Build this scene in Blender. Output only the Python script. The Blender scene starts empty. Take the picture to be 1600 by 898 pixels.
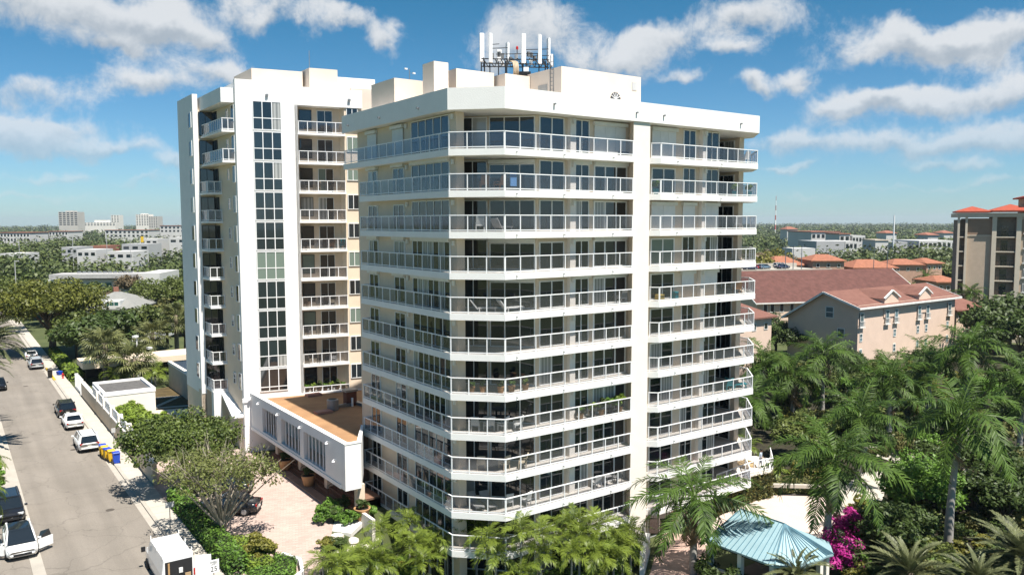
import bpy, bmesh, math, random
import numpy as np
from mathutils import Matrix, Vector
R = math.radians
random.seed(7)
rng = np.random.default_rng(7)
scene = bpy.context.scene
col = scene.collection

# ------------------------------------------------------------------ camera
# The scene frame is aligned with the condominium: x runs along its sunny front, y away from the camera.
CAMX, CAMY, CAMZ = -29.81, -42.79, 22.2
PITCH, ROLL, HEAD = R(4.637), R(.139), R(-35.35)
cam_d = bpy.data.cameras.new('camera'); cam = bpy.data.objects.new('camera', cam_d); col.objects.link(cam)
cam_d.sensor_width = 36; cam_d.lens = 1250 / 1600 * 36; cam_d.clip_end = 20000; cam_d.clip_start = .5
cam.matrix_world = (Matrix.Translation((CAMX, CAMY, CAMZ)) @ Matrix.Rotation(HEAD, 4, 'Z')
                    @ Matrix.Rotation(R(90) - PITCH, 4, 'X') @ Matrix.Rotation(-ROLL, 4, 'Z'))
scene.camera = cam
cy = scene.cycles; cy.max_bounces = 7; cy.diffuse_bounces = 3; cy.glossy_bounces = 3; cy.transmission_bounces = 2; cy.volume_bounces = 0; cy.transparent_max_bounces = 12
scene.render.resolution_x, scene.render.resolution_y = 1024, 574

# ------------------------------------------------------------------ light
SUN_EL, SUN_AZ = R(63), R(-86)          # elevation, direction towards the sun (angle from +x)
sd = bpy.data.lights.new('sun', 'SUN'); sun = bpy.data.objects.new('sun', sd); col.objects.link(sun)
sd.energy = 5.0; sd.angle = R(.53); sd.color = (1, .945, .86)
sdir = Vector((math.cos(SUN_EL) * math.cos(SUN_AZ), math.cos(SUN_EL) * math.sin(SUN_AZ), math.sin(SUN_EL)))
sun.rotation_euler = sdir.to_track_quat('Z', 'Y').to_euler(); sun.location = (0, -30, 80)
vs = scene.view_settings
vs.view_transform = 'Standard'; vs.look = 'None'; vs.exposure = .92; vs.gamma = 1; vs.use_curve_mapping = False

# ------------------------------------------------------------------ sky with clouds
def pix_dir(px, py):
    u, v = (px - 800) / 1250, (449 - py) / 1250
    d = cam.matrix_world.to_3x3() @ Vector((u, v, -1)); return d.normalized()
def make_world():
    w = bpy.data.worlds.new('World'); scene.world = w; w.use_nodes = True
    nt = w.node_tree; N = nt.nodes; K = nt.links; N.clear()
    def n(t, **kw):
        o = N.new(t)
        for k, v in kw.items(): setattr(o, k, v)
        return o
    def put(s, v):
        if hasattr(v, 'is_output'): K.new(v, s)
        else: s.default_value = v
    def ma(op, a, b=0., c=0., clamp=False):
        o = n('ShaderNodeMath', operation=op, use_clamp=clamp); put(o.inputs[0], a); put(o.inputs[1], b); put(o.inputs[2], c); return o.outputs[0]
    def vm(op, a, b=None, s=None):
        o = n('ShaderNodeVectorMath', operation=op); put(o.inputs[0], a)
        if b is not None: put(o.inputs[1], b)
        if s is not None: put(o.inputs['Scale'], s)
        return o
    out = n('ShaderNodeOutputWorld'); bg = n('ShaderNodeBackground'); K.new(bg.outputs[0], out.inputs[0])
    sky = n('ShaderNodeTexSky', sky_type='NISHITA', sun_disc=False)
    sky.sun_elevation = SUN_EL; sky.sun_rotation = R(90) - SUN_AZ
    sky.altitude = 0; sky.air_density = 1.0; sky.dust_density = .15; sky.ozone_density = 1.0
    tc = n('ShaderNodeTexCoord'); D = tc.outputs['Generated']
    sep = n('ShaderNodeSeparateXYZ'); K.new(D, sep.inputs[0])
    # cloud plane: a flat layer overhead, so clouds shrink and crowd towards the horizon all round
    zz = ma('MAXIMUM', sep.outputs[2], .004)
    inv = ma('DIVIDE', 1., ma('ADD', zz, .07))
    P = vm('SCALE', D, s=inv).outputs[0]
    def noise(vec, scale, detail, rough=.55, loc=(0, 0, 0), dist=0.):
        a = vm('ADD', vec, loc).outputs[0]
        t = n('ShaderNodeTexNoise', noise_dimensions='3D'); K.new(a, t.inputs['Vector'])
        t.inputs['Scale'].default_value = scale; t.inputs['Detail'].default_value = detail
        t.inputs['Roughness'].default_value = rough; t.inputs['Distortion'].default_value = dist
        return t
    flat = n('ShaderNodeCombineXYZ'); s2 = n('ShaderNodeSeparateXYZ'); K.new(P, s2.inputs[0])
    K.new(s2.outputs[0], flat.inputs[0]); K.new(s2.outputs[1], flat.inputs[1])
    PF = flat.outputs[0]
    # billow detail lives in direction space (even size in view)
    w1 = noise(D, 9, 2, .5); w2 = noise(D, 30, 3, .6)
    warp = vm('ADD', vm('SCALE', vm('SUBTRACT', w1.outputs['Color'], (.5, .5, .5)).outputs[0], s=.060).outputs[0],
              vm('SCALE', vm('SUBTRACT', w2.outputs['Color'], (.5, .5, .5)).outputs[0], s=.034).outputs[0]).outputs[0]
    Dw = vm('ADD', D, warp).outputs[0]
    # each cloud is a soft ellipse in azimuth and elevation, torn by the noise above
    sw = n('ShaderNodeSeparateXYZ'); K.new(Dw, sw.inputs[0])
    az0 = R(90) + HEAD
    fx = vm('DOT_PRODUCT', Dw, (math.cos(az0), math.sin(az0), 0)).outputs['Value']; fy = vm('DOT_PRODUCT', Dw, (math.sin(az0), -math.cos(az0), 0)).outputs['Value']
    AZ = ma('ARCTAN2', fy, fx); EL = ma('ARCSINE', sw.outputs[2])
    hand = low = 0.
    for px, py, rx, ry, st in CLOUDS:
        c = pix_dir(px, py); az = math.atan2(c.x * math.sin(az0) - c.y * math.cos(az0), c.x * math.cos(az0) + c.y * math.sin(az0)); el = math.asin(c.z)
        x = ma('MULTIPLY_ADD', AZ, 1250 / rx, -az * 1250 / rx); y = ma('MULTIPLY_ADD', EL, 1250 / ry, -el * 1250 / ry)
        v = ma('POWER', .333, ma('MULTIPLY_ADD', y, y, ma('MULTIPLY', x, x)))
        st *= .76; hand = ma('MULTIPLY_ADD', v, st, hand); low = ma('MULTIPLY_ADD', ma('MULTIPLY', v, y), st, low)
    g = noise(PF, 1.15, 5, .58, (3.1, 1.7, 0))
    gen = ma('MULTIPLY', ma('SUBTRACT', g.outputs['Fac'], .56), 2.4)
    # keep the free cloud field out of the part of the sky where the photograph's own clouds are placed
    cdir = pix_dir(800, 160)
    ang = vm('DOT_PRODUCT', D, tuple(cdir)).outputs['Value']
    inframe = n('ShaderNodeMapRange', interpolation_type='SMOOTHSTEP'); K.new(ang, inframe.inputs['Value'])
    inframe.inputs['From Min'].default_value = .74; inframe.inputs['From Max'].default_value = .84
    gen = ma('MULTIPLY', gen, ma('SUBTRACT', 1., ma('MULTIPLY', inframe.outputs[0], .82)))
    n3 = noise(D, 21, 8, .68, (5, 2, 9), .25)
    tex = ma('MULTIPLY', ma('SUBTRACT', n3.outputs['Fac'], .5), 2.0)
    dens = ma('ADD', ma('MAXIMUM', hand, gen), ma('MULTIPLY', tex, .62))
    cov = n('ShaderNodeMapRange', interpolation_type='SMOOTHSTEP'); K.new(dens, cov.inputs['Value'])
    cov.inputs['From Min'].default_value = .22; cov.inputs['From Max'].default_value = .78
    cov.inputs['To Max'].default_value = .88
    # underside of each cloud is greyer
    under = ma('SUBTRACT', ma('MULTIPLY', low, -1.), ma('MULTIPLY', tex, .45))
    shade = n('ShaderNodeMapRange', interpolation_type='SMOOTHSTEP'); K.new(under, shade.inputs['Value'])
    shade.inputs['From Min'].default_value = -.15; shade.inputs['From Max'].default_value = .5
    cc = n('ShaderNodeMix', data_type='RGBA'); K.new(shade.outputs[0], cc.inputs['Factor'])
    cc.inputs['A'].default_value = (6.6, 6.7, 6.8, 1); cc.inputs['B'].default_value = (3.7, 4.1, 4.5, 1)
    tint = n('ShaderNodeMix', data_type='RGBA', blend_type='MULTIPLY'); tint.inputs['Factor'].default_value = 1
    K.new(sky.outputs[0], tint.inputs['A'])
    tg = n('ShaderNodeMapRange', interpolation_type='SMOOTHSTEP'); K.new(sep.outputs[2], tg.inputs['Value']); tg.inputs['From Min'].default_value = .0; tg.inputs['From Max'].default_value = .32
    tm_ = n('ShaderNodeMix', data_type='RGBA'); K.new(tg.outputs[0], tm_.inputs['Factor']); tm_.inputs['A'].default_value = SKY_LOW; tm_.inputs['B'].default_value = SKY_TINT; K.new(tm_.outputs['Result'], tint.inputs['B'])
    mx = n('ShaderNodeMix', data_type='RGBA'); K.new(cov.outputs[0], mx.inputs['Factor'])
    K.new(tint.outputs['Result'], mx.inputs['A']); K.new(cc.outputs['Result'], mx.inputs['B'])
    # air near the horizon veils the clouds
    veil = n('ShaderNodeMapRange', interpolation_type='SMOOTHSTEP'); K.new(sep.outputs[2], veil.inputs['Value'])
    veil.inputs['From Min'].default_value = .0; veil.inputs['From Max'].default_value = .16
    veil.inputs['To Min'].default_value = .75; veil.inputs['To Max'].default_value = 0
    mv = n('ShaderNodeMix', data_type='RGBA'); K.new(veil.outputs[0], mv.inputs['Factor'])
    K.new(mx.outputs['Result'], mv.inputs['A']); K.new(tint.outputs['Result'], mv.inputs['B'])
    K.new(mv.outputs['Result'], bg.inputs['Color']); bg.inputs['Strength'].default_value = .066
    w.cycles.sampling_method = 'MANUAL'; w.cycles.sample_map_resolution = 256
SKY_TINT = (.165, .57, .72, 1); SKY_LOW = (.46, .70, .96, 1)
CLOUDS = [(110, 8, 200, 44, 1.1), (270, 42, 85, 22, .95), (180, 75, 40, 19, 1.0), (345, 108, 80, 24, 1.0), (230, 132, 58, 20, 1.0), (50, 140, 70, 24, .9), 
          (60, 195, 100, 20, 1.05), (170, 232, 85, 15, 1.0), (15, 215, 60, 24, .9), (274, 260, 30, 14, 1.05), (90, 268, 80, 10, .85), (235, 284, 60, 8, .85), (30, 300, 70, 8, .7), (200, 308, 90, 6, .55),
          (420, 14, 70, 20, .85), (540, 40, 66, 20, .9), (592, 68, 30, 20, .85), 
          (830, 36, 96, 46, 1.0), (775, 92, 55, 34, .85), (960, 92, 100, 32, 1.0), (1020, 56, 64, 26, .9), (1170, 18, 90, 36, 1.1), (1130, 88, 48, 18, .85), (1060, 128, 40, 12, .7),
          (1165, 142, 32, 18, 1.1), (1242, 120, 46, 18, 1.0), (1420, 60, 115, 30, 1.15), (1560, 45, 75, 26, 1.1), (1335, 165, 80, 24, 1.15), (1470, 150, 85, 20, 1.05), (1588, 120, 44, 34, 1.0), 
          (1240, 218, 85, 20, .95), (1400, 232, 120, 22, 1.0), (1560, 205, 85, 24, 1.0), (1230, 262, 45, 9, .95), (1490, 262, 80, 11, .85), (1575, 285, 60, 8, .7), (1440, 296, 130, 6, .6), (1250, 300, 60, 6, .55)]
make_world()

# ------------------------------------------------------------------ helpers
WM = {}
def L(px, py, z=0.):
    """a spot of the photograph at height z, in scene coordinates"""
    d = pix_dir(px, py); t = (z - CAMZ) / d.z
    return Vector((CAMX + d.x * t, CAMY + d.y * t, z))
def LD(px, py, dist):
    """a spot of the photograph at a distance along the camera's level heading"""
    d = pix_dir(px, py); f = Vector((math.cos(R(90) + HEAD), math.sin(R(90) + HEAD), 0)); t = dist / d.dot(f)
    return Vector((CAMX, CAMY, CAMZ)) + d * t
def bx2w(x, y): return x, y
def tag(o, label=None, cat=None, group=None, kind=None):
    if label: o['label'] = label
    if cat: o['category'] = cat
    if group: o['group'] = group
    if kind: o['kind'] = kind
    return o
def _link(o, parent, basis):
    col.objects.link(o); WM[o.name] = basis
    if parent is not None:
        o.parent = parent; o.matrix_parent_inverse = WM[parent.name].inverted()
    return o
def empty(name, loc=(0, 0, 0), rz=0., **kw):
    o = bpy.data.objects.new(name, None); o.empty_display_size = .3
    o.location = loc; o.rotation_euler = (0, 0, rz)
    _link(o, None, Matrix.Translation(Vector(loc)) @ Matrix.Rotation(rz, 4, 'Z')); tag(o, **kw); return o
def place(name, mesh, parent=None, loc=(0, 0, 0), rot=(0, 0, 0), sc=(1, 1, 1)):
    o = bpy.data.objects.new(name, mesh); o.location = loc; o.rotation_euler = rot; o.scale = sc
    from mathutils import Euler
    b = Matrix.Translation(Vector(loc)) @ Euler(rot).to_matrix().to_4x4() @ Matrix.Diagonal((*sc, 1))
    return _link(o, parent, b)
def copy_tree(o, parent=None):
    c = o.copy(); col.objects.link(c); c.parent = parent
    for ch in KIDS.get(o.name, []): copy_tree(ch, c)
    return c
KIDS = {}
def note_kids(root):
    """remember children once so that copies are cheap"""
    def rec(o):
        KIDS[o.name] = list(o.children)
        for c in o.children: rec(c)
    rec(root)
class MB:
    def __init__(s): s.v = []; s.f = []
    def add(s, v, f):
        b = len(s.v); s.v += [tuple(p) for p in v]; s.f += [tuple(i + b for i in q) for q in f]; return s
    def box(s, x0, y0, z0, x1, y1, z1):
        v = [(x, y, z) for z in (z0, z1) for y in (y0, y1) for x in (x0, x1)]
        return s.add(v, [(0, 2, 3, 1), (4, 5, 7, 6), (0, 1, 5, 4), (2, 6, 7, 3), (0, 4, 6, 2), (1, 3, 7, 5)])
    def obox(s, c, size, rz=0., M=None):
        m = MB(); a, b, d = (q / 2 for q in size); m.box(-a, -b, -d, a, b, d)
        T = Matrix.Translation(Vector(c)) @ (M if M is not None else Matrix.Rotation(rz, 4, 'Z'))
        return s.add([T @ Vector(p) for p in m.v], m.f)
    def bar(s, p, q, w, h=None):
        """square bar from p to q"""
        p, q = Vector(p), Vector(q); d = q - p; h = h or w
        M = d.to_track_quat('X', 'Z').to_matrix().to_4x4()
        return s.obox((p + q) / 2, (d.length, w, h), M=M)
    def prism(s, poly, z0, z1, top=None):
        n = len(poly); top = top or poly
        v = [(x, y, z0) for x, y in poly] + [(x, y, z1) for x, y in top]
        f = [tuple(range(n - 1, -1, -1)), tuple(range(n, 2 * n))] + [(i, (i + 1) % n, n + (i + 1) % n, n + i) for i in range(n)]
        return s.add(v, f)
    def tube(s, path, rad, n=8, cap=True):
        pts = [Vector(p) for p in path]; rad = rad if hasattr(rad, '__len__') else [rad] * len(pts)
        v = []; f = []; ref = None
        for i, p in enumerate(pts):
            d = (pts[min(i + 1, len(pts) - 1)] - pts[max(i - 1, 0)]).normalized()
            if ref is None: ref = Vector((0, 0, 1)) if abs(d.z) < .9 else Vector((1, 0, 0))
            a = d.cross(ref).normalized(); b = d.cross(a).normalized(); ref = a.cross(d) * -1 if False else ref
            for k in range(n):
                t = 2 * math.pi * k / n; v.append(p + (a * math.cos(t) + b * math.sin(t)) * rad[i])
        for i in range(len(pts) - 1):
            for k in range(n):
                f.append((i * n + k, i * n + (k + 1) % n, (i + 1) * n + (k + 1) % n, (i + 1) * n + k))
        if cap: f += [tuple(range(n - 1, -1, -1)), tuple(range((len(pts) - 1) * n, len(pts) * n))]
        return s.add(v, f)
    def lathe(s, prof, n=16, c=(0, 0, 0)):
        v = []; f = []
        for r, z in prof:
            for k in range(n):
                t = 2 * math.pi * k / n; v.append((c[0] + r * math.cos(t), c[1] + r * math.sin(t), c[2] + z))
        for i in range(len(prof) - 1):
            for k in range(n): f.append((i * n + k, i * n + (k + 1) % n, (i + 1) * n + (k + 1) % n, (i + 1) * n + k))
        f += [tuple(range(n - 1, -1, -1)), tuple(range((len(prof) - 1) * n, len(prof) * n))]
        return s.add(v, f)
    def xf(s, M):
        s.v = [tuple(M @ Vector(p)) for p in s.v]; return s
    def mesh(s, name, m, smooth=False, bevel=0.):
        me = bpy.data.meshes.new(name); me.from_pydata(s.v, [], s.f)
        if bevel:
            b = bmesh.new(); b.from_mesh(me); bmesh.ops.remove_doubles(b, verts=b.verts, dist=1e-5)
            bmesh.ops.bevel(b, geom=b.edges, offset=bevel, segments=2, affect='EDGES', clamp_overlap=True); b.to_mesh(me); b.free()
        me.materials.append(m)
        if smooth: me.polygons.foreach_set('use_smooth', [True] * len(me.polygons))
        me.update(); return me
    def build(s, name, m, parent=None, smooth=False, bevel=0., loc=(0, 0, 0), rot=(0, 0, 0)):
        return place(name, s.mesh(name, m, smooth, bevel), parent, loc, rot)
def struct(name, mb, m): return tag(mb.build(name, m), kind='structure')

# ------------------------------------------------------------------ materials
MATS = {}
def mat(name, c, rough=.75, var=.12, scale=1.5, bump=0., bscale=30., metal=0., spec=.35, c2=None, coat=0.):
    if name in MATS: return MATS[name]
    m = bpy.data.materials.new(name); m.use_nodes = True; nt = m.node_tree; N = nt.nodes; K = nt.links
    b = N['Principled BSDF']; b.inputs['Roughness'].default_value = rough; b.inputs['Metallic'].default_value = metal
    b.inputs['Specular IOR Level'].default_value = spec; b.inputs['Coat Weight'].default_value = coat
    g = N.new('ShaderNodeNewGeometry')
    t = N.new('ShaderNodeTexNoise'); t.inputs['Scale'].default_value = scale; t.inputs['Detail'].default_value = 6; t.inputs['Roughness'].default_value = .62
    K.new(g.outputs['Position'], t.inputs['Vector'])
    r = N.new('ShaderNodeValToRGB'); r.color_ramp.elements[0].position = .3; r.color_ramp.elements[1].position = .7
    d = c2 or tuple(max(0, x * (1 - 2 * var)) for x in c)
    r.color_ramp.elements[0].color = (*d, 1); r.color_ramp.elements[1].color = (*c, 1)
    K.new(t.outputs['Fac'], r.inputs['Fac']); K.new(r.outputs['Color'], b.inputs['Base Color'])
    if bump:
        t2 = N.new('ShaderNodeTexNoise'); t2.inputs['Scale'].default_value = bscale; t2.inputs['Detail'].default_value = 5; K.new(g.outputs['Position'], t2.inputs['Vector'])
        bp = N.new('ShaderNodeBump'); bp.inputs['Strength'].default_value = bump; bp.inputs['Distance'].default_value = .05
        K.new(t2.outputs['Fac'], bp.inputs['Height']); K.new(bp.outputs[0], b.inputs['Normal'])
    MATS[name] = m; return m
def glass_pane(name, base, curtain=None, stripes=0., spec=.9, rough=.03):
    """window glass over a dark room, or over a curtain or blind hung behind it"""
    m = bpy.data.materials.new(name); m.use_nodes = True; nt = m.node_tree; N = nt.nodes; K = nt.links
    b = N['Principled BSDF']; b.inputs['Roughness'].default_value = rough; b.inputs['Specular IOR Level'].default_value = spec; b.inputs['IOR'].default_value = 1.52
    oi = N.new('ShaderNodeObjectInfo'); mx = N.new('ShaderNodeMix'); mx.data_type = 'RGBA'
    mx.inputs['A'].default_value = (*base, 1)
    if curtain:
        g = N.new('ShaderNodeNewGeometry'); sp = N.new('ShaderNodeSeparateXYZ'); K.new(g.outputs['Position'], sp.inputs[0])
        ad = N.new('ShaderNodeMath'); K.new(sp.outputs[0], ad.inputs[0]); K.new(sp.outputs[1], ad.inputs[1])
        sn = N.new('ShaderNodeMath'); sn.operation = 'SINE'; ml = N.new('ShaderNodeMath'); ml.operation = 'MULTIPLY'; ml.inputs[1].default_value = stripes
        K.new(ad.outputs[0], ml.inputs[0]); K.new(ml.outputs[0], sn.inputs[0])
        mr = N.new('ShaderNodeMapRange'); K.new(sn.outputs[0], mr.inputs['Value']); mr.inputs['From Min'].default_value = -1; mr.inputs['To Min'].default_value = .45 if stripes else 1
        K.new(mr.outputs[0], mx.inputs['Factor']); mx.inputs['B'].default_value = (*curtain, 1)
    else:
        K.new(oi.outputs['Random'], mx.inputs['Factor']); mx.inputs['B'].default_value = (*(x * 2.6 for x in base), 1)
    K.new(mx.outputs['Result'], b.inputs['Base Color'])
    g2 = N.new('ShaderNodeNewGeometry'); t = N.new('ShaderNodeTexNoise'); t.inputs['Scale'].default_value = .5; K.new(g2.outputs['Position'], t.inputs['Vector'])
    bp = N.new('ShaderNodeBump'); bp.inputs['Strength'].default_value = .05; bp.inputs['Distance'].default_value = .03; K.new(t.outputs['Fac'], bp.inputs['Height']); K.new(bp.outputs[0], b.inputs['Normal'])
    MATS[name] = m; return m
def rail_glass(name, tintc, refl=.10):
    m = bpy.data.materials.new(name); m.use_nodes = True; nt = m.node_tree; N = nt.nodes; K = nt.links
    N.clear(); o = N.new('ShaderNodeOutputMaterial'); a = N.new('ShaderNodeBsdfTransparent'); a.inputs[0].default_value = (*tintc, 1)
    gl = N.new('ShaderNodeBsdfGlossy'); gl.inputs['Roughness'].default_value = .04; gl.inputs['Color'].default_value = (.9, .95, 1, 1)
    lw = N.new('ShaderNodeLayerWeight'); lw.inputs['Blend'].default_value = .5; fr = N.new('ShaderNodeMath'); fr.operation = 'POWER'; K.new(lw.outputs['Facing'], fr.inputs[0]); fr.inputs[1].default_value = 4.; mx = N.new('ShaderNodeMixShader')
    ad = N.new('ShaderNodeMath'); ad.operation = 'MULTIPLY_ADD'; ad.use_clamp = True; ad.inputs[1].default_value = .35; ad.inputs[2].default_value = refl * .5; K.new(fr.outputs[0], ad.inputs[0])
    df = N.new('ShaderNodeBsdfDiffuse'); df.inputs[0].default_value = (.42, .42, .44, 1); m2 = N.new('ShaderNodeMixShader'); m2.inputs[0].default_value = .035; K.new(a.outputs[0], m2.inputs[1]); K.new(df.outputs[0], m2.inputs[2])
    K.new(ad.outputs[0], mx.inputs[0]); K.new(m2.outputs[0], mx.inputs[1]); K.new(gl.outputs[0], mx.inputs[2]); K.new(mx.outputs[0], o.inputs[0])
    MATS[name] = m; return m
def leaf(name, dark, light, trans=.25, scale=.6, rough=.5):
    """foliage: every leaf its own tone between dark and light, drifting over the crown"""
    m = bpy.data.materials.new(name); m.use_nodes = True; nt = m.node_tree; N = nt.nodes; K = nt.links
    b = N['Principled BSDF']; b.inputs['Roughness'].default_value = rough; b.inputs['Specular IOR Level'].default_value = .3
    g = N.new('ShaderNodeNewGeometry'); oi = N.new('ShaderNodeObjectInfo'); t = N.new('ShaderNodeTexNoise'); t.inputs['Scale'].default_value = scale; t.inputs['Detail'].default_value = 3
    K.new(g.outputs['Position'], t.inputs['Vector'])
    a1 = N.new('ShaderNodeMath'); a1.operation = 'MULTIPLY_ADD'; K.new(g.outputs['Random Per Island'], a1.inputs[0]); a1.inputs[1].default_value = .55; K.new(t.outputs['Fac'], a1.inputs[2])
    a2 = N.new('ShaderNodeMath'); a2.operation = 'MULTIPLY_ADD'; K.new(oi.outputs['Random'], a2.inputs[0]); a2.inputs[1].default_value = .3; K.new(a1.outputs[0], a2.inputs[2])
    r = N.new('ShaderNodeValToRGB'); r.color_ramp.elements[0].position = .45; r.color_ramp.elements[1].position = 1.2 if False else 1.0
    r.color_ramp.elements[0].color = (*dark, 1); r.color_ramp.elements[1].color = (*light, 1); K.new(a2.outputs[0], r.inputs['Fac'])
    K.new(r.outputs[0], b.inputs['Base Color'])
    tr = N.new('ShaderNodeBsdfTranslucent'); K.new(r.outputs[0], tr.inputs[0]); mx = N.new('ShaderNodeMixShader'); mx.inputs[0].default_value = trans
    K.new(b.outputs[0], mx.inputs[1]); K.new(tr.outputs[0], mx.inputs[2]); K.new(mx.outputs[0], N['Material Output'].inputs[0])
    MATS[name] = m; return m
WHITE = mat('white_stucco', (.80, .79, .77), .8, .03, .8, .25, 14)
WHITE_M = mat('white_metal', (.80, .80, .80), .45, .02, 2)
CREAM = mat('cream_stucco', (.73, .605, .47), .85, .05, .7, .2, 20)
CREAM_L = mat('pale_cream_stucco', (.80, .745, .67), .85, .04, .7, .2, 20)
TAN = mat('tan_stucco', (.60, .49, .36), .85, .08, .9, .2, 20)
FRAME = mat('window_frame', (.80, .80, .78), .5, .03, 2)
SHUT = mat('roller_shutter', (.72, .72, .69), .6, .04, 2)
G_DARK = glass_pane('window_glass', (.006, .010, .013))
G_CURT = glass_pane('window_glass_curtain', (.02, .025, .028), (.42, .42, .40), 22., .7)
G_BLIND = glass_pane('window_glass_blind', (.1, .13, .11), (.16, .21, .18), 0., .6)
RGLASS = rail_glass('rail_glass', (.80, .81, .835), .09)
DECK = mat('deck_tile', (.60, .55, .49), .8, .08, 2)
DARKM = mat('dark_metal', (.03, .032, .035), .5, .1, 3, metal=.4)
STEEL = mat('grey_steel', (.30, .31, .32), .45, .1, 3, metal=.6)
UNIT = {}
def unit(m):
    if m.name not in UNIT:
        b = MB(); b.box(-.5, -.5, -.5, .5, .5, .5); UNIT[m.name] = b.mesh('block_' + m.name, m)
    return UNIT[m.name]
class Seg:
    """a straight piece of wall: start, direction; outward is to the right of the direction"""
    def __init__(s, a, b):
        s.a = Vector((*a, 0)); s.b = Vector((*b, 0)); s.d = (s.b - s.a).normalized(); s.len = (s.b - s.a).length
        s.o = Vector((s.d.y, -s.d.x, 0)); s.ang = math.atan2(s.d.y, s.d.x)
    def p(s, u, out=0., z=0.): return s.a + s.d * u + s.o * out + Vector((0, 0, z))
FRM = {}
def frame_mesh(w, h, n, t=.07, bars=(), fm=None):
    k = (round(w, 3), round(h, 3), n, t, bars, fm.name if fm else '')
    if k not in FRM:
        b = MB(); b.box(0, -.09, 0, w, .03, t); b.box(0, -.09, h - t, w, .03, h)
        for i in range(n + 1):
            x = w * i / n; x0, x1 = (0, t) if i == 0 else ((w - t, w) if i == n else (x - t / 2, x + t / 2)); b.box(x0, -.088, t, x1, .028, h - t)
        for z in bars: b.box(t, -.086, z - t / 2, w - t, .026, z + t / 2)
        FRM[k] = b.mesh('window_frame', fm or FRAME)
    return FRM[k]
def window(parent, seg, u0, u1, z0, z1, n, glass=None, name='window', t=.07, rows=(), out=0., fm=None):
    w, h = u1 - u0, z1 - z0
    f = place(name, frame_mesh(w, h, n, t, tuple(rows), fm), parent, seg.p(u0, out, z0), (0, 0, seg.ang))
    zs = [t] + [q for r_ in rows for q in (r_ - t / 2, r_ + t / 2)] + [h - t]
    for i in range(n):
        for j in range(0, len(zs), 2):
            g = glass(i) if callable(glass) else (glass or G_DARK)
            c = seg.p(u0 + w * (i + .5) / n, out + .045, z0 + (zs[j] + zs[j + 1]) / 2)
            place('pane', unit(g), f, c, (0, 0, seg.ang), (w / n - t * .6, .02, zs[j + 1] - zs[j] + .01))
    return f
def railing_mesh(b, segs, z=0., top=1.08, low=.10, ends=True):
    """posts, top and bottom rail along segs [(seg, panels)]"""
    for s, n in segs:
        for i in range(n + 1):
            u = s.len * i / n; u = min(max(u, .05), s.len - .05)
            b.obox(s.p(u, -.06, z + top / 2), (.065, .05, top), s.ang)
        b.obox(s.p(s.len / 2, -.06, z + top), (s.len, .08, .06), s.ang)
        b.obox(s.p(s.len / 2, -.06, z + low), (s.len - .02, .044, .06), s.ang)
    return b
def rail_panels(parent, segs, z, glass, top=1.08, low=.10, name='glass_panel', joined=None):
    for s, n in segs:
        for i in range(n):
            c = s.p(s.len * (i + .5) / n, -.06, z + (top + low) / 2)
            if joined is not None: joined.obox(c, (s.len / n - .06, .014, top - low - .06), s.ang)
            else: place(name, unit(glass), parent, c, (0, 0, s.ang), (s.len / n - .06, .014, top - low - .05))
# ------------------------------------------------------------------ terrain
def smooth(t): t = min(max(t, 0.), 1.); return t * t * (3 - 2 * t)
def gh(x, y):
    """street level is 0 on the left; the waterside garden on the right lies 2.7 m lower"""
    if y >= 12: t = (x + 2.) / 6
    else: t = (x - (-6.2 + (y - 12) * .66)) / 5.
    return -2.7 * smooth(t)
GRASS = mat('grass_ground', (.085, .10, .035), .95, .25, .35, .4, 9, c2=(.05, .065, .022))
xs = [-9000, -3000, -1200, -600, -300, -150, -90] + [x * 1.5 for x in range(-40, 60)] + [95, 110, 140, 200, 300, 600, 1200, 3000, 9000]
ys = [-3000, -600, -200, -80] + [y * 1.5 for y in range(-40, 90)] + [145, 170, 220, 300, 500, 900, 1800, 3500, 9000]
gv = [(x, y, gh(x, y) - .03) for y in ys for x in xs]; nx = len(xs)
gf = [(j * nx + i, j * nx + i + 1, (j + 1) * nx + i + 1, (j + 1) * nx + i) for j in range(len(ys) - 1) for i in range(nx - 1)]
mb = MB(); mb.v = gv; mb.f = gf; struct('ground', mb, GRASS)

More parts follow.
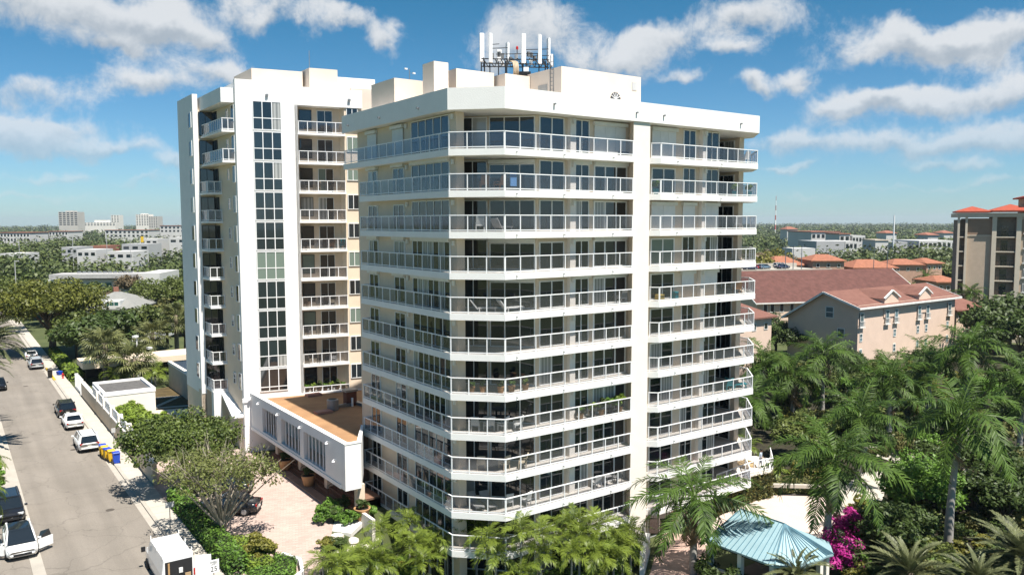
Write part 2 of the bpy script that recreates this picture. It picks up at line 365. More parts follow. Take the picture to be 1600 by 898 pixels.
# road: worn pale asphalt with cracks and patches
def asphalt(name, base, dark):
    m = mat(name, base, .9, .1, .25, .25, 60, c2=dark); nt = m.node_tree; N = nt.nodes; K = nt.links; b = N['Principled BSDF']
    g = N.new('ShaderNodeNewGeometry'); v = N.new('ShaderNodeTexVoronoi'); v.feature = 'DISTANCE_TO_EDGE'; v.inputs['Scale'].default_value = .22
    nz = N.new('ShaderNodeTexNoise'); nz.inputs['Scale'].default_value = .7; nz.inputs['Detail'].default_value = 5; K.new(g.outputs['Position'], nz.inputs['Vector'])
    av = N.new('ShaderNodeVectorMath'); av.operation = 'MULTIPLY_ADD'; K.new(nz.outputs['Color'], av.inputs[0]); av.inputs[1].default_value = (2.2, 2.2, 0); K.new(g.outputs['Position'], av.inputs[2]); K.new(av.outputs[0], v.inputs['Vector'])
    mr = N.new('ShaderNodeMapRange'); K.new(v.outputs['Distance'], mr.inputs['Value']); mr.inputs['From Max'].default_value = .012; mr.inputs['To Min'].default_value = .72
    fine = N.new('ShaderNodeTexNoise'); fine.inputs['Scale'].default_value = 9; fine.inputs['Detail'].default_value = 6; K.new(g.outputs['Position'], fine.inputs['Vector'])
    f2 = N.new('ShaderNodeMapRange'); K.new(fine.outputs['Fac'], f2.inputs['Value']); f2.inputs['From Min'].default_value = .3; f2.inputs['From Max'].default_value = .7; f2.inputs['To Min'].default_value = .88; f2.inputs['To Max'].default_value = 1.06
    # tyre-worn lanes run along the street
    sp = N.new('ShaderNodeSeparateXYZ'); K.new(g.outputs['Position'], sp.inputs[0])
    st = N.new('ShaderNodeCombineXYZ'); K.new(sp.outputs[0], st.inputs[0]); y2 = N.new('ShaderNodeMath'); y2.operation = 'MULTIPLY'; y2.inputs[1].default_value = .05; K.new(sp.outputs[1], y2.inputs[0]); K.new(y2.outputs[0], st.inputs[1])
    ln = N.new('ShaderNodeTexNoise'); ln.inputs['Scale'].default_value = .8; ln.inputs['Detail'].default_value = 4; K.new(st.outputs[0], ln.inputs['Vector'])
    f3 = N.new('ShaderNodeMapRange'); K.new(ln.outputs['Fac'], f3.inputs['Value']); f3.inputs['From Min'].default_value = .35; f3.inputs['From Max'].default_value = .65; f3.inputs['To Min'].default_value = .86; f3.inputs['To Max'].default_value = 1.06
    m1 = N.new('ShaderNodeMath'); m1.operation = 'MULTIPLY'; K.new(mr.outputs[0], m1.inputs[0]); K.new(f2.outputs[0], m1.inputs[1])
    m2 = N.new('ShaderNodeMath'); m2.operation = 'MULTIPLY'; K.new(m1.outputs[0], m2.inputs[0]); K.new(f3.outputs[0], m2.inputs[1])
    src = b.inputs['Base Color'].links[0].from_socket; vmn = N.new('ShaderNodeVectorMath'); vmn.operation = 'SCALE'; K.new(src, vmn.inputs[0]); K.new(m2.outputs[0], vmn.inputs['Scale']); K.new(vmn.outputs[0], b.inputs['Base Color'])
    return m
ROAD = asphalt('road_asphalt', (.245, .217, .186), (.20, .177, .150))
CONC = mat('concrete', (.42, .385, .335), .9, .1, .6, .2, 40)
CONC_W = mat('pale_concrete', (.48, .44, .38), .9, .08, .6, .2, 40)
mb = MB(); mb.box(-25.9, -70, -.4, -18.0, 420, .0); struct('road', mb, ROAD)
def kerb(name, x0, x1, y0, y1, m, parent=None, z=.13):
    b = MB(); y = y0
    while y < y1:
        e = min(y + 3., y1); b.box(x0, y + .012, -.3, x1, e - .012, z); y = e
    return b.build(name, m, parent)
tag(kerb('kerb', -18.0, -17.72, -30, 86, CONC), kind='structure')
tag(kerb('kerb', -18.0, -17.72, 98, 330, CONC), kind='structure')
tag(kerb('kerb', -26.2, -25.9, 33.6, 330, CONC), kind='structure')
tag(kerb('kerb', -18.02, -17.72, 86.2, 97.8, mat('yellow_paint', (.62, .40, .03), .7, .12, 3)), kind='structure')
mb = MB(); mb.box(-18.45, -60, -.3, -18.0, 330, .006); struct('gutter', mb, CONC)
mb = MB(); mb.box(-26.2, -60, -.3, -25.5, 330, .016); struct('gutter', mb, CONC)
# pavement slabs, each its own piece
def slabs(name, x0, x1, y0, y1, step, m, z=.115):
    b = MB(); b.box(x0, y0, -.3, x1, y1, z - .02); s = struct(name, b, mat('joint_dirt', (.16, .13, .1), .95)); u = unit(m); y = y0
    while y < y1 - .01:
        e = min(y + step, y1); place('slab', u, s, ((x0 + x1) / 2, (y + e) / 2, z - .05 + random.uniform(-.004, .004)), (0, 0, 0), (x1 - x0 - .02, e - y - .03, .1)); y = e
    return s
slabs('pavement', -17.72, -16.35, -20, 84, 1.6, CONC_W)
slabs('pavement', -27.9, -26.2, 60.2, 125, 1.7, CONC_W)
mb = MB(); mb.box(-17.72, 84, -.3, -16.4, 330, .1); struct('pavement', mb, CONC_W)
# motor court of pinkish pavers
def pavers(name, c, c2, j, bw=.2, rot=0.):
    m = mat(name, c, .9, .1, .5, 0, c2=c2); nt = m.node_tree; N = nt.nodes; K = nt.links; b = N['Principled BSDF']
    g = N.new('ShaderNodeNewGeometry'); br = N.new('ShaderNodeTexBrick'); br.inputs['Scale'].default_value = 1; br.inputs['Brick Width'].default_value = bw * 2; br.inputs['Row Height'].default_value = bw
    br.inputs['Mortar Size'].default_value = .008; br.inputs['Color1'].default_value = (1, 1, 1, 1); br.inputs['Color2'].default_value = (.86, .84, .83, 1); br.inputs['Mortar'].default_value = (j, j, j, 1)
    mp = N.new('ShaderNodeMapping'); mp.inputs['Rotation'].default_value = (0, 0, rot); K.new(g.outputs['Position'], mp.inputs[0]); K.new(mp.outputs[0], br.inputs['Vector'])
    src = b.inputs['Base Color'].links[0].from_socket; mx = N.new('ShaderNodeMix'); mx.data_type = 'RGBA'; mx.blend_type = 'MULTIPLY'; mx.inputs['Factor'].default_value = 1
    K.new(src, mx.inputs['A']); K.new(br.outputs['Color'], mx.inputs['B']); K.new(mx.outputs['Result'], b.inputs['Base Color']); return m
PAVE = pavers('court_pavers', (.50, .39, .34), (.42, .325, .285), .62, .22, R(20))
court = [(-16.35, 24), (-16.35, 36), (-6.4, 36), (-6.25, 15.5), (-6.9, 12.9), (-7.6, 11.2), (-11.2, 4.6), (-13, 0), (-14, -8), (-16.3, -8), (-16.3, 5.5)]
mb = MB(); mb.prism(court, -.3, .02); struct('driveway', mb, PAVE)
mb = MB(); mb.prism([(-6.3, 15.2), (-4.4, 14.2), (-4.6, 11.6), (-7.0, 9.4), (-7.9, 10.6), (-6.9, 12.6)], -.3, .045); struct('entry_walk', mb, mat('white_concrete', (.74, .72, .68), .85, .05, 1))
# ------------------------------------------------------------------ the big condominium
def FZ(k): return 2.7 * (11 - k)
condo = empty('condominium_building', (12.8, 9, -2.7), label='large white condominium with wraparound glass railed balconies and antennas on its roof', cat='building')
core = [(-1.85, 18.4), (-1.85, 2.95), (-1.25, 2.95), (-1.25, 5.95), (3.53, 1.17), (12.05, 1.17), (11.49, .1), (13.15, .1), (13.4, 1.2), (22.07, 1.2), (26.85, 5.98), (26.85, 2.95), (27.45, 2.95), (27.45, 18.4)]
mb = MB(); mb.prism(core, -2.8, 29.49); mb.build('wall', CREAM, condo)
mb = MB(); mb.prism([(11.48, .085), (13.16, .085), (13.16, .6), (11.8, .6)], -2.8, 29.485); mb.build('column', CREAM_L, condo)
mb = MB(); mb.prism([(-2.7, 19.5), (-2.7, 2.63), (-.02, -.05), (25.62, -.05), (28.3, 2.63), (28.3, 19.5)], 29.5, 30.9); mb.build('parapet', WHITE, condo)
for y0, x0 in ((1.16, 6.16), (1.19, 19.77)):
    mb = MB(); mb.box(x0, .82, -2.7, x0 + .5, y0 + .1, 29.48); mb.build('pilaster', CREAM_L, condo)
SL = Seg((-1.85, 18.4), (-1.85, 2.95)); SC = Seg((-1.25, 5.95), (3.53, 1.17)); SR = Seg((3.53, 1.17), (12.05, 1.17))
SR2 = Seg((13.9, 1.2), (22.07, 1.2)); SC2 = Seg((22.07, 1.2), (26.85, 5.98)); SP2 = Seg((26.85, 5.98), (26.85, 2.95))
eL = Seg((-2.65, 16.46), (-2.65, 2.65)); eL1 = Seg((-2.65, 19.3), (-2.65, 2.65)); eC = Seg((-2.65, 2.65), (0, 0)); eR = Seg((0, 0), (11.45, 0))
eR0 = Seg((13.7, .53), (14.28, .0)); eR2 = Seg((14.28, 0), (25.6, 0)); eC2 = Seg((25.6, 0), (28.25, 2.65)); eE = Seg((28.25, 2.65), (28.25, 9.5))
eL_end = Seg((-1.85, 16.42), (-2.65, 16.42))
railA = railing_mesh(MB(), [(eL, 11), (eC, 3), (eR, 9), (eL_end, 1)]).mesh('railing', WHITE_M)
railA1 = railing_mesh(MB(), [(eL1, 13), (eC, 3), (eR, 9)]).mesh('railing', WHITE_M)
railB = railing_mesh(MB(), [(eR0, 1), (eR2, 9), (eC2, 3), (eE, 5)]).mesh('railing', WHITE_M)
polyA = [(-2.65, 16.46), (-2.65, 2.65), (0, 0), (11.49, 0), (12.0, 1.3), (8, 8), (0, 16.46)]
polyA1 = [(-2.65, 19.45), (-2.65, 2.65), (0, 0), (11.49, 0), (12.0, 1.3), (8, 8), (0, 19.45)]
polyB = [(13.4, .82), (14.25, 0), (25.6, 0), (28.25, 2.65), (28.25, 16.5), (24, 16.5), (14, 3)]
slabA = MB().prism(polyA, -.44, 0).mesh('balcony', WHITE); slabA1 = MB().prism(polyA1, -.44, 0).mesh('balcony', WHITE); slabB = MB().prism(polyB, -.44, 0).mesh('balcony', WHITE)
def inset_deck(poly, d=.12):
    cx = sum(p[0] for p in poly) / len(poly); cy = sum(p[1] for p in poly) / len(poly)
    return [(x + (cx - x) * .012, y + (cy - y) * .012) for x, y in poly]
deckA = MB().prism(inset_deck(polyA), 0, .006).mesh('deck_floor', DECK); deckA1 = MB().prism(inset_deck(polyA1), 0, .006).mesh('deck_floor', DECK); deckB = MB().prism(inset_deck(polyB), 0, .006).mesh('deck_floor', DECK)
rest = MB()
rw = random.Random(3)
def glz(p_curt, p_blind=0.):
    def f(i):
        r = rw.random(); return G_CURT if r < p_curt else (G_BLIND if r < p_curt + p_blind else G_DARK)
    return f
SHB = {}
def shutter(seg, u0, u1, z0, z1, n=1):
    w = (u1 - u0) / n
    for i in range(n):
        place('shutter', unit(SHUT), condo, seg.p(u0 + w * (i + .5), .08, (z0 + z1) / 2), (0, 0, seg.ang), (w - .02, .05, z1 - z0))
def hood(seg, u0, u1, z):
    place('shutter_housing', unit(SHUT), condo, seg.p((u0 + u1) / 2, .14, z), (0, 0, seg.ang), (u1 - u0 + .2, .26, .26))
SHUTCURT = {4: .45, 5: .45, 7: .4, 8: .4}
HOODS = {2, 4, 5, 8}
LAMPM = mat('lamp_white', (.78, .78, .75), .5)
for k in range(1, 13):
    z = FZ(k); h = 2.42 if k == 1 else 2.16; zt = z + h; z0 = z + .04
    if k < 12:
        a = place('balcony', slabA1 if k == 1 else slabA, condo, (0, 0, z)); b_ = place('balcony', slabB, condo, (0, 0, z))
        place('railing', railA1 if k == 1 else railA, a, (0, 0, z)); place('railing', railB, b_, (0, 0, z))
        place('deck_floor', deckA1 if k == 1 else deckA, a, (0, 0, z)); place('deck_floor', deckB, b_, (0, 0, z))
        rail_panels(a, [(eL1, 13) if k == 1 else (eL, 11), (eC, 3)], z, RGLASS)
        rail_panels(a, [(eR, 9)], z, RGLASS, joined=rest if k == 11 else None)
        rail_panels(b_, [(eR0, 1), (eR2, 9)], z, RGLASS, joined=rest if k > 5 else None)
        rail_panels(b_, [(eC2, 3), (eE, 5)], z, RGLASS, joined=rest)
        if k != 1: rail_panels(a, [(eL_end, 1)], z, RGLASS, joined=rest)
    pc = SHUTCURT.get(k, .08) * .6
    # left side
    if k == 1:
        shutter(SL, 2.05, 3.66, z0, zt - .3); shutter(SL, 6.39, 8.11, z0, zt - .3); hood(SL, 2.05, 3.66, zt - .15); hood(SL, 6.39, 8.11, zt - .15)
    else:
        window(condo, SL, 2.05, 3.66, z0, zt - .2, 2, glz(pc)); window(condo, SL, 6.39, 8.11, z0, zt - .2, 2, glz(pc))
    window(condo, SL, 9.32, 14.64, z0, zt - (.12 if k in HOODS else 0), 5 if k not in SHUTCURT else 7, glz(pc * 1.2))
    if k in HOODS:
        hood(SL, 2.05, 3.66, zt - .02); hood(SL, 6.39, 8.11, zt - .02); hood(SL, 9.4, 14.6, zt - .02)
    # corner
    window(condo, SC, 1.2, 3.27, z0, zt, 2, glz(.02)); window(condo, SC, 3.41, 6.6, z0, zt - (.25 if k in (2, 4, 5) else 0), 3, glz(.02))
    if k in (2, 4, 5): hood(SC, 3.45, 6.5, zt - .1)
    # front
    window(condo, SR, .12, 2.29, z0, zt - (.2 if k in (4, 5) else 0), 2, glz(.06))
    window(condo, SR, 3.18, 4.59, z0, zt - (.15 if k in HOODS else 0), 2, glz(.12))
    if k == 1: shutter(SR, 5.05, 8.1, z0, zt - .3, 3); hood(SR, 5.05, 8.1, zt - .16)
    else: window(condo, SR, 5.05, 8.3, z0, zt - (.15 if k in HOODS else 0), 3, glz(.12), t=.11)
    if k in HOODS: hood(SR, 3.2, 4.6, zt - .02); hood(SR, 5.1, 8.2, zt - .02)
    # beyond the column
    if k in (1, 3): shutter(SR2, .5, 3.1, z0, zt - .28, 3 if k == 1 else 2); hood(SR2, .5, 3.1, zt - .14)
    else: window(condo, SR2, .5, 3.1, z0, zt - .1, 2, glz(.1, .25 if k == 4 else 0), t=.1)
    if k in (3, 5): shutter(SR2, 3.97, 5.37, z0 + (.9 if k == 5 else 0), zt - .28, 1); hood(SR2, 3.97, 5.37, zt - .14)
    else: window(condo, SR2, 3.97, 5.37, z0, zt, 2, glz(.15))
    if k in (3, 5): shutter(SR2, 6.42, 8.15, z0 + (.9 if k == 5 else 0), zt - .28, 2); hood(SR2, 6.42, 8.15, zt - .14)
    else: window(condo, SR2, 6.42, 8.15, z0, zt, 2, glz(.1))
    if k == 3: shutter(SC2, .1, 2.9, z0, zt - .2, 2)
    else: window(condo, SC2, .1, 2.9, z0, zt - .1, 2, glz(.1))
    window(condo, SP2, .25, 2.55, z0, zt - .15, 2, glz(.1))
    window(condo, SC2, 3.1, 6.3, z0, zt - .1, 3, glz(.05))
    for s, u, o in ((SR, 2.88, .38), (SR2, 6.15, .4), (SL, 15.1, .02), (SL, 8.6, .02)):
        place('wall_lamp', unit(LAMPM), condo, s.p(u, o + .08, zt - .22), (0, 0, s.ang), (.2, .16, .34))
tag(rest.build('glass_panels', RGLASS, condo), kind='stuff')
# little floodlights and drains on the parapet and slab edges
fl = MB(); fl.obox((0, -.09, .1), (.12, .18, .1)); fl.bar((0, 0, 0), (0, -.1, .1), .05); flm = fl.mesh('floodlight', STEEL)
for x in (4.0, 11.6, 14.4, 23.2): place('floodlight', flm, condo, (x, -.05, 30.0))
for y in (6.5, 12.5, 18.2): place('floodlight', flm, condo, (-2.7, y, 29.95), (0, 0, R(-90)))
sp_ = MB(); sp_.bar((0, .05, 0), (0, -.16, -.05), .05); spm = sp_.mesh('drain_spout', STEEL)
for k in range(1, 12):
    for x in (.9, 4.9, 9.4, 16., 21.): place('drain_spout', spm, condo, (x, 0, FZ(k) - .2))
# rooftop rooms
PENT = mat('pale_plaster', (.69, .59, .50), .85, .05, .6, .15, 20)
def pent(poly, z1, name='rooftop_room', m=PENT, z0=30.5): return MB().prism(poly, z0, z1).build(name, m, condo)
def rect(x0, y0, x1, y1): return [(x0, y0), (x1, y0), (x1, y1), (x0, y1)]
pent(rect(9.05, 5.45, 17.4, 12.5), 34.0); pent(rect(2.8, 10.5, 6.3, 15), 33.95); pent(rect(6.6, 9.4, 9.0, 14), 33.8); pent(rect(.5, 9.9, 1.75, 11.6), 34.15, 'rooftop_shaft'); pent(rect(-1.2, 13, 3, 17), 33.2)
av = MB(); pts = [(math.cos(t) * .55, math.sin(t) * .55) for t in [math.pi * i / 12 for i in range(13)]]
av.add([(14.6 + x, 5.42, 32.0 + z) for x, z in pts] + [(14.6 + x, 5.5, 32.0 + z) for x, z in pts], [tuple(range(12, -1, -1)), tuple(range(13, 26))] + [(i, (i + 1) % 13, 13 + (i + 1) % 13, 13 + i) for i in range(13)])
ao = av.build('arched_vent', mat('vent_grey', (.07, .07, .075), .6), condo)
for i in range(1, 6):
    t = math.pi * i / 6; MB().bar((14.6, 5.405, 32.0), (14.6 + math.cos(t) * .53, 5.405, 32 + math.sin(t) * .53), .035).build('vent_bar', WHITE_M, ao)
MB().box(16.4, 5.4, 32.9, 16.9, 5.5, 33.5).build('louvre', mat('louvre_grey', (.5, .5, .5), .6), condo)
MB().box(9.0, 7.2, 31.0, 9.06, 8.3, 32.9).build('roof_door', mat('roof_door_grey', (.38, .38, .37), .6), condo)

# antennas: a steel frame with panel aerials, standing on the rooftop room
ant = empty('antenna_array', (8.6, 10.5, 33.9), label='cluster of white panel antennas on a dark steel frame on the roof', cat='antenna')
AW = mat('antenna_white', (.80, .80, .80), .5, .02)
def AP(px, py, d=66.5): return LD(px, py, d)
tops = [(753, 52, 97, 67), (766.5, 52, 98, 66), (793, 67, 96, 69), (818, 53, 99, 66), (843.5, 54, 100, 66), (857, 60, 98, 68.5), (780, 78, 96, 70), (862, 85, 104, 70)]
prev = None
for i, (px, y0, y1, d) in enumerate(tops):
    a, b = AP(px, y0, d), AP(px, y1, d); c = (a + b) / 2
    MB().obox((0, 0, 0), (.36 if i not in (2, 6) else .42, .2, a.z - b.z), 0).build('antenna_panel', AW, ant, bevel=.03, loc=c, rot=(0, 0, R(-20 + 50 * (i % 3))))
    pole = MB(); pole.tube([(b.x + .1, b.y + .25, 33.9), (b.x + .1, b.y + .25, a.z - .1)], .045, 6)
    pole.bar((b.x, b.y, b.z + .4), (b.x + .1, b.y + .25, b.z + .4), .06); pole.bar((a.x, a.y, a.z - .5), (b.x + .1, b.y + .25, a.z - .5), .06); pole.build('antenna_pole', DARKM, ant)
    prev = b
fr = MB(); ra = random.Random(5)
for py in (92, 99, 104):
    for d in (66.2, 69.5): fr.bar(AP(752, py, d), AP(858, py + 2, d), .07)
for px in range(755, 860, 9):
    fr.bar(AP(px, 105, 66.2), AP(px + ra.uniform(-8, 8), 92, 69.5), .06); fr.bar(AP(px, 92, 66.2), AP(px + 8, 105, 69.5), .06)
for px in (757, 790, 822, 852): fr.bar(AP(px, 96, 66.5) , AP(px, 110, 66.5) - Vector((0, 0, .4)), .1)
fr.build('frame', DARKM, ant)
br = MB()
for py, a, b in ((76, 766, 793), (78, 818, 857), (85, 775, 842), (70, 766, 780), (88, 830, 858)): br.bar(AP(a, py, 66.8), AP(b, py - 1, 67.2), .05)
br.build('cross_arm', DARKM, ant)
for i in range(14):
    p = AP(ra.uniform(768, 850), ra.uniform(84, 100), ra.uniform(66.3, 69)); MB().obox(p, (.25, .16, .4), ra.uniform(0, 3)).build('radio_unit', mat('radio_grey', (.16, .165, .17), .5) if i % 3 else AW, ant)
for i in range(4):
    px = 798 + i * 2.2; q = [AP(px, 96, 66), AP(px + 4, 98, 65.6), AP(px + 5, 108, 65.5), AP(px + 5, 122, 65.5)]
    MB().tube(q, .07, 6).build('cable_conduit', mat('conduit_tan', (.5, .4, .28), .6), ant, smooth=True)
MB().lathe([(.0, 0), (.1, .02), (.1, .2), (.06, .28), (.0, .3)], 10, AP(808, 78, 67)).build('warning_light', mat('red_lens', (.5, .02, .02), .3), ant)
MB().tube([AP(808, 78, 67), AP(808, 104, 67)], .035, 6).build('light_pole', DARKM, ant)
MB().bar(AP(822, 118, 65.7), AP(822, 106, 65.7), .5, .4).build('equipment_cabinet', AW, ant)
cab = MB()
for i in range(9): cab.tube([AP(812 + i * 2, 112, 65.4), AP(811 + i * 2.3, 122 + ra.uniform(0, 4), 65.4)], .06, 5)
cab.build('cable_bundle', DARKM, ant)
lad = MB()
for dx in (0, .4): lad.tube([(9.02, 6.4 + dx, 31), (9.02, 6.4 + dx, 35)], .03, 5)
for i in range(12): lad.bar((9.02, 6.4, 31.2 + .3 * i), (9.02, 6.8, 31.2 + .3 * i), .03)
tag(lad.build('roof_ladder', STEEL), 'thin steel ladder fixed to the rooftop room below the antennas', 'ladder')
def dish(px, py, d, label):
    o = empty('satellite_dish', LD(px, py + 6, d), label=label, cat='satellite dish'); b = WM[o.name].translation
    MB().tube([b - Vector((0, 0, .6)), b + Vector((0, 0, .55))], .03, 6).build('pole', STEEL, o)
    MB().lathe([(.02, 0), (.2, .03), (.34, .12), (.33, .13), (.2, .05), (.02, .02)], 14).build('reflector', AW, o, smooth=True, loc=b + Vector((0, 0, .5)), rot=(R(60), 0, R(200)))
    MB().bar(b + Vector((0, 0, .5)), b + Vector((.35, -.25, .62)), .03).build('feed_arm', STEEL, o)
dish(909, 135, 64, 'small satellite dish on a bent arm beside the large rooftop room'); 
mast_o = empty('roof_camera_pole', LD(640, 138, 82), label='thin camera pole with two arms on the lower roof wall', cat='camera pole'); q = WM[mast_o.name].translation
MB().tube([q - Vector((0, 0, 1.2)), q + Vector((0, 0, 1.9))], .035, 6).build('pole', STEEL, mast_o)
for s, dz in ((-1, 1.85), (1, 1.5)):
    MB().bar(q + Vector((0, 0, dz)), q + Vector((.35 * s, -.1, dz)), .03).build('arm', STEEL, mast_o); MB().obox(q + Vector((.45 * s, -.12, dz)), (.32, .14, .14), .3).build('camera_head', AW, mast_o)

# ------------------------------------------------------------------ the tower behind
TO = (-5.42, 33.94); TFX = (math.cos(R(-11.35)), math.sin(R(-11.35)))
def tp(tu, tv): return (TO[0] + tu * TFX[0], TO[1] + tu * TFX[1] + tv)
tower = empty('apartment_tower', (*tp(3.5, 7), 0), label='taller white tower with a column of windows joined to the low entrance building', cat='building')
def tq(*p): return [tp(*q) for q in p]
MB().prism(tq((-1.5, .5), (4.17, .5), (4.17, 1.3), (8.75, 1.3), (8.75, .16), (10.5, .16), (10.5, 14), (-3.37, 14), (-3.37, 7.9), (-1.5, 7.9)), 0, 33.6).build('wall', CREAM, tower)
MB().prism(tq((-1.52, -.0), (4.17, -.0), (4.17, .52), (-1.505, .52)), 0, 35.65).build('front_panel', WHITE, tower)
MB().prism(tq((4.17, 0), (10.52, 0), (10.52, 13), (4.17, 13)), 33.55, 35.3).build('parapet', WHITE, tower)
MB().prism(tq((-1.4, .5), (4.2, .5), (4.2, 13), (-1.4, 13)), 33.5, 35.4).build('parapet', WHITE, tower)
MB().prism(tq((-2.68, .42), (-1.51, .42), (-1.51, 9.0), (-2.68, 9.0)), 33.5, 34.85).build('parapet', WHITE, tower)
MB().prism(tq((-3.39, 7.85), (-2.9, 7.85), (-2.9, 14.05), (-3.39, 14.05)), 4.6, 35.15).build('pillar', WHITE, tower)
MB().prism(tq((3.9, .0), (4.17, .0), (4.17, 1.4), (3.9, 1.4)), 5, 33.56).build('fin', WHITE, tower)
MB().prism(tq((10.5, 2.5), (30, 2.5), (30, 14), (10.5, 14)), 0, 35.9).build('rear_wing', PENT, tower)
MB().prism(tq((17, 1.5), (30, 1.5), (30, 14), (17, 14)), 30, 36.6).build('rear_parapet', PENT, tower)
MB().prism(tq((1., 3.2), (5.9, 3.2), (5.9, 9), (1., 9)), 35, 37.3).build('rooftop_room', PENT, tower)
MB().prism(tq((6.2, 2.2), (9.0, 2.2), (9.0, 8), (6.2, 8)), 35, 37.55).build('rooftop_room', PENT, tower)
MB().prism(tq((9.0, 3.0), (13.2, 3.0), (13.2, 9), (9.0, 9)), 35, 37.0).build('rooftop_room', WHITE, tower)
MB().prism(tq((-1.7, -.12), (10.6, -.12), (10.6, .0), (-1.7, .0)), 4.95, 5.35).build('base_band', WHITE, tower)
TF = Seg(tp(0, 0), tp(2.65, 0)); TB = Seg(tp(4.17, 1.3), tp(8.75, 1.3)); TR = Seg(tp(8.75, .16), tp(10.5, .16))
TS = Seg(tp(-1.5, 7.9), tp(-1.5, 0)); TLB = Seg(tp(-2.91, 7.85), tp(-1.5, 7.85)); TL = Seg(tp(-3.39, 14), tp(-3.39, 7.9))
tE = Seg(tp(4.2, 0), tp(8.75, 0)); tLs = Seg(tp(-2.9, 7.85), tp(-2.9, 5.26)); tLf = Seg(tp(-2.9, 5.26), tp(-1.52, 5.26))
tLs1 = Seg(tp(-2.66, 7.85), tp(-2.66, .45)); tLf1 = Seg(tp(-2.66, .45), tp(-1.52, .45))
tsl = MB().prism(tq((4.17, -.02), (8.78, -.02), (8.78, 1.4), (4.17, 1.4)), -.2, 0).mesh('balcony', WHITE); tra = railing_mesh(MB(), [(tE, 5)]).mesh('railing', WHITE_M)
tsl2 = MB().prism(tq((-2.92, 5.24), (-1.5, 5.24), (-1.5, 7.9), (-2.92, 7.9)), -.2, 0).mesh('balcony', WHITE); tra2 = railing_mesh(MB(), [(tLs, 5), (tLf, 2)]).mesh('railing', WHITE_M)
tsl3 = MB().prism(tq((-2.68, .43), (-1.5, .43), (-1.5, 7.9), (-2.68, 7.9)), -.2, 0).mesh('balcony', WHITE); tra3 = railing_mesh(MB(), [(tLs1, 10), (tLf1, 2)]).mesh('railing', WHITE_M)
TG = rail_glass('tower_rail_glass', (.68, .69, .71), .1)
BLIND = {5: .95, 2: .0, 8: 0}
for n_ in range(10):
    z = 30.95 - 2.85 * n_
    gk = G_BLIND if n_ == 5 else G_DARK
    def gsel(i, n_=n_): return G_BLIND if n_ == 5 else (G_CURT if n_ in (0, 2, 8) and i != 1 and rw.random() < .35 else G_DARK)
    window(tower, TF, 0, 2.65, z + (.55 if n_ == 9 else .06), z + 2.78, 3, gsel, rows=(1.12 if n_ != 9 else .45,), t=.075, fm=WHITE_M)
    s = place('balcony', tsl, tower, (0, 0, z))
    if n_ < 9:
        place('railing', tra, s, (0, 0, z)); rail_panels(s, [(tE, 5)], z, TG)
    else:
        lowr = railing_mesh(MB(), [(tE, 5)], z, .62, .08); lowr.build('railing', WHITE_M, s); rail_panels(s, [(tE, 5)], z, TG, .62, .08)
    window(tower, TB, .58, 1.80, z + .45, z + 2.35, 1, glz(.1, .35 if n_ in (3, 5) else .05), t=.05, fm=DARKM); window(tower, TB, 2.33, 3.85, z + .05, z + 2.35, 2, glz(.1, .3 if n_ in (5, 2) else .05), t=.05)
    window(tower, TR, .2, 1.35, z + 1.15, z + 2.62, 2, G_BLIND if n_ in (1, 2, 5, 7) else G_DARK, t=.06)
    if n_ < 10:
        long_ = n_ < 2
        s2 = place('balcony', tsl3 if long_ else tsl2, tower, (0, 0, z)); place('railing', tra3 if long_ else tra2, s2, (0, 0, z))
        rail_panels(s2, [(tLs1, 10), (tLf1, 2)] if long_ else [(tLs, 5), (tLf, 2)], z, TG)
        window(tower, TLB, .05, 1.36, z + .05, z + 2.45, 2, G_DARK, t=.05, fm=DARKM); window(tower, TS, .15, 1.6, z + .05, z + 2.4, 2, G_DARK, t=.05, fm=DARKM)
        window(tower, TS, 4.85, 5.5, z + 1.1, z + 2.2, 1, G_DARK, rows=(.55,), t=.06); window(tower, TS, 6.55, 7.45, z + .8, z + 2.4, 1, glz(.15), rows=(), t=.06)
        window(tower, TL, 4.6, 5.7, z + .9, z + 2.45, 1, G_DARK, t=.06)
for px, py in ((415.5, 150), (540, 160)):
    c = TF.p(1.35 if px < 500 else 9.2, .12, 34.3); MB().obox(c, (.25, .2, .2), TF.ang).build('floodlight', STEEL, tower)
for px, d in ((446, 82), (461, 82)): pass
MB().tube([(*tp(6.9, 4), 37.4), (*tp(6.9, 4), 39.6)], .03, 6).build('lightning_rod', STEEL, tower)

# ------------------------------------------------------------------ low entrance building
entry = empty('entrance_building', (-4, 23, 0), label='low white entrance building with barred openings, wall lamps and a brown flat roof', cat='building')
X = -6.3
wl = MB(); ops = [(15.65, 20.25), (21.1, 25.7), (26.75, 30.75)]; zb, zt, ob, ot = 2.3, 5.8, 2.78, 5.05
wl.box(X, 11.82, zb, X + .35, 35.2, ob); wl.box(X, 11.82, ot, X + .35, 35.2, zt)
e = [11.82] + [q for o in ops for q in o] + [35.2]
for i in range(0, len(e), 2): wl.box(X, e[i], ob, X + .35, e[i + 1], ot)
wl.build('wall', WHITE, entry)
MB().prism([(X + .352, 11.82), (-5.0, 11.82), (-2.7, 16.35), (-2.7, 16.8), (-5.2, 12.17), (X + .352, 12.17)], zb, zt).build('end_wall', WHITE, entry)
MB().box(X - .05, 11.78, zt, X + .4, 35.3, zt + .07).build('coping', WHITE, entry); MB().box(X + .4, 11.78, zt, -4.97, 12.2, zt + .068).build('coping', WHITE, entry)
MB().box(X - .06, 12.6, zb - .02, X - .002, 35.2, zb + .3).build('ledge', WHITE, entry)
ROOFB = mat('brown_roof', (.36, .21, .105), .95, .2, .5, .2, 30, c2=(.26, .145, .075))
MB().prism([(X + .351, 12.171), (-5.2, 12.171), (-2.7, 16.8), (-1.9, 18.45), (9, 18.45), (9, 37), (X + .351, 37)], 4.9, 5.2).build('roof', ROOFB, entry)
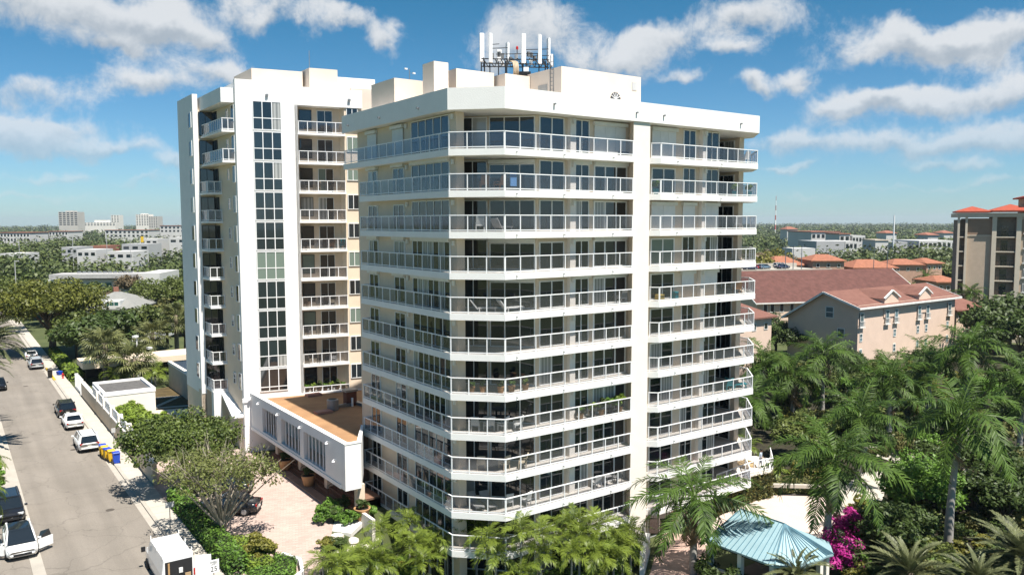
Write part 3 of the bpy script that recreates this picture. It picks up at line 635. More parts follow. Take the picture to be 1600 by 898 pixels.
MB().prism([(X + .351, 12.171), (-5.2, 12.171), (-2.7, 16.8), (-2.7, 34), (X + .351, 34)], zb, zb + .25).build('floor_slab', CREAM, entry)
MB().box(-2.9, 17, 0, -2.0, 34, 4.9).build('lobby_wall', mat('lobby_brown', (.16, .10, .07), .8, .1), entry)
MB().box(-4.4, 15, zb + .25, -4.1, 33, zb + 1.6).build('inner_wall', CREAM_L, entry)
for y0, y1 in ops:
    n = 5
    for i in range(n): MB().box(X + .12, y0 + (y1 - y0) * (i + 1) / (n + 1) - .04, ob, X + .2, y0 + (y1 - y0) * (i + 1) / (n + 1) + .04, ot).build('bar', WHITE_M, entry)
lmp = MB(); lmp.lathe([(.02, 0), (.12, -.14), (.13, -.16), (.02, -.17)], 10, (-.2, 0, .1)); lmp.bar((0, 0, .1), (-.2, 0, .12), .04); lmm = lmp.mesh('wall_lamp', AW)
for y, z in ((13.6, 4.2), (14.9, 5.3), (20.7, 5.3), (26.2, 5.3), (31.5, 5.3), (33.8, 5.4)): place('wall_lamp', lmm, entry, (X, y, z))
for y in (12.6, 18.6, 24.6, 30.6): MB().box(-5.0, y, 0, -4.4, y + .6, zb).build('column', CREAM, entry)
STEPM = pavers('step_brick', (.27, .15, .10), (.2, .11, .075), .5, .1)
for i in range(5): MB().box(-5.6 + .38 * i, 13.2, 0, -2.8, 31.5, .16 * (i + 1) + .05).build('step', STEPM, entry)
MB().box(-6.35, 15.4, 0, -5.5, 31, .14).build('kerb_ledge', mat('brick_kerb', (.42, .27, .19), .85, .12, 2), entry)
for y in (17.2, 20.2, 23.2, 26.2):
    hr = MB()
    for x, z0 in ((-5.5, .2), (-4.8, .5), (-4.1, .8)): hr.bar((x, y, z0), (x, y, z0 + .9), .03)
    hr.bar((-5.5, y, 1.1), (-4.1, y, 1.7), .03); hr.build('handrail', DARKM, entry)
acm = MB()
def roof_unit(px, py, w, h, label):
    p = L(px, py, 5.2); o = empty('air_conditioner', p, label=label, cat='air conditioner')
    MB().lathe([(w * .48, 0), (w * .5, .04), (w * .5, h), (w * .42, h + .06), (w * .1, h + .07)], 16, p).build('casing', STEEL, o)
    MB().lathe([(w * .36, 0), (w * .36, .03), (.05, .04)], 16, p + Vector((0, 0, h + .07))).build('fan_grille', DARKM, o)
roof_unit(520, 640, 1.05, .95, 'grey round air conditioner on the brown flat roof')
p = L(547, 632, 5.2); o = empty('roof_shaft', p, label='brown box shaft with a grey cap on the brown flat roof', cat='roof vent')
MB().box(p.x - .5, p.y - .4, 5.15, p.x + .5, p.y + .4, 6.5).build('shaft', mat('rust_brown', (.15, .06, .04), .85), o); MB().box(p.x - .6, p.y - .5, 6.5, p.x + .6, p.y + .5, 6.7).build('cap', STEEL, o)
MB().tube([(p.x - .1, p.y - .75, 5.2), (p.x - .1, p.y - .75, 6.0)], .1, 8).build('vent_pipe', AW, o)
HATCH = mat('hatch_pink', (.42, .22, .17), .8)
for px, py, lb in ((505, 645, 'pink square roof hatch lying beside the air conditioner'), (490, 618, 'long pink roof hatch near the tower base')):
    p = L(px, py, 5.2); tag(MB().box(-.75, -.45, 0, .75, .45, .22).build('roof_hatch', HATCH, bevel=.03, loc=p), lb, 'roof hatch')
p = L(538, 636, 5.2); dk = MB(); dk.obox(p + Vector((.2, .3, .12)), (3.2, .35, .3), .2); dk.obox(p + Vector((1.6, -.4, .12)), (.35, 1.6, .3), .2); tag(dk.build('roof_duct', STEEL), 'grey bent air duct lying on the brown roof', 'duct')
# ------------------------------------------------------------------ vegetation kit
L_OAK = leaf('leaf_oak', (.030, .048, .012), (.125, .155, .038)); L_DARK = leaf('leaf_dark', (.018, .035, .010), (.070, .105, .026))
L_LIME = leaf('leaf_lime', (.06, .10, .012), (.21, .29, .04)); L_OLIVE = leaf('leaf_olive', (.055, .058, .018), (.17, .165, .055))
L_YEL = leaf('leaf_yellowgreen', (.045, .058, .012), (.19, .18, .035)); L_BROWN = leaf('leaf_brownish', (.06, .045, .025), (.17, .13, .075))
L_HEDGE = leaf('leaf_hedge', (.03, .07, .012), (.13, .24, .035)); L_BOUG = leaf('bougainvillea_bract', (.16, .008, .075), (.48, .03, .26), .3)
P_ROYAL = leaf('frond_royal', (.009, .028, .004), (.072, .128, .018), .22, .5, .55); P_ADON = leaf('frond_young_palm', (.03, .062, .008), (.18, .235, .035), .3, .7, .4)
P_DATE = leaf('frond_date', (.045, .058, .03), (.17, .185, .085), .2, .5, .45); P_SABAL = leaf('frond_fan', (.045, .055, .022), (.17, .18, .065), .2, .5, .45)
P_DEAD = leaf('frond_dry', (.10, .07, .04), (.26, .19, .11), .15)
STALK = mat('palm_stalk', (.26, .26, .06), .5, .1, 2); SHAFT = mat('palm_crownshaft', (.12, .17, .05), .5, .15, 2)
TRUNKG = mat('royal_palm_trunk', (.36, .34, .31), .9, .12, 2.5, .3, 8); TRUNKB = mat('brown_palm_trunk', (.24, .19, .14), .95, .2, 5, .6, 10); BARK = mat('pale_bark', (.33, .29, .23), .95, .15, 4, .3, 15); BARKD = mat('dark_bark', (.11, .085, .06), .95, .2, 4, .4, 12)
def frond_mesh(name, m, Lf, droop, n, ll, lw, plume, vee, fwd, sag, seed, side=0.):
    """a feather frond along +x: curved rib and n leaflets a side"""
    r = random.Random(seed); b = MB(); pts = []; p = Vector((0, 0, 0)); N = 16
    for i in range(N + 1):
        t = i / N; a = -R(droop) * t ** 1.5; pts.append(p.copy()); p = p + Vector((math.cos(a) * math.cos(side * t), math.sin(side * t) * .6, math.sin(a))) * Lf / N
    b.tube(pts, [.045 * (1 - .85 * i / N) * Lf / 3.5 for i in range(N + 1)], 3, False)
    for i in range(n):
        t = .12 + .88 * (i + .5) / n; k = t * N; i0 = min(int(k), N - 1); q = pts[i0].lerp(pts[i0 + 1], k - i0); tg = (pts[i0 + 1] - pts[i0]).normalized()
        prof = math.sin(math.pi * min(1, (.16 + .84 * t)) ** .8) ** .6 if t < .95 else .45
        sdv = Vector((0, 1, 0)); up = tg.cross(sdv) * -1
        if up.z < 0: up = -up
        for s in (-1, 1):
            l = ll * max(prof, .3) * r.uniform(.85, 1.12); a = R(vee + r.uniform(-plume, plume)); f = fwd + .5 * t + r.uniform(-.12, .12)
            d = (sdv * s * math.cos(a) + up * math.sin(a) + tg * f).normalized(); w = d.cross(up).normalized() * lw * .5
            if w.length < .001: w = tg * lw * .5
            m1 = q + d * l * .55 + Vector((0, 0, -sag * l * .22)); e = q + d * l + Vector((0, 0, -sag * l * r.uniform(.6, 1.)))
            b.add([q - w * .6, q + w * .6, m1 + w, m1 - w, e], [(0, 1, 2, 3), (3, 2, 4)])
    return b.mesh(name, m)
def fan_mesh(name, m, pet, rad, nb, seed):
    r = random.Random(seed); b = MB(); b.tube([(0, 0, 0), (pet * .5, 0, .04), (pet, 0, -.02)], [.025, .02, .018], 3, False); c = Vector((pet, 0, 0))
    for i in range(nb):
        a = R(-150 + 300 * i / (nb - 1)); d = Vector((math.cos(a), math.sin(a), .1 * r.uniform(-1, 1) - .1 * abs(math.sin(a)))).normalized(); w = Vector((-d.y, d.x, .3 * r.uniform(-1, 1))).normalized() * .05
        l = rad * (1 - .25 * abs(a) / math.pi) * r.uniform(.9, 1.1); m1 = c + d * l * .6; e = c + d * l + Vector((0, 0, -.3 * l))
        b.add([c - w * .3, c + w * .3, m1 + w, m1 - w, e], [(0, 1, 2, 3), (3, 2, 4)])
    return b.mesh(name, m)
FR = {'royal': [frond_mesh('frond', P_ROYAL, 3.9, d, 42, .86, .07, 32, 8, .35, .55, i, s) for i, (d, s) in enumerate(((55, .1), (75, -.15), (95, .2), (115, 0), (70, .25)))],
      'royal_dry': [frond_mesh('dry_frond', P_DEAD, 3.4, 130, 46, .7, .07, 40, 0, .5, 1.2, 11)],
      'young': [frond_mesh('frond', P_ADON, 2.2, d, 21, .68, .062, 22, 18, .45, .45, 20 + i, s) for i, (d, s) in enumerate(((70, .1), (95, -.1), (120, .1), (85, -.2)))],
      'date': [frond_mesh('frond', P_DATE, 3.4, d, 60, .46, .055, 16, 26, .75, .12, 40 + i, s) for i, (d, s) in enumerate(((45, .1), (60, -.1), (80, .1)))],
      'coconut': [frond_mesh('frond', P_ADON, 3.3, d, 32, .72, .065, 12, 0, .4, .7, 50 + i, s) for i, (d, s) in enumerate(((60, .1), (90, -.1), (110, .1)))],
      'sabal': [fan_mesh('frond', P_SABAL, 1.15, .95, 22, 60 + i) for i in range(3)],
      'sabal_dry': [fan_mesh('dry_frond', P_DEAD, .9, .8, 18, 70)]}
def palm(kind, name, x, y, z, h, label, group=None, seed=0, nf=None, size=1., lean=(0, 0), cat='palm tree', dry=0):
    r = random.Random(seed * 13 + 5); o = empty(name, (x, y, z), label=label, cat=cat, group=group)
    top = Vector((x + lean[0], y + lean[1], z + h)); base = Vector((x, y, z - .2)); N = 7
    path = [base.lerp(top, i / N) + Vector((lean[0], lean[1], 0)) * -.35 * math.sin(math.pi * i / N) for i in range(N + 1)]
    if kind == 'royal':
        sh = 1.05 * size; MB().tube(path, [.205 * size * (1.15 if i == 0 else 1 - .25 * i / N + .08 * math.sin(i)) for i in range(N + 1)], 10).build('trunk', TRUNKG, o, True)
        MB().tube([top - Vector((0, 0, .1)), top + Vector((0, 0, sh * .4)), top + Vector((0, 0, sh))], [.16 * size, .17 * size, .08 * size], 8).build('crownshaft', SHAFT, o, True); hub = top + Vector((0, 0, sh * .92)); nf = nf or 17; el = (78, -32)
    elif kind == 'young':
        MB().tube(path, [.11 * size * (1.1 - .3 * i / N) for i in range(N + 1)], 7).build('trunk', TRUNKG, o, True); MB().tube([top - Vector((0, 0, .05)), top + Vector((0, 0, .55 * size))], [.1 * size, .05 * size], 7).build('crownshaft', SHAFT, o, True); hub = top + Vector((0, 0, .45 * size)); nf = nf or 14; el = (78, -8)
    elif kind == 'date':
        MB().tube(path, [.3 * size * (1.15 - .1 * i / N) for i in range(N + 1)], 9).build('trunk', TRUNKB, o, True); hub = top; nf = nf or 34; el = (82, -18)
    elif kind == 'coconut':
        MB().tube(path, [.17 * size * (1.3 - .4 * i / N) for i in range(N + 1)], 8).build('trunk', TRUNKG, o, True); hub = top; nf = nf or 15; el = (75, -25)
    else:
        MB().tube(path, [.2 * size * (1.1 - .1 * i / N) for i in range(N + 1)], 8).build('trunk', TRUNKB, o, True); hub = top; nf = nf or 30; el = (80, -40)
    for i in range(nf):
        t = (i + .5) / nf; e = el[0] + (el[1] - el[0]) * t ** .75 + r.uniform(-6, 6); az = i * 2.39996 + r.uniform(-.25, .25); me = FR[kind][r.randrange(len(FR[kind]))]
        s = size * r.uniform(.86, 1.1) * (.78 if t < .15 else 1)
        place('frond', me, o, hub - Vector((0, 0, .25 * size * t)), (r.uniform(-.35, .35), -R(e), az), (s, s, s))
    for i in range(dry):
        k = 'sabal_dry' if kind == 'sabal' else 'royal_dry'; az = r.uniform(0, 6.28); s = size * r.uniform(.7, .95)
        place('dry_frond', FR[k][0], o, hub - Vector((0, 0, .5 * size)), (r.uniform(-.3, .3), -R(r.uniform(-65, -45)), az), (s, s, s))
    return o
def leaves_mesh(name, pts, size, m, seed=0, flat=.5, aspect=.55, out=None):
    """one rhombic leaf (or leaf spray) a point"""
    g = np.random.default_rng(seed); n = len(pts); pts = np.asarray(pts, float)
    nrm = g.normal(size=(n, 3)); nrm[:, 2] = np.abs(nrm[:, 2]) + flat
    if out is not None: nrm += out
    nrm /= np.linalg.norm(nrm, axis=1)[:, None]; a = np.cross(nrm, g.normal(size=(n, 3))); a /= np.linalg.norm(a, axis=1)[:, None]; b = np.cross(nrm, a)
    s = (np.asarray(size) * g.uniform(.65, 1.35, n))[:, None]; a *= s; b *= s * aspect
    v = np.stack([pts - a, pts - b * .9 - a * .1, pts + a, pts + b * .9 - a * .1], 1).reshape(-1, 3)
    me = bpy.data.meshes.new(name); me.vertices.add(4 * n); me.vertices.foreach_set('co', v.ravel()); me.loops.add(4 * n); me.loops.foreach_set('vertex_index', np.arange(4 * n, dtype=np.int32))
    me.polygons.add(n); me.polygons.foreach_set('loop_start', np.arange(0, 4 * n, 4, dtype=np.int32)); me.polygons.foreach_set('loop_total', np.full(n, 4, dtype=np.int32))
    me.materials.append(m); me.update(calc_edges=True); me.validate(); return me
def clumps(g, centers, radii, per):
    out = []; nr = []
    for c, rr in zip(centers, radii):
        d = g.normal(size=(per, 3)); d /= np.linalg.norm(d, axis=1)[:, None]; q = d * (g.uniform(.35, 1., per) ** .5)[:, None] * np.array(rr); out.append(np.array(c) + q); nr.append(d)
    return np.concatenate(out), np.concatenate(nr)
def crown_points(seed, rx, ry, rz, zc, ncl, per, cr=.36, hollow=.6):
    """leaf clumps over an uneven dome: gaps between clumps let the background through"""
    g = np.random.default_rng(seed); cs = []; rs = []
    for i in range(ncl):
        d = g.normal(size=3); d /= np.linalg.norm(d)
        if d[2] < -.35: d[2] *= -.5
        k = g.uniform(hollow, 1.0) * (1 + .14 * math.sin(3 * math.atan2(d[1], d[0]) + seed)); cs.append((d[0] * rx * k, d[1] * ry * k, zc + d[2] * rz * k)); s = g.uniform(.65, 1.25) * cr * rx; rs.append((s, s, s * .62))
    return clumps(g, cs, rs, per)
def limb_tree(seed, h0, tips, spread=.35, r0=.16, zc=None):
    r = random.Random(seed); b = MB()
    for t in tips:
        t = Vector(t); k = Vector((r.uniform(-.12, .12), r.uniform(-.12, .12), h0 * r.uniform(.75, 1.05))); m1 = k.lerp(t, .5) + Vector((r.uniform(-spread, spread), r.uniform(-spread, spread), r.uniform(0, spread)))
        b.tube([k * .9, k, m1, t], [r0 * .6, r0 * .55, r0 * .3, r0 * .1], 5, False)
    return b
def make_tree(name, seed, rx, ry, rz, zc, ncl, per, size, lm, bark=BARKD, tr=.22, nl=9, cr=.36, hollow=.6, z0=-.3):
    """prototype tree at the origin; returns (trunk mesh, crown mesh)"""
    pts, nr = crown_points(seed, rx, ry, rz, zc, ncl, per, cr, hollow)
    g = np.random.default_rng(seed + 1); tips = [(rx * .7 * math.cos(a) * g.uniform(.4, 1), ry * .7 * math.sin(a) * g.uniform(.4, 1), zc + rz * g.uniform(-.1, .6)) for a in np.linspace(0, 6.28, nl, False)]
    h0 = max(zc - rz * .75, .8); t = limb_tree(seed, h0, tips, .35 * rx / 3, tr); t.tube([(0, 0, z0), (.05, 0, h0 * .5), (0, .05, h0 * 1.02)], [tr * 1.35, tr, tr * .9], 8, False)
    return t.mesh('trunk', bark), leaves_mesh('crown', pts, size, lm, seed, .35, .6, nr * .8)
def put_tree(name, tm, x, y, z, s, rz, label, cat='tree', group=None, sz=None):
    o = empty(name, (x, y, z), label=label, cat=cat, group=group); sc = (s, s, sz or s)
    place('trunk', tm[0], o, (x, y, z), (0, 0, rz), sc); place('crown', tm[1], o, (x, y, z), (0, 0, rz), sc); return o
def shrub_mesh(seed, rx, ry, rz, per, size, lm, ncl=14):
    pts, nr = crown_points(seed, rx * .8, ry * .8, rz * .8, rz * .75, ncl, per, .42, .45); pts[:, 2] = np.abs(pts[:, 2]); return leaves_mesh('shrub', pts, size, lm, seed, .3, .6, nr)
def hedge(name, poly, z0, h, n, size, lm, label, seed=0, group=None):
    """clipped hedge: leaves packed over the top and sides of a prism, twigs inside"""
    g = np.random.default_rng(seed); P = [Vector((*p, 0)) for p in poly]; cx = sum(p[0] for p in poly) / len(poly); cy = sum(p[1] for p in poly) / len(poly)
    o = empty(name, (cx, cy, z0), label=label, cat='hedge', group=group); segs = [(P[i], P[(i + 1) % len(P)]) for i in range(len(P))]; ar = abs(sum(a.x * b.y - b.x * a.y for a, b in segs)) / 2; per = sum((b - a).length for a, b in segs); ns = int(n * per * h / (per * h + ar)); pts = []; nr = []
    w = np.array([(b - a).length for a, b in segs]); idx = g.choice(len(segs), ns, p=w / w.sum())
    for i in idx:
        a, b = segs[i]; q = a.lerp(b, g.uniform()); d = (b - a).normalized(); pts.append((q.x + g.normal() * .07, q.y + g.normal() * .07, z0 + h * g.uniform(.02, 1))); nr.append((d.y, -d.x, .2))
    from mathutils.geometry import intersect_point_quad_2d
    x0, x1 = min(p[0] for p in poly), max(p[0] for p in poly); y0, y1 = min(p[1] for p in poly), max(p[1] for p in poly); k = 0
    def inside(x, y):
        c = False
        for a, b in segs:
            if (a.y > y) != (b.y > y) and x < (b.x - a.x) * (y - a.y) / (b.y - a.y) + a.x: c = not c
        return c
    while k < n - ns:
        x, y = g.uniform(x0, x1), g.uniform(y0, y1)
        if inside(x, y): pts.append((x, y, z0 + h + g.normal() * .06)); nr.append((0, 0, 1.2)); k += 1
    place('foliage', leaves_mesh('foliage', pts, size, lm, seed, .3, .6, np.array(nr)), o)
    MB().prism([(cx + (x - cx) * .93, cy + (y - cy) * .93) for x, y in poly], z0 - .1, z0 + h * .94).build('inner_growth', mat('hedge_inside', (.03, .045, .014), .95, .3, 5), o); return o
# ------------------------------------------------------------------ vehicles
TYRE = mat('tyre', (.02, .02, .021), .85); RIM = mat('alloy_rim', (.5, .51, .52), .3, .05, 5, metal=.8); CARGL = glass_pane('car_glass', (.006, .008, .01), spec=.8); TAIL = mat('tail_light', (.42, .015, .012), .2, coat=.5); HEADL = mat('head_light', (.75, .78, .8), .15, coat=.6)
TRIM = mat('black_trim', (.018, .018, .02), .5); PLATE = mat('number_plate', (.7, .7, .66), .5); SKIRT = TRIM
def paint(name, c): return mat('paint_' + name, c, .25, .02, 2, spec=.5, coat=.8)
CARP = {'suv': dict(L=4.7, W=1.92, H=1.68, hood=.98, belt=1.02, g0=-.62, g1=.98, r0=-.30, r1=.86, tail=1.08), 'sedan': dict(L=4.75, W=1.84, H=1.43, hood=.86, belt=.92, g0=-.55, g1=.72, r0=-.18, r1=.40, tail=.98),
        'crossover': dict(L=4.72, W=1.92, H=1.60, hood=.92, belt=1.0, g0=-.68, g1=.94, r0=-.22, r1=.55, tail=1.08), 'hatch': dict(L=4.4, W=1.8, H=1.52, hood=.92, belt=.97, g0=-.6, g1=.96, r0=-.25, r1=.78, tail=1.02)}
def car(kind, p, x, y, z, rz, label, group=None, doors=False):
    """front towards +x before turning; x stations are fractions of half length, -1 = nose"""
    c = CARP[kind]; hl, hw = c['L'] / 2, c['W'] / 2; o = empty('parked_car', (x, y, z), rz, label=label, cat='car', group=group); M = WM[o.name]
    def put(b, name, m, par=o, smooth=False, bev=0.):
        b.xf(M); return b.build(name, m, par, smooth, bev)
    # lower body: lofted rings, nose at +x
    st = [(-1.0, .42, .70, .80), (-.96, .30, .80, .90), (-.82, .26, c['hood'] - .06, .97), (-.55, .24, c['hood'] + .02, 1.), (-.2, .24, c['belt'], 1.), (.4, .24, c['belt'] + .02, 1.), (.8, .26, c['tail'], .98), (.95, .32, c['tail'] - .03, .93), (1.0, .45, c['tail'] - .18, .84)]
    b = MB(); n = 10
    for fx, zl, zt, w in st:
        X_ = -fx * hl; W_ = w * hw
        b.v += [(X_, -W_ * .86, zl), (X_, -W_ * .97, zl + .1), (X_, -W_, (zl + zt) / 2 - .02), (X_, -W_ * .97, zt - .12), (X_, -W_ * .84, zt), (X_, W_ * .84, zt), (X_, W_ * .97, zt - .12), (X_, W_, (zl + zt) / 2 - .02), (X_, W_ * .97, zl + .1), (X_, W_ * .86, zl)]
    for i in range(len(st) - 1):
        for k in range(n): b.f.append((i * n + k, i * n + (k + 1) % n, (i + 1) * n + (k + 1) % n, (i + 1) * n + k))
    b.f += [tuple(range(n)), tuple(range((len(st) - 1) * n + n - 1, (len(st) - 1) * n - 1, -1))]; body = put(b, 'body', p, smooth=True)
    # greenhouse
    g0, g1, r0, r1 = (-q * hl for q in (c['g0'], c['g1'], c['r0'], c['r1'])); zb, zr = c['belt'] - .03, c['H']; wb, wr = hw * .93, hw * .72
    b = MB(); b.v = [(g0, -wb * .95, zb), (g0, wb * .95, zb), (g1, -wb * .92, zb + .02), (g1, wb * .92, zb + .02), (r0, -wr, zr - .04), (r0, wr, zr - .04), (r1, -wr * .96, zr - .06), (r1, wr * .96, zr - .06)]
    b.f = [(0, 1, 5, 4), (3, 2, 6, 7), (2, 0, 4, 6), (1, 3, 7, 5), (4, 5, 7, 6)]; put(b, 'glasshouse', CARGL)
    b = MB(); b.prism([(r0 + .05, -wr * .98), (r0 + .05, wr * .98), (r1 - .05, wr * .94), (r1 - .05, -wr * .94)][::-1], zr - .05, zr, [(r0 - .12, -wr * .86), (r0 - .12, wr * .86), (r1 + .15, wr * .84), (r1 + .15, -wr * .84)][::-1]); put(b, 'roof', p if doors is False else CARGL)
    for s in (-1, 1):
        b = MB(); b.bar((g0, s * wb * .95, zb), (r0, s * wr, zr - .03), .07); b.bar((g1, s * wb * .92, zb), (r1, s * wr * .96, zr - .04), .12)
        b.bar(((g0 * .25 + g1 * .75), s * wb * .95, zb), ((r0 * .25 + r1 * .75), s * wr * .99, zr - .04), .08); b.bar(((g0 + g1) / 2 + .05, s * wb * .955, zb), ((r0 + r1) / 2 + .1, s * wr, zr - .04), .07); b.bar((r0, s * wr, zr - .03), (r1, s * wr * .96, zr - .05), .06)
        put(b, 'pillar', p)
    wr_ = .34
    for fx in (.63, -.60):
        for s in (-1, 1):
            t = MB(); t.lathe([(.2, -.11), (wr_ - .03, -.11), (wr_, -.07), (wr_, .07), (wr_ - .03, .11), (.2, .11)], 18); t.xf(Matrix.Translation((fx * hl, s * (hw - .10), wr_)) @ Matrix.Rotation(R(90), 4, 'X')); w_ = put(t, 'wheel', TYRE)
            t = MB(); t.lathe([(.02, -.02), (.19, -.01), (.21, .0), (.21, .03)], 14); t.xf(Matrix.Translation((fx * hl, s * (hw + .012), wr_)) @ Matrix.Rotation(R(90) * s, 4, 'X')); put(t, 'rim', RIM, w_)
            t = MB(); pr = [(math.cos(R(a)), math.sin(R(a))) for a in range(0, 181, 15)]
            v = [(fx * hl + .42 * ca, s * (hw + .004), wr_ + .42 * sa) for ca, sa in pr] + [(fx * hl + .34 * ca, s * (hw + .004), wr_ + .34 * sa) for ca, sa in pr]; t.add(v, [(i, i + 1, i + 14, i + 13) for i in range(12)]); put(t, 'wheel_arch', TRIM)
    for s in (-1, 1):
        b = MB(); b.obox((hl * .93, s * hw * .68, c['hood'] - .20), (.22, hw * .36, .12), s * -.35); put(b, 'headlight', HEADL)
        b = MB(); b.obox((-hl * .965, s * hw * .70, c['tail'] - .17), (.14, hw * .34, .16), s * .25); put(b, 'tail_light', TAIL)
        b = MB(); b.obox((g0 - .28, s * (hw + .1), zb + .08), (.14, .2, .13)); put(b, 'mirror', p)
    b = MB(); b.obox((-hl - .0, 0, c['tail'] - .42), (.03, .34, .12)); put(b, 'number_plate', PLATE)
    b = MB(); b.obox((hl * .985, 0, .46), (.08, hw * 1.1, .16)); put(b, 'grille', TRIM); b = MB(); b.obox((-hl * .985, 0, .40), (.06, hw * 1.5, .14)); put(b, 'rear_bumper', TRIM)
    b = MB(); b.obox((0, 0, .2), (hl * 1.5, hw * 1.7, .12)); put(b, 'underside', TRIM)
    if kind == 'suv':
        b = MB()
        for s in (-1, 1): b.bar((r0 - .1, s * wr * .9, zr + .04), (r1 + .15, s * wr * .88, zr + .03), .04)
        put(b, 'roof_rail', TRIM)
    if doors:
        for s in (-1, 1):
            b = MB(); h0 = Vector((g0 - .05, s * hw, 0)); d = Vector((-.55, s * .83, 0)); b.prism([(h0.x, h0.y), (h0.x + d.x * 1.05, h0.y + d.y * 1.05), (h0.x + d.x * 1.05 + .05, h0.y + d.y * 1.05 + .06 * s), (h0.x + .06, h0.y + .06 * s)], .34, zb); dr = put(b, 'door', p)
            b = MB(); a, e = h0 + Vector((-.12, 0, zb)) , h0 + d * 1.0 + Vector((0, 0, zb)); b.add([a, e, e + Vector((.02, -s * .12, .45)), a + d * .35 + Vector((0, -s * .1, .46))], [(0, 1, 2, 3)]); put(b, 'door_window', CARGL, dr)
    return o
WPAINT = paint('white', (.78, .78, .77)); BPAINT = paint('black', (.012, .012, .014)); SPAINT = paint('silver', (.42, .43, .44)); NPAINT = paint('navy', (.02, .03, .07)); RPAINT = paint('red', (.30, .012, .015)); GPAINT = paint('steel_blue', (.10, .16, .22))
car('suv', BPAINT, -19.15, 62.6, 0, R(90), 'black SUV parked at the kerb ahead of the white sedan'); car('sedan', WPAINT, -19.2, 55.9, 0, R(90), 'white sedan parked between the black SUV and the white SUV'); car('suv', WPAINT, -19.2, 45.5, 0, R(90), 'white SUV parked at the kerb beside the yellow and blue bins')
car('suv', SPAINT, -19.1, 99.9, 0, R(90), 'silver SUV parked at the yellow kerb in the tree shade'); car('sedan', WPAINT, -19.0, 110, 0, R(90), 'white car parked under the big tree in front of a silver SUV')
car('sedan', BPAINT, -24.75, 84.3, 0, R(-90), 'black car at the far kerb across the street from the dark bin'); car('crossover', WPAINT, -26.55, 20.1, 0, R(-90), 'white crossover with both front doors open in the parking bay', doors=True); car('suv', BPAINT, -26.75, 27.9, 0, R(-90), 'black SUV in the parking bay behind the white crossover')
car('sedan', BPAINT, -12.9, 18.8, .02, R(146), 'black sedan on the paved court behind the pale branched tree'); car('suv', BPAINT, -12.0, 23.6, .02, R(146), 'black SUV on the paved court beyond the black sedan')
# work van with its rear doors open
def van(x, y, rz, label):
    o = empty('work_van', (x, y, 0), rz, label=label, cat='van'); M = WM[o.name]
    def put(b, name, m, par=o, sm=False, bev=0.): b.xf(M); return b.build(name, m, par, sm, bev)
    st = [(2.75, .5, .95, .8), (2.6, .38, 1.12, .9), (1.85, .35, 1.28, .97), (1.3, .35, 2.0, .98), (1.0, .35, 2.12, 1), (-2.6, .35, 2.12, 1), (-2.7, .4, 2.05, .98)]; b = MB()
    for X_, zl, zt, w in st:
        W_ = w * .98; tw = W_ * (.86 if zt > 1.5 else .9); zm = min(1.15, zt - .15); b.v += [(X_, -W_ * .95, zl), (X_, -W_, zl + .3), (X_, -W_, zm), (X_, -tw, zt), (X_, tw, zt), (X_, W_, zm), (X_, W_, zl + .3), (X_, W_ * .95, zl)]
    for i in range(len(st) - 1):
        for k in range(8): b.f.append((i * 8 + k, i * 8 + (k + 1) % 8, i * 8 + 8 + (k + 1) % 8, i * 8 + 8 + k))
    b.f += [tuple(range(8)), tuple(range(8 * len(st) - 1, 8 * len(st) - 9, -1))]; put(b, 'body', WPAINT)
    b = MB(); b.box(-2.74, -.78, .55, -2.702, .78, 1.92); put(b, 'cargo_opening', TRIM); ld = [(-.5, .8, .6, .5), (.1, .75, .9, .35), (.5, .7, .5, .4), (-.1, 1.3, .4, .3)]
    for i, (yy, zz, sx, sz) in enumerate(ld): b = MB(); b.obox((-2.77, yy, zz), (.08, sx * .55, sz)); put(b, 'stored_box', (mat('cardboard', (.4, .28, .16), .8), WPAINT, mat('tool_grey', (.2, .2, .22), .6), mat('bucket_white', (.7, .7, .68), .5))[i])
    b = MB(); b.obox((-2.76, .58, 1.25), (.06, .1, 1.2)); put(b, 'timber', mat('timber', (.42, .26, .12), .7))
    for s in (-1,):
        b = MB(); a = Vector((-2.72, s * .95, 0)); d = Vector((-.42, s * .9, 0)); b.prism([(a.x, a.y), (a.x + d.x * .95, a.y + d.y * .95), (a.x + d.x * .95 - .05, a.y + d.y * .95 + .02), (a.x - .05, a.y + .02)], .5, 2.0); dr = put(b, 'rear_door', WPAINT)
        b = MB(); b.obox(a + d * .5 + Vector((-.055, .035 * s, 1.55)), (.55, .02, .5), math.atan2(d.y, d.x)); put(b, 'door_window', CARGL, dr)
    b = MB(); b.add([(1.86, -.86, 1.3), (1.86, .86, 1.3), (1.32, .78, 1.98), (1.32, -.78, 1.98)], [(0, 1, 2, 3)]); put(b, 'windscreen', CARGL)
    for s in (-1, 1):
        b = MB(); b.obox((1.75, s * 1.16, 1.35), (.12, .24, .3)); put(b, 'mirror', TRIM); b = MB(); b.obox((-2.72, s * .9, 1.0), (.06, .12, .4)); put(b, 'tail_light', TAIL)
        for fx in (1.75, -1.7):
            t = MB(); t.lathe([(.2, -.12), (.33, -.12), (.36, -.08), (.36, .08), (.33, .12), (.2, .12)], 18); t.xf(Matrix.Translation((fx, s * .88, .36)) @ Matrix.Rotation(R(90), 4, 'X')); put(t, 'wheel', TYRE)
    for X_ in (.9, -.8, -2.4):
        b = MB(); b.bar((X_, -.85, 2.2), (X_, .85, 2.2), .05)
        for s in (-1, 1): b.bar((X_, s * .84, 2.05), (X_, s * .84, 2.45), .05)
        put(b, 'roof_rack', WPAINT)
    return o
van(-19.15, 9.9, R(90), 'white work van with roof rack and open rear doors at the kerb')
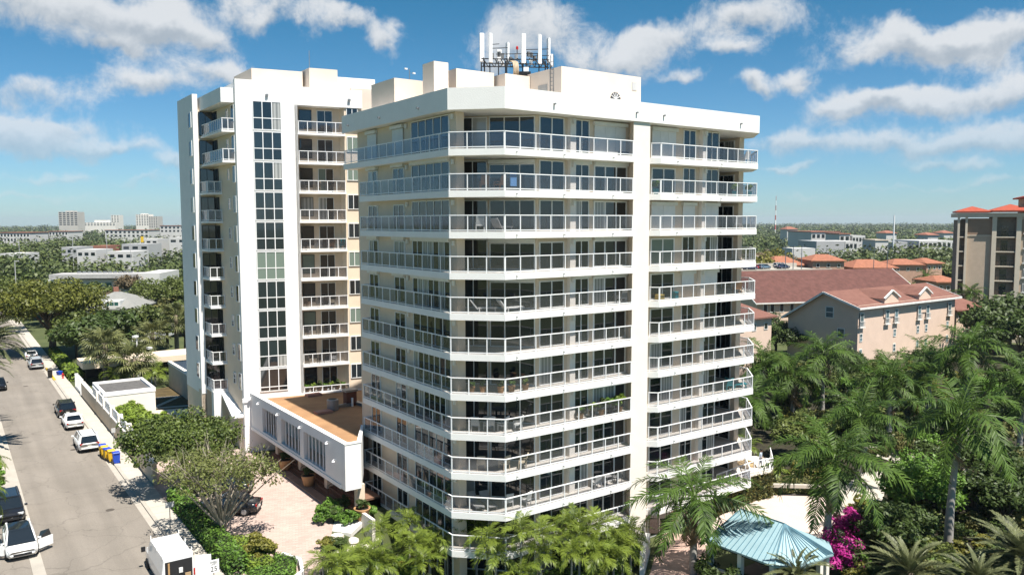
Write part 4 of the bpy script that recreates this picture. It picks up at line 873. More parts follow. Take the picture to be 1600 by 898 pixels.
# ------------------------------------------------------------------ street furniture
def bin_(x, y, rz, body, lid, label, h=1.0):
    o = empty('wheeled_bin', (x, y, .1), rz, label=label, cat='bin'); M = WM[o.name]
    def put(b, n, m): b.xf(M); return b.build(n, m, o, bevel=.02)
    put(MB().prism([(-.24, -.26), (.26, -.26), (.26, .26), (-.24, .26)], .05, h, [(-.32, -.31), (.32, -.31), (.32, .31), (-.32, .31)]), 'body', body); put(MB().prism([(-.36, -.34), (.38, -.34), (.38, .34), (-.36, .34)], h, h + .08, [(-.30, -.28), (.32, -.28), (.32, .28), (-.30, .28)]), 'lid', lid)
    for s in (-1, 1):
        t = MB(); t.lathe([(.03, -.03), (.12, -.03), (.12, .03), (.03, .03)], 12); t.xf(Matrix.Translation((.28, s * .27, .12)) @ Matrix.Rotation(R(90), 4, 'X')); t.xf(M); t.build('wheel', TYRE, o)
    put(MB().bar((.38, -.25, h + .0), (.38, .25, h + .0), .04), 'handle', lid); return o
YEL = mat('bin_yellow', (.66, .40, .02), .5, .05); BLU = mat('bin_blue', (.012, .06, .42), .45, .05); DKB = mat('bin_dark', (.02, .018, .018), .5)
bin_(-17.75, 37.6, R(-90), BLU, BLU, 'bright blue wheeled bin standing at the end of the bin row'); bin_(-18.0, 38.6, R(-90), YEL, YEL, 'yellow wheeled bin between the blue bin and the blue lidded bin'); bin_(-18.2, 39.5, R(-80), YEL, BLU, 'yellow wheeled bin with a blue lid in the bin row'); bin_(-18.3, 40.4, R(-95), YEL, YEL, 'yellow wheeled bin beside the rear of the white SUV'); bin_(-18.35, 41.2, R(-90), YEL, BLU, 'blue lidded yellow bin tucked behind the white SUV')
bin_(-18.2, 89, R(-90), DKB, DKB, 'dark wheeled bin standing by the yellow kerb', 1.1); tag(bin_(-16.9, 90.2, R(30), BLU, BLU, 'low blue bin lying near the red hydrant', .5))
hy = empty('fire_hydrant', (-16.8, 86.9, .1), label='red fire hydrant on the verge by the yellow kerb', cat='hydrant'); RED = mat('hydrant_red', (.5, .02, .015), .4)
MB().lathe([(.16, 0), (.16, .05), (.11, .07), (.11, .5), (.15, .52), (.15, .58), (.12, .68), (.05, .76), (.04, .82)], 12, (-16.8, 86.9, .1)).build('barrel', RED, hy, True)
for s in (-1, 1): MB().tube([(-16.8, 86.9, .5), (-16.8 + .22 * s, 86.9, .5)], .06, 8).build('nozzle', RED, hy)
def text_mesh(s, size, m):
    c = bpy.data.curves.new('lettering', 'FONT'); c.body = s; c.size = size; c.align_x = 'CENTER'; c.align_y = 'CENTER'; c.extrude = .002; c.space_line = .85
    t = bpy.data.objects.new('lettering', c); col.objects.link(t); bpy.context.view_layer.update(); me = bpy.data.meshes.new_from_object(t.evaluated_get(bpy.context.evaluated_depsgraph_get())); bpy.data.objects.remove(t); me.materials.clear(); me.materials.append(m); return me
SIGNW = mat('sign_white', (.78, .78, .76), .5, .02); INK = mat('sign_ink', (.012, .012, .012), .6)
p = L(334, 884, 2.1); sg = empty('speed_limit_sign', (p.x, p.y, 0), R(8), label='white rectangular speed limit sign on a post beside the hedge', cat='sign'); sr = R(4)
MB().obox((0, 0, 0), (.62, .02, .78), 0).build('sign_face', SIGNW, sg, bevel=.005, loc=p, rot=(0, 0, sr)); MB().bar((p.x, p.y + .04, 0), (p.x, p.y + .04, 2.5), .05).build('post', STEEL, sg)
for s, sz, dz in (('SPEED\nLIMIT', .15, .19), ('25', .42, -.17)): place('lettering', text_mesh(s, sz, INK), sg, p + Vector((.0, -.016, dz)), (R(90), 0, sr))
p = L(265, 788, 2.3); s2 = empty('street_sign', (p.x, p.y, 0), label='small grey street sign on a post in the tree shade', cat='sign'); MB().obox(p, (.6, .02, .4)).build('sign_face', mat('sign_grey', (.55, .55, .54), .5), s2); MB().bar((p.x, p.y + .04, 0), (p.x, p.y + .04, 2.5), .05).build('post', STEEL, s2)
p = L(177, 672, 2.3); s3 = empty('parking_sign', (p.x, p.y, 0), label='thin sign post on the pavement near the bins', cat='sign'); MB().obox(p, (.35, .02, .45)).build('sign_face', mat('sign_grey', (.55, .55, .54), .5), s3); MB().bar((p.x, p.y + .04, 0), (p.x, p.y + .04, 2.5), .05).build('post', STEEL, s3)
mh = mat('iron', (.10, .085, .07), .7)
for px, py, lb in ((40, 603, 'round iron manhole cover in the street near the black car'), (115, 702, 'round iron manhole cover in the street beside the white SUV'), (172, 796, 'small iron cover in the worn street by the tree shadow')):
    p = L(px, py, .004); tag(MB().lathe([(.32, -.02), (.32, .004), (.02, .005)], 16, p).build('manhole_cover', mh), lb, 'manhole')
# parking bay on the far side and its yellow tipped island
MB2 = MB(); MB2.box(-28.6, 4, -.3, -26.21, 33, .012); struct('parking_bay', MB2, ROAD)
isl = MB(); isl.prism([(-28.6, 33.4), (-26.2, 33.4), (-26.2, 60), (-28.6, 60)], -.2, .16); struct('planting_island', isl, CONC)
tag(kerb('kerb_end', -28.4, -26.0, 33.0, 33.6, MATS['yellow_paint'], None, .17), kind='structure')
# ------------------------------------------------------------------ walls and small buildings on the street side
gw = empty('garden_wall', (-16.1, 50, 0), label='long beige garden wall with white picket panels along the pavement', cat='wall')
MB().box(-16.3, 29, -.1, -15.95, 72, 1.9).build('wall', TAN, gw); MB().box(-16.36, 29, 1.9, -15.9, 72, 2.0).build('coping', CREAM_L, gw)
y = 31.0
while y < 60:
    MB().box(-16.38, y, 1.8, -15.88, y + .5, 3.0).build('pier', CREAM_L, gw); pk = MB(); pk.box(-16.18, y + .5, 2.05, -16.08, y + 4.6, 2.12); pk.box(-16.18, y + .5, 2.8, -16.08, y + 4.6, 2.88)
    for i in range(22): pk.box(-16.16, y + .58 + i * .185, 2.0, -16.1, y + .66 + i * .185, 2.9)
    pk.build('picket_panel', WHITE_M, gw); y += 4.6
for y in (73, 74.2, 75.4, 76.6, 77.8): tag(MB().prism([(-16.3, y), (-15.9, y), (-15.9, y + .35), (-16.3, y + .35)], 0, 2.1).build('gate_post', WHITE, bevel=.02), 'white square gate post beyond the garden wall', 'post', 'white gate posts')
gar = empty('flat_roof_garage', (-13, 60.5, 0), label='low cream garage with grey flat roof behind the garden wall', cat='building')
MB().box(-15.9, 57, 0, -10.4, 64.6, 2.75).build('wall', CREAM_L, gar); MB().box(-15.6, 57.3, 2.75, -10.7, 64.3, 2.8).build('roof', mat('gravel_roof', (.13, .125, .12), .95, .2, 2, .3, 30), gar)
for a in ((-15.95, 56.95, -10.35, 57.3), (-15.95, 64.3, -10.35, 64.65), (-15.95, 57.3, -15.6, 64.3), (-10.7, 57.3, -10.35, 64.3)): MB().box(a[0], a[1], 2.6, a[2], a[3], 3.05).build('parapet', WHITE, gar)
cp = empty('carport', (-7, 83, 0), label='long beige flat carport roof on posts among the palms', cat='carport'); MB().box(-15, 80.6, 2.1, 4, 86.5, 2.9).build('roof', CREAM, cp)
for i in range(8): MB().box(-14.6 + i * 2.6, 81, 0, -14.45 + i * 2.6, 81.15, 2.1).build('post', DARKM, cp)
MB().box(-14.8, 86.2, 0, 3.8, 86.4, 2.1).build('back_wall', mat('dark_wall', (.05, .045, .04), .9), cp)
rm = empty('sloping_ramp_building', (-4, 67, 0), label='beige wedge building with a dark sloping skylight behind the tower', cat='building'); MB().prism([(-5.7, 60.5), (-3.2, 60.5), (-3.2, 72), (-5.7, 72)], 0, 3.2).build('wall', TAN, rm); MB().obox((-4.3, 66.3, 3.35), (1.8, 11, .16)).build('skylight', mat('skylight_blue', (.03, .045, .07), .25, .1, 2), rm); MB().box(-5.75, 60.4, 3.2, -5.3, 72.1, 3.55).build('coping', CREAM_L, rm)
MB().prism([(-15.9, 46), (-5.2, 46), (-5.2, 57), (-15.9, 57)], -.2, .12); dkk = MB(); dkk.prism([(-13.5, 47), (-6, 45.5), (-5.5, 55.5), (-10.4, 56.9)], -.2, .35); struct('podium_terrace', dkk, mat('terrace_beige', (.62, .52, .41), .9, .06, .8))
lw = MB(); lw.prism([(-10.3, 57.2), (-5.7, 56), (-5.7, 72), (-10.3, 70)], -.2, .06); struct('dry_lawn', lw, mat('dry_lawn', (.12, .085, .035), .95, .3, .8, .4, 10))
for a, b in (((-10.2, 59.5), (-5.8, 64.8)), ((-10.2, 65.5), (-5.8, 64.6)), ((-10, 59.2), (-6, 58.2))): pt = MB(); pt.bar((*a, .08), (*b, .08), .5, .1); struct('path', pt, CONC_W)
# base of the tower on the street side
MB().prism(tq((-2.95, 5.1), (-2.2, 5.1), (-2.2, 5.9), (-2.95, 5.9)), 0, 5.2).build('base_pillar', WHITE, tower); MB().prism(tq((-3.4, 7.9), (-2.9, 7.9), (-2.9, 9), (-3.4, 9)), 0, 5).build('base_pillar', CREAM, tower)
wd = MB(); a, b, c_, d_ = tp(-2.2, 5.2), tp(-1.52, 5.2), tp(-1.52, .2), tp(-2.6, .2); wd.add([(*a, 5.1), (*b, 5.1), (*c_, 3.7), (*d_, 3.7), (*a, 4.9), (*b, 4.9), (*c_, 3.45), (*d_, 3.45)], [(0, 3, 2, 1), (4, 5, 6, 7), (0, 4, 7, 3), (0, 1, 5, 4), (3, 7, 6, 2)]); wd.build('sloped_canopy', WHITE, tower)
fe = empty('picket_fence', (-5.6, 47.5, 0), label='short white picket fence at the tower entrance planter', cat='fence'); q0, q1 = L(331, 662, .8), L(358, 658, .8); MB().bar(q0 + Vector((0, 0, .9)), q1 + Vector((0, 0, .9)), .06).build('rail', WHITE_M, fe); MB().bar(q0 - Vector((0, 0, .0)), q1 - Vector((0, 0, .0)), .06).build('rail', WHITE_M, fe)
for i in range(13): q = q0.lerp(q1, i / 12); MB().box(q.x - .03, q.y - .03, q.z - .6, q.x + .03, q.y + .03, q.z + .9).build('picket', WHITE_M, fe)
tag(MB().prism([(q1.x, q1.y - .2), (q1.x + 2.3, q1.y - 1.2), (q1.x + 2.3, q1.y + 2), (q1.x, q1.y + 2)], -.1, 2.0).build('planter_wall', CREAM_L, bevel=.03), 'cream planter wall under the tower beside the white picket fence', 'planter')
# ------------------------------------------------------------------ planting on the street side
tm = make_tree('tree', 3, 3.9, 4.1, 1.8, 4.9, 62, 125, .10, leaf('leaf_street', (.04, .055, .016), (.15, .17, .05)), BARK, .17, 16, .27, .5)
g = np.random.default_rng(31); tips = []
for a in np.linspace(0, 6.28, 26, False): k = g.uniform(.25, .95); tips.append((4.4 * k * math.cos(a), 4.4 * k * math.sin(a), 4.2 + 2.3 * math.sqrt(1 - k * k * .9) + g.uniform(-.4, .4)))
bt = limb_tree(8, 1.3, tips, .5, .2)
for s in range(60):
    t = Vector(tips[s % len(tips)]); bt.tube([t * .75 + Vector((0, 0, .3)), t + Vector((g.normal() * .7, g.normal() * .7, .3 + g.uniform(0, .7)))], [.025, .008], 3, False)
bt.tube([(-.15, 0, -.2), (0, 0, .7), (0, 0, 1.4)], [.26, .22, .2], 8, False); bt.tube([(.35, .1, -.2), (.25, .1, .7), (.3, .0, 1.5)], [.2, .16, .14], 8, False)
put_tree('street_tree', (bt.mesh('trunk', BARK), tm[1]), -14.9, 13.4, 0, 1.0, .4, 'thin leaved tree with many pale forking stems beside the paved court')
tm2 = make_tree('tree', 5, 4.2, 4.2, 1.9, 4.3, 60, 300, .125, leaf('leaf_street_dense', (.03, .055, .012), (.125, .165, .035)), BARK, .2, 12, .32, .5); put_tree('street_tree', tm2, -14.6, 25.6, 0, 1.05, 0, 'dense spreading green tree by the garden wall and the pavement')
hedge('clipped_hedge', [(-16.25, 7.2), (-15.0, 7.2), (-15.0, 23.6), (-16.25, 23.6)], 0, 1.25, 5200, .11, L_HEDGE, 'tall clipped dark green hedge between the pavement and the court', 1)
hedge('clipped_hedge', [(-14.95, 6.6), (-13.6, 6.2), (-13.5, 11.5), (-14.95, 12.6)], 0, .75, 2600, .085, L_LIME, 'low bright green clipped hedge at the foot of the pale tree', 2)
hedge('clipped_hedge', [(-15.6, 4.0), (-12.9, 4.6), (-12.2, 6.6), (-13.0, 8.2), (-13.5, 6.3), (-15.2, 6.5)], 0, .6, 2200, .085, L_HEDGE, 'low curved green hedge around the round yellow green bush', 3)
pw = MB(); cv = [(-15.9, 3.4), (-13.6, 3.7), (-12.4, 4.6), (-11.9, 6.4), (-12.5, 8.0)]
for a, b in zip(cv, cv[1:]): pw.bar((*a, .22), (*b, .22), .2, .5)
tag(pw.build('planter_kerb', WHITE), 'curved white planter kerb around the low green hedge', 'planter')
p = L(408, 872, .3); o = tag(place('round_bush', shrub_mesh(9, 1.25, 1.25, 1.15, 190, .11, L_YEL, 26), None, (p.x, p.y, .1)), 'round yellow green bush inside the curved white planter', 'bush')
r5 = random.Random(2); lime = [shrub_mesh(70 + i, 1.1, 1.1, .9, 60, .2, L_LIME, 14) for i in range(3)]
for i in range(17): tag(place('garden_shrub', lime[i % 3], None, (r5.uniform(-15.4, -11.5), 40 + i * .95, .5), (0, 0, r5.uniform(0, 6)), (1.15,) * 3), 'bright lime green leafy shrub behind the picket panels', 'shrub', 'lime shrubs behind the garden wall')
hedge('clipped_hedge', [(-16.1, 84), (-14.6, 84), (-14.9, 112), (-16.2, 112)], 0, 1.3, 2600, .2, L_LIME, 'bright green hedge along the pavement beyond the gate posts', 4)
isg = [shrub_mesh(80 + i, .9, .9, .7, 60, .15, L_HEDGE, 12) for i in range(2)]
for i in range(9): tag(place('island_shrub', isg[i % 2], None, (-27.5 + r5.uniform(-.4, .4), 35 + i * 1.6, .15)), 'low green shrub on the yellow tipped planting island', 'shrub', 'shrubs on the planting island')
def sabal(px, py, crown_py, label, seed, kind='sabal', size=1., z=0.):
    p = L(px, py, z); d = (p - Vector((CAMX, CAMY, CAMZ))).dot(Vector((math.cos(R(90) + HEAD), math.sin(R(90) + HEAD), 0))); h = LD(px, crown_py, d).z - z
    return palm(kind, 'fan_palm' if kind == 'sabal' else 'garden_palm', p.x, p.y, z, h, label, seed=seed, size=size)
sabal(166, 600, 536, 'fan palm with a straight trunk in front of the beige carport', 1, size=1.75); sabal(211, 602, 560, 'shorter fan palm beside the carport and white lamp post', 2, size=1.8); sabal(277, 560, 492, 'tall fan palm with an orange brown trunk behind the carport', 3, size=1.7); sabal(240, 575, 520, 'fan palm between the orange trunked palm and the lamp post', 4, size=1.6); sabal(184, 604, 590, 'small feathery palm at the edge of the carport', 5, 'young', 1.3); sabal(243, 602, 588, 'small feathery palm by the sloping ramp building', 6, 'young', 1.4); sabal(346, 650, 628, 'small palm in the tower entrance planter', 7, 'young', 1.0, 1.2)
for (px, py, hp), lb in (((237, 598, 543), 'white lamp post standing beside the carport'), ((216, 590, 525), 'tall white lamp post above the fan palms')):
    p = L(px, py, 0); d = (p - Vector((CAMX, CAMY, CAMZ))).dot(Vector((math.cos(R(90) + HEAD), math.sin(R(90) + HEAD), 0))); h = LD(px, hp, d).z; o = empty('lamp_post', p, label=lb, cat='lamp'); MB().tube([p, p + Vector((0, 0, h))], .08, 8).build('post', WHITE_M, o); MB().obox(p + Vector((-.2, -.2, h)), (.7, .5, .25), .6).build('lamp_head', WHITE_M, o)
palm('date', 'date_palm', -26.9, 47.5, 0, 11.2, 'large date palm leaning over the street from the far pavement', seed=21, size=1.15, nf=50); palm('date', 'date_palm', -27.4, 61, 0, 7.0, 'lower date palm casting its shadow across the street', seed=22, size=1.0, nf=44)
palm('coconut', 'coconut_palm', -28.9, 28.5, 0, 4.6, 'yellowing palm overhanging the black SUV in the bay', seed=23, size=.9); palm('coconut', 'coconut_palm', -29.1, 21.6, 0, 4.2, 'yellowing palm overhanging the white crossover', seed=24, size=.9)
# pots by the entrance steps
POT = mat('terracotta', (.44, .25, .12), .8, .1, 3); sc_ = shrub_mesh(90, .55, .55, .55, 40, .12, L_DARK, 12)
for x, y, z, lb in ((-5.75, 26.4, .14, 'large terracotta pot on the entrance ledge beside the far steps'), (-5.7, 20.9, .14, 'large terracotta pot on the entrance ledge beside the near steps'), (-5.2, 11.4, .0, 'tall brown pot on the white entry walk')):
    o = empty('plant_pot', (x, y, z), label=lb, cat='pot'); MB().lathe([(.32, 0), (.40, .05), (.56, .75), (.60, .85), (.64, .95), (.56, .95), (.5, .85)], 18, (x, y, z)).build('pot', POT, o, True); MB().lathe([(.5, .86), (.02, .9)], 18, (x, y, z)).build('soil', mat('soil', (.03, .022, .015), .95), o)
    place('plant', sc_, o, (x, y, z + .85))
# ------------------------------------------------------------------ garden on the water side (2.7 m below the street)
GZ = -2.7
FWD = Vector((math.cos(R(90) + HEAD), math.sin(R(90) + HEAD), 0)); RGT = Vector((FWD.y, -FWD.x, 0)); CAMP = Vector((CAMX, CAMY, CAMZ))
def dist(p): return (Vector(p) - CAMP).dot(FWD)
def royal(px, base_py, top_py, label, seed, size=1., kind='royal', lean=0., dry=1, nf=None, name='royal_palm'):
    p = L(px, base_py, GZ); h = LD(px, top_py, dist(p)).z - GZ; return palm(kind, name, p.x, p.y, GZ, h, label, seed=seed, size=size * (1.33 if kind == 'royal' else 1), lean=(RGT.x * lean, RGT.y * lean), dry=dry, nf=nf or (19 if kind == 'royal' else None))
royal(1083, 897, 800, 'royal palm in front of the column of the big condominium', 1, 1.05, dry=2); royal(1290, 884, 742, 'tall royal palm with grey trunk beside the blue roofed pavilion', 2, 1.12, lean=.4); royal(1481, 868, 676, 'tall royal palm with a bare grey trunk behind the date palm', 3, 1.15, lean=.5, dry=2)
royal(1388, 700, 608, 'royal palm with a hanging yellow flower stalk before the pink building', 4, 1.15); royal(1284, 655, 566, 'royal palm in front of the pink gable wall', 5, 1.1); royal(1192, 650, 578, 'royal palm close to the condominium right hand balconies', 6, 1.05); royal(1238, 662, 600, 'royal palm with a brown dry frond between two taller palms', 7, 1.05, dry=3); royal(1508, 690, 560, 'royal palm rising behind the bare trunked palm', 8, 1.15); royal(1592, 720, 618, 'royal palm beside the dark garden trees', 9, 1.1, dry=0); royal(1450, 670, 575, 'royal palm before the right wing of the pink building', 10, 1.0); royal(1340, 760, 668, 'royal palm over the concrete garden path', 11, 1.0); royal(1170, 690, 640, 'short royal palm behind the terrace with the worker', 12, .9)
for px, py, d, sz, lb, sd_ in ((1422, 893, 51, 1.0, 'grey green date palm beside the magenta bougainvillea', 31), (1243, 897, 50, .72, 'small date palm at the corner of the blue roof', 32), (1598, 868, 52, 1.1, 'large grey green date palm at the dark garden edge', 33), (1530, 905, 50, .8, 'low date palm between two larger date palms', 34)):
    p = LD(px, py, d); palm('date', 'date_palm', p.x, p.y, GZ, p.z - GZ, lb, seed=sd_, size=sz, nf=60)
for px, py, top, lb, sd_ in ((1205, 760, 735, 'young palm on the bank by the terrace', 41), (1290, 745, 722, 'young palm beside the stone edged bank', 42), (1470, 800, 775, 'young palm under the broad leaved tree', 43), (1165, 740, 700, 'young palm at the balcony corner', 44), (1545, 760, 735, 'young palm in the dark garden planting', 45)): royal(px, py, top, lb, sd_, .9, 'young', 0, 0, name='young_palm')
# pavings
PINKP = mat('pink_terrace', (.56, .46, .40), .85, .05, .8)
def sheet(name, px, z, m, zt=.0):
    b = MB(); b.prism([tuple(L(*q, z)[:2]) for q in px][::-1], z - .25, z + zt); return struct(name, b, m)
sheet('plaza', [(1122, 806), (1150, 785), (1192, 774), (1240, 771), (1300, 776), (1322, 800), (1300, 830), (1270, 850), (1090, 850)], GZ + .05, PINKP)
sheet('garden_path', [(1302, 775), (1345, 738), (1388, 735), (1378, 790), (1318, 806)], GZ + .045, CONC_W); sheet('garden_walk', [(1005, 930), (1035, 830), (1100, 838), (1112, 930)], GZ + .05, pavers('walk_pavers', (.52, .37, .31), (.42, .29, .24), .6, .2, .3)); sheet('base_path', [(700, 925), (760, 905), (880, 890), (1000, 845), (1012, 862), (900, 905), (780, 930)], GZ + .05, PINKP); sheet('side_path', [(1330, 700), (1352, 692), (1500, 730), (1600, 735), (1600, 750), (1480, 748)], GZ + .04, CONC_W)
sheet('planting_bed', [(1160, 700), (1185, 575), (1700, 560), (1700, 960), (1330, 960), (1320, 800), (1290, 760), (1200, 745)], GZ - .01, mat('mulch', (.045, .040, .022), .95, .3, 1.2, .4, 12), .02)
# stepped bank behind the plaza
def pxpoly(*q, z=GZ): return [tuple(L(a, b, z)[:2]) for a, b in q]
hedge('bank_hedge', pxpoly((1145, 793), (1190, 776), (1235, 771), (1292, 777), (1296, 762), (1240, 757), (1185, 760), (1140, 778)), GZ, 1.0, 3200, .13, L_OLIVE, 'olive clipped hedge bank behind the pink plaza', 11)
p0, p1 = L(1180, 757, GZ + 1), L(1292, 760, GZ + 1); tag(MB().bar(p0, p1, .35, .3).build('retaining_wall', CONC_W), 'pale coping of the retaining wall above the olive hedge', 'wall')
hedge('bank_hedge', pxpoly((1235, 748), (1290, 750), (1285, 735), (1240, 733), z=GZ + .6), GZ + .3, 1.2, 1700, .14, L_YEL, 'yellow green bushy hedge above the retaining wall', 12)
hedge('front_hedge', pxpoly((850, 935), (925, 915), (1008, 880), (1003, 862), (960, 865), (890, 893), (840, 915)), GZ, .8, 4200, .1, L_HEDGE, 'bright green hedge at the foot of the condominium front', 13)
a, b = L(1003, 898, GZ), L(1012, 862, GZ); ww = MB(); ww.bar(a + Vector((0, 0, .7)), b + Vector((0, 0, .7)), .35, 1.6); tag(ww.build('garden_wall_stub', WHITE), 'short white wall between the green hedge and the garden walk', 'wall')
# pavilion with a blue metal roof
E0, E1, E2, E3 = L(1102, 843, .1), L(1210, 884, .1), L(1262, 884, .1), L(1292, 868, .1); A, B = L(1158, 795, 1.7), L(1226, 818, 1.7)
def refl(P):
    d = (B - A); d.z = 0; d.normalize(); v = P - A; v.z = 0; q = A + 2 * d * v.dot(d) - v; return Vector((q.x, q.y, P.z))
E4, E5, E6 = refl(E2), refl(E1), refl(E0); cx = (A + B) / 2
pav = empty('garden_pavilion', (cx.x, cx.y, GZ), label='open garden pavilion with a pale blue standing seam metal roof', cat='pavilion'); BLUE = mat('blue_metal_roof', (.30, .44, .48), .5, .06, 1, metal=.2)
rf = MB(); V = [E0, E1, E2, E3, E4, E5, E6, A, B]; rf.add(V + [v - Vector((0, 0, .12)) for v in V], [(0, 1, 8, 7), (1, 2, 8), (2, 3, 8), (3, 4, 8), (4, 5, 8), (5, 6, 7, 8), (6, 0, 7)] + [(9 + i for i in f[::-1]) for f in ((0, 1, 8, 7), (1, 2, 8), (2, 3, 8), (3, 4, 8), (4, 5, 8), (5, 6, 7, 8), (6, 0, 7))] + [(i, i + 9, (i + 1) % 7 + 9, (i + 1) % 7) for i in range(7)]); roof = rf.build('roof', BLUE, pav)
up = Vector((0, 0, .03)); SEAM = mat('blue_seam', (.10, .20, .25), .5)
for i in range(1, 13): t = i / 13; MB().bar(E0.lerp(E1, t) + up, A.lerp(B, min(t * 1.15, 1)) + up, .035, .05).build('seam', SEAM, roof)
for P, Q in ((E1, E2), (E2, E3), (E3, E4)):
    for i in range(1, 5): MB().bar(P.lerp(Q, i / 5) + up, B + up, .035, .05).build('seam', SEAM, roof)
for P, Q in ((E0, A), (E1, B), (E2, B), (E3, B), (E4, B), (A, B), (E6, A)): MB().bar(P + up, Q + up, .08, .07).build('ridge_cap', SEAM, roof)
for P in (E0, E1, E2, E3, E4, E5, E6, E0.lerp(E1, .5)):
    q = P.lerp(cx, .10); MB().box(q.x - .16, q.y - .16, GZ, q.x + .16, q.y + .16, .12 + .05).build('column', CREAM_L, pav)
MB().prism([tuple(P.lerp(cx, .3)[:2]) for P in (E0, E1, E2, E3, E4, E5, E6)], GZ, GZ + .12).build('floor', mat('pavilion_floor', (.12, .09, .07), .8), pav)
sl = MB(); q0, q1 = E0.lerp(cx, .1), E1.lerp(cx, .1); sl.bar((q0.x, q0.y, GZ + .9), (q1.x, q1.y, GZ + .9), .2, .12); sl.build('sill', CREAM_L, pav); sl = MB(); sl.bar((q0.x, q0.y, -.05), (q1.x, q1.y, -.05), .25, .3); sl.build('beam', DARKM, pav)
gb = shrub_mesh(101, 1.3, 1.3, 1.0, 90, .13, L_DARK, 18)
for i, t in enumerate((.1, .5, .9)): q = E0.lerp(E1, t).lerp(cx, -.08); tag(place('pavilion_shrub', gb, None, (q.x, q.y, GZ)), 'dark green shrub below the eave of the blue roofed pavilion', 'shrub', 'shrubs under the pavilion eave')
# bougainvillea: magenta bracts over green
for px, py, s, lb, sd_ in ((1332, 822, 1.5, 'magenta bougainvillea bush behind the pavilion', 111), (1308, 868, 1.7, 'larger magenta bougainvillea bush at the royal palm trunk', 112)):
    p = L(px, py, -1.3); o = empty('bougainvillea_bush', (p.x, p.y, GZ), label=lb, cat='bush'); place('foliage', shrub_mesh(sd_, 1.5, 1.4, 1.4, 70, .11, L_DARK, 22), o, (p.x, p.y, GZ), (0, 0, 0), (s * .8,) * 3); place('blossom', shrub_mesh(sd_ + 5, 1.55, 1.45, 1.45, 150, .085, L_BOUG, 26), o, (p.x, p.y, GZ), (0, 0, 1), (s * .82,) * 3)
# broad leaved trees and undergrowth
bl = make_tree('tree', 41, 3.6, 3.4, 2.6, 2.9, 46, 170, .17, L_HEDGE, BARKD, .2, 9, .33, .45); dk2 = make_tree('tree', 42, 3.6, 3.6, 2.9, 3.6, 44, 150, .19, L_DARK, BARKD, .22, 9, .34, .45); ol2 = make_tree('tree', 43, 3.2, 3.2, 2.5, 3.2, 40, 130, .2, L_OAK, BARKD, .2, 9, .34, .45)
def gt(px, py, tm_, s, lb, name='garden_tree', grp=None): p = L(px, py, GZ); return put_tree(name, tm_, p.x, p.y, GZ, s, random.uniform(0, 6), lb, group=grp)
gt(1440, 815, bl, 1.0, 'bright green broad leaved tree beside the tall bare palm trunk'); gt(1520, 790, dk2, 1.0, 'dark leaved tree behind the bright broad leaved tree'); gt(1400, 880, dk2, .75, 'dark shrubby tree between the bougainvillea and the date palm'); gt(1570, 830, dk2, .9, 'dark tree in the shaded corner by the large date palm'); gt(1255, 720, ol2, .9, 'mid green tree on the bank above the retaining wall'); gt(1340, 690, bl, .85, 'bright green tree under the royal palms by the path')
und = [shrub_mesh(120 + i, 1.5, 1.5, 1.2, 75, .16, m_, 18) for i, m_ in enumerate((L_DARK, L_OAK, L_DARK, L_HEDGE, L_OLIVE, L_YEL))]; unl = ('dark green shrub in the garden between the royal palms', 'mid green shrub in the garden between the royal palms', 'dark green shrub in the garden between the royal palms', 'bright green shrub in the garden between the royal palms', 'olive shrub in the garden between the royal palms', 'yellowish shrub in the garden between the royal palms')
ru = random.Random(77); k = 0
def blocked(px, py): return (1085 < px < 1330 and py > 745) or (1300 < px < 1395 and 728 < py < 810) or (px < 1215 and py > 690) or (1150 < px < 1180)
while k < 215:
    px, py = ru.uniform(1180, 1640), 590 + 330 * ru.random() ** 1.1
    if blocked(px, py): continue
    p = L(px, py, GZ); i = ru.choice((0, 0, 1, 2, 2, 3, 4, 5, 0, 1)); s = ru.uniform(.7, 1.3) * (1.1 if py < 700 else .9); tag(place('garden_shrub', und[i], None, (p.x, p.y, GZ), (0, 0, ru.uniform(0, 6)), (s, s, s * ru.uniform(.8, 1.3))), unl[i], 'shrub', 'garden undergrowth between the royal palms'); k += 1
for px, py, s_ in ((1192, 556, 1.1), (1212, 552, 1.15), (1234, 556, 1.0)): gt(px, py, dk2, s_, 'dark garden tree in the corner between the low wing and the pink gable', grp='trees at the pink gable corner')
gtl = [(dk2, 'dark garden tree below the pink building'), (ol2, 'mid green garden tree below the pink building'), (bl, 'bright garden tree below the pink building')]
for i in range(17):
    px, py = ru.uniform(1185, 1640) if i > 1 else 1190 + 18 * i, ru.uniform(585, 640); a, lb = gtl[ru.randrange(3)]; gt(px, py, a, ru.uniform(.6, .85), lb, grp='garden trees below the pink building')
# row of young palms at the foot of the condominium
ypos = [(505, 905, 868), (545, 912, 848), (575, 925, 855), (598, 905, 826), (650, 915, 838), (672, 905, 822), (560, 900, 868), (762, 930, 838), (792, 920, 818), (828, 915, 805), (880, 905, 806), (905, 920, 832), (935, 905, 812), (958, 905, 826), (985, 895, 818), (640, 885, 812), (745, 905, 812), (915, 895, 800), (870, 890, 800), (528, 925, 880), (588, 930, 872), (610, 915, 846), (662, 930, 862), (700, 900, 835), (775, 935, 858), (812, 940, 866), (845, 930, 850), (893, 930, 858), (925, 925, 850), (948, 915, 842), (972, 905, 842)]
for i, (px, bp, hp) in enumerate(ypos):
    z = 0.; p = L(px, bp, GZ)
    for _ in range(3): z = gh(p.x, p.y); p = L(px, bp, z)
    if p.x > -2.9 and p.y > 0 or p.y > -.6 and p.x > -.4 : p.y = min(p.y, -1.2) if p.x > -.4 else p.y
    h = LD(px, hp + (14, 34, 20, 8)[i % 4], dist(p)).z - z
    palm('young', 'young_palm', p.x, p.y, z, max(h, .9), 'bright yellow green young palm planted along the base of the big condominium', 'young palms along the condominium base', seed=200 + i, size=random.uniform(.74, .96), nf=14)
rk = []
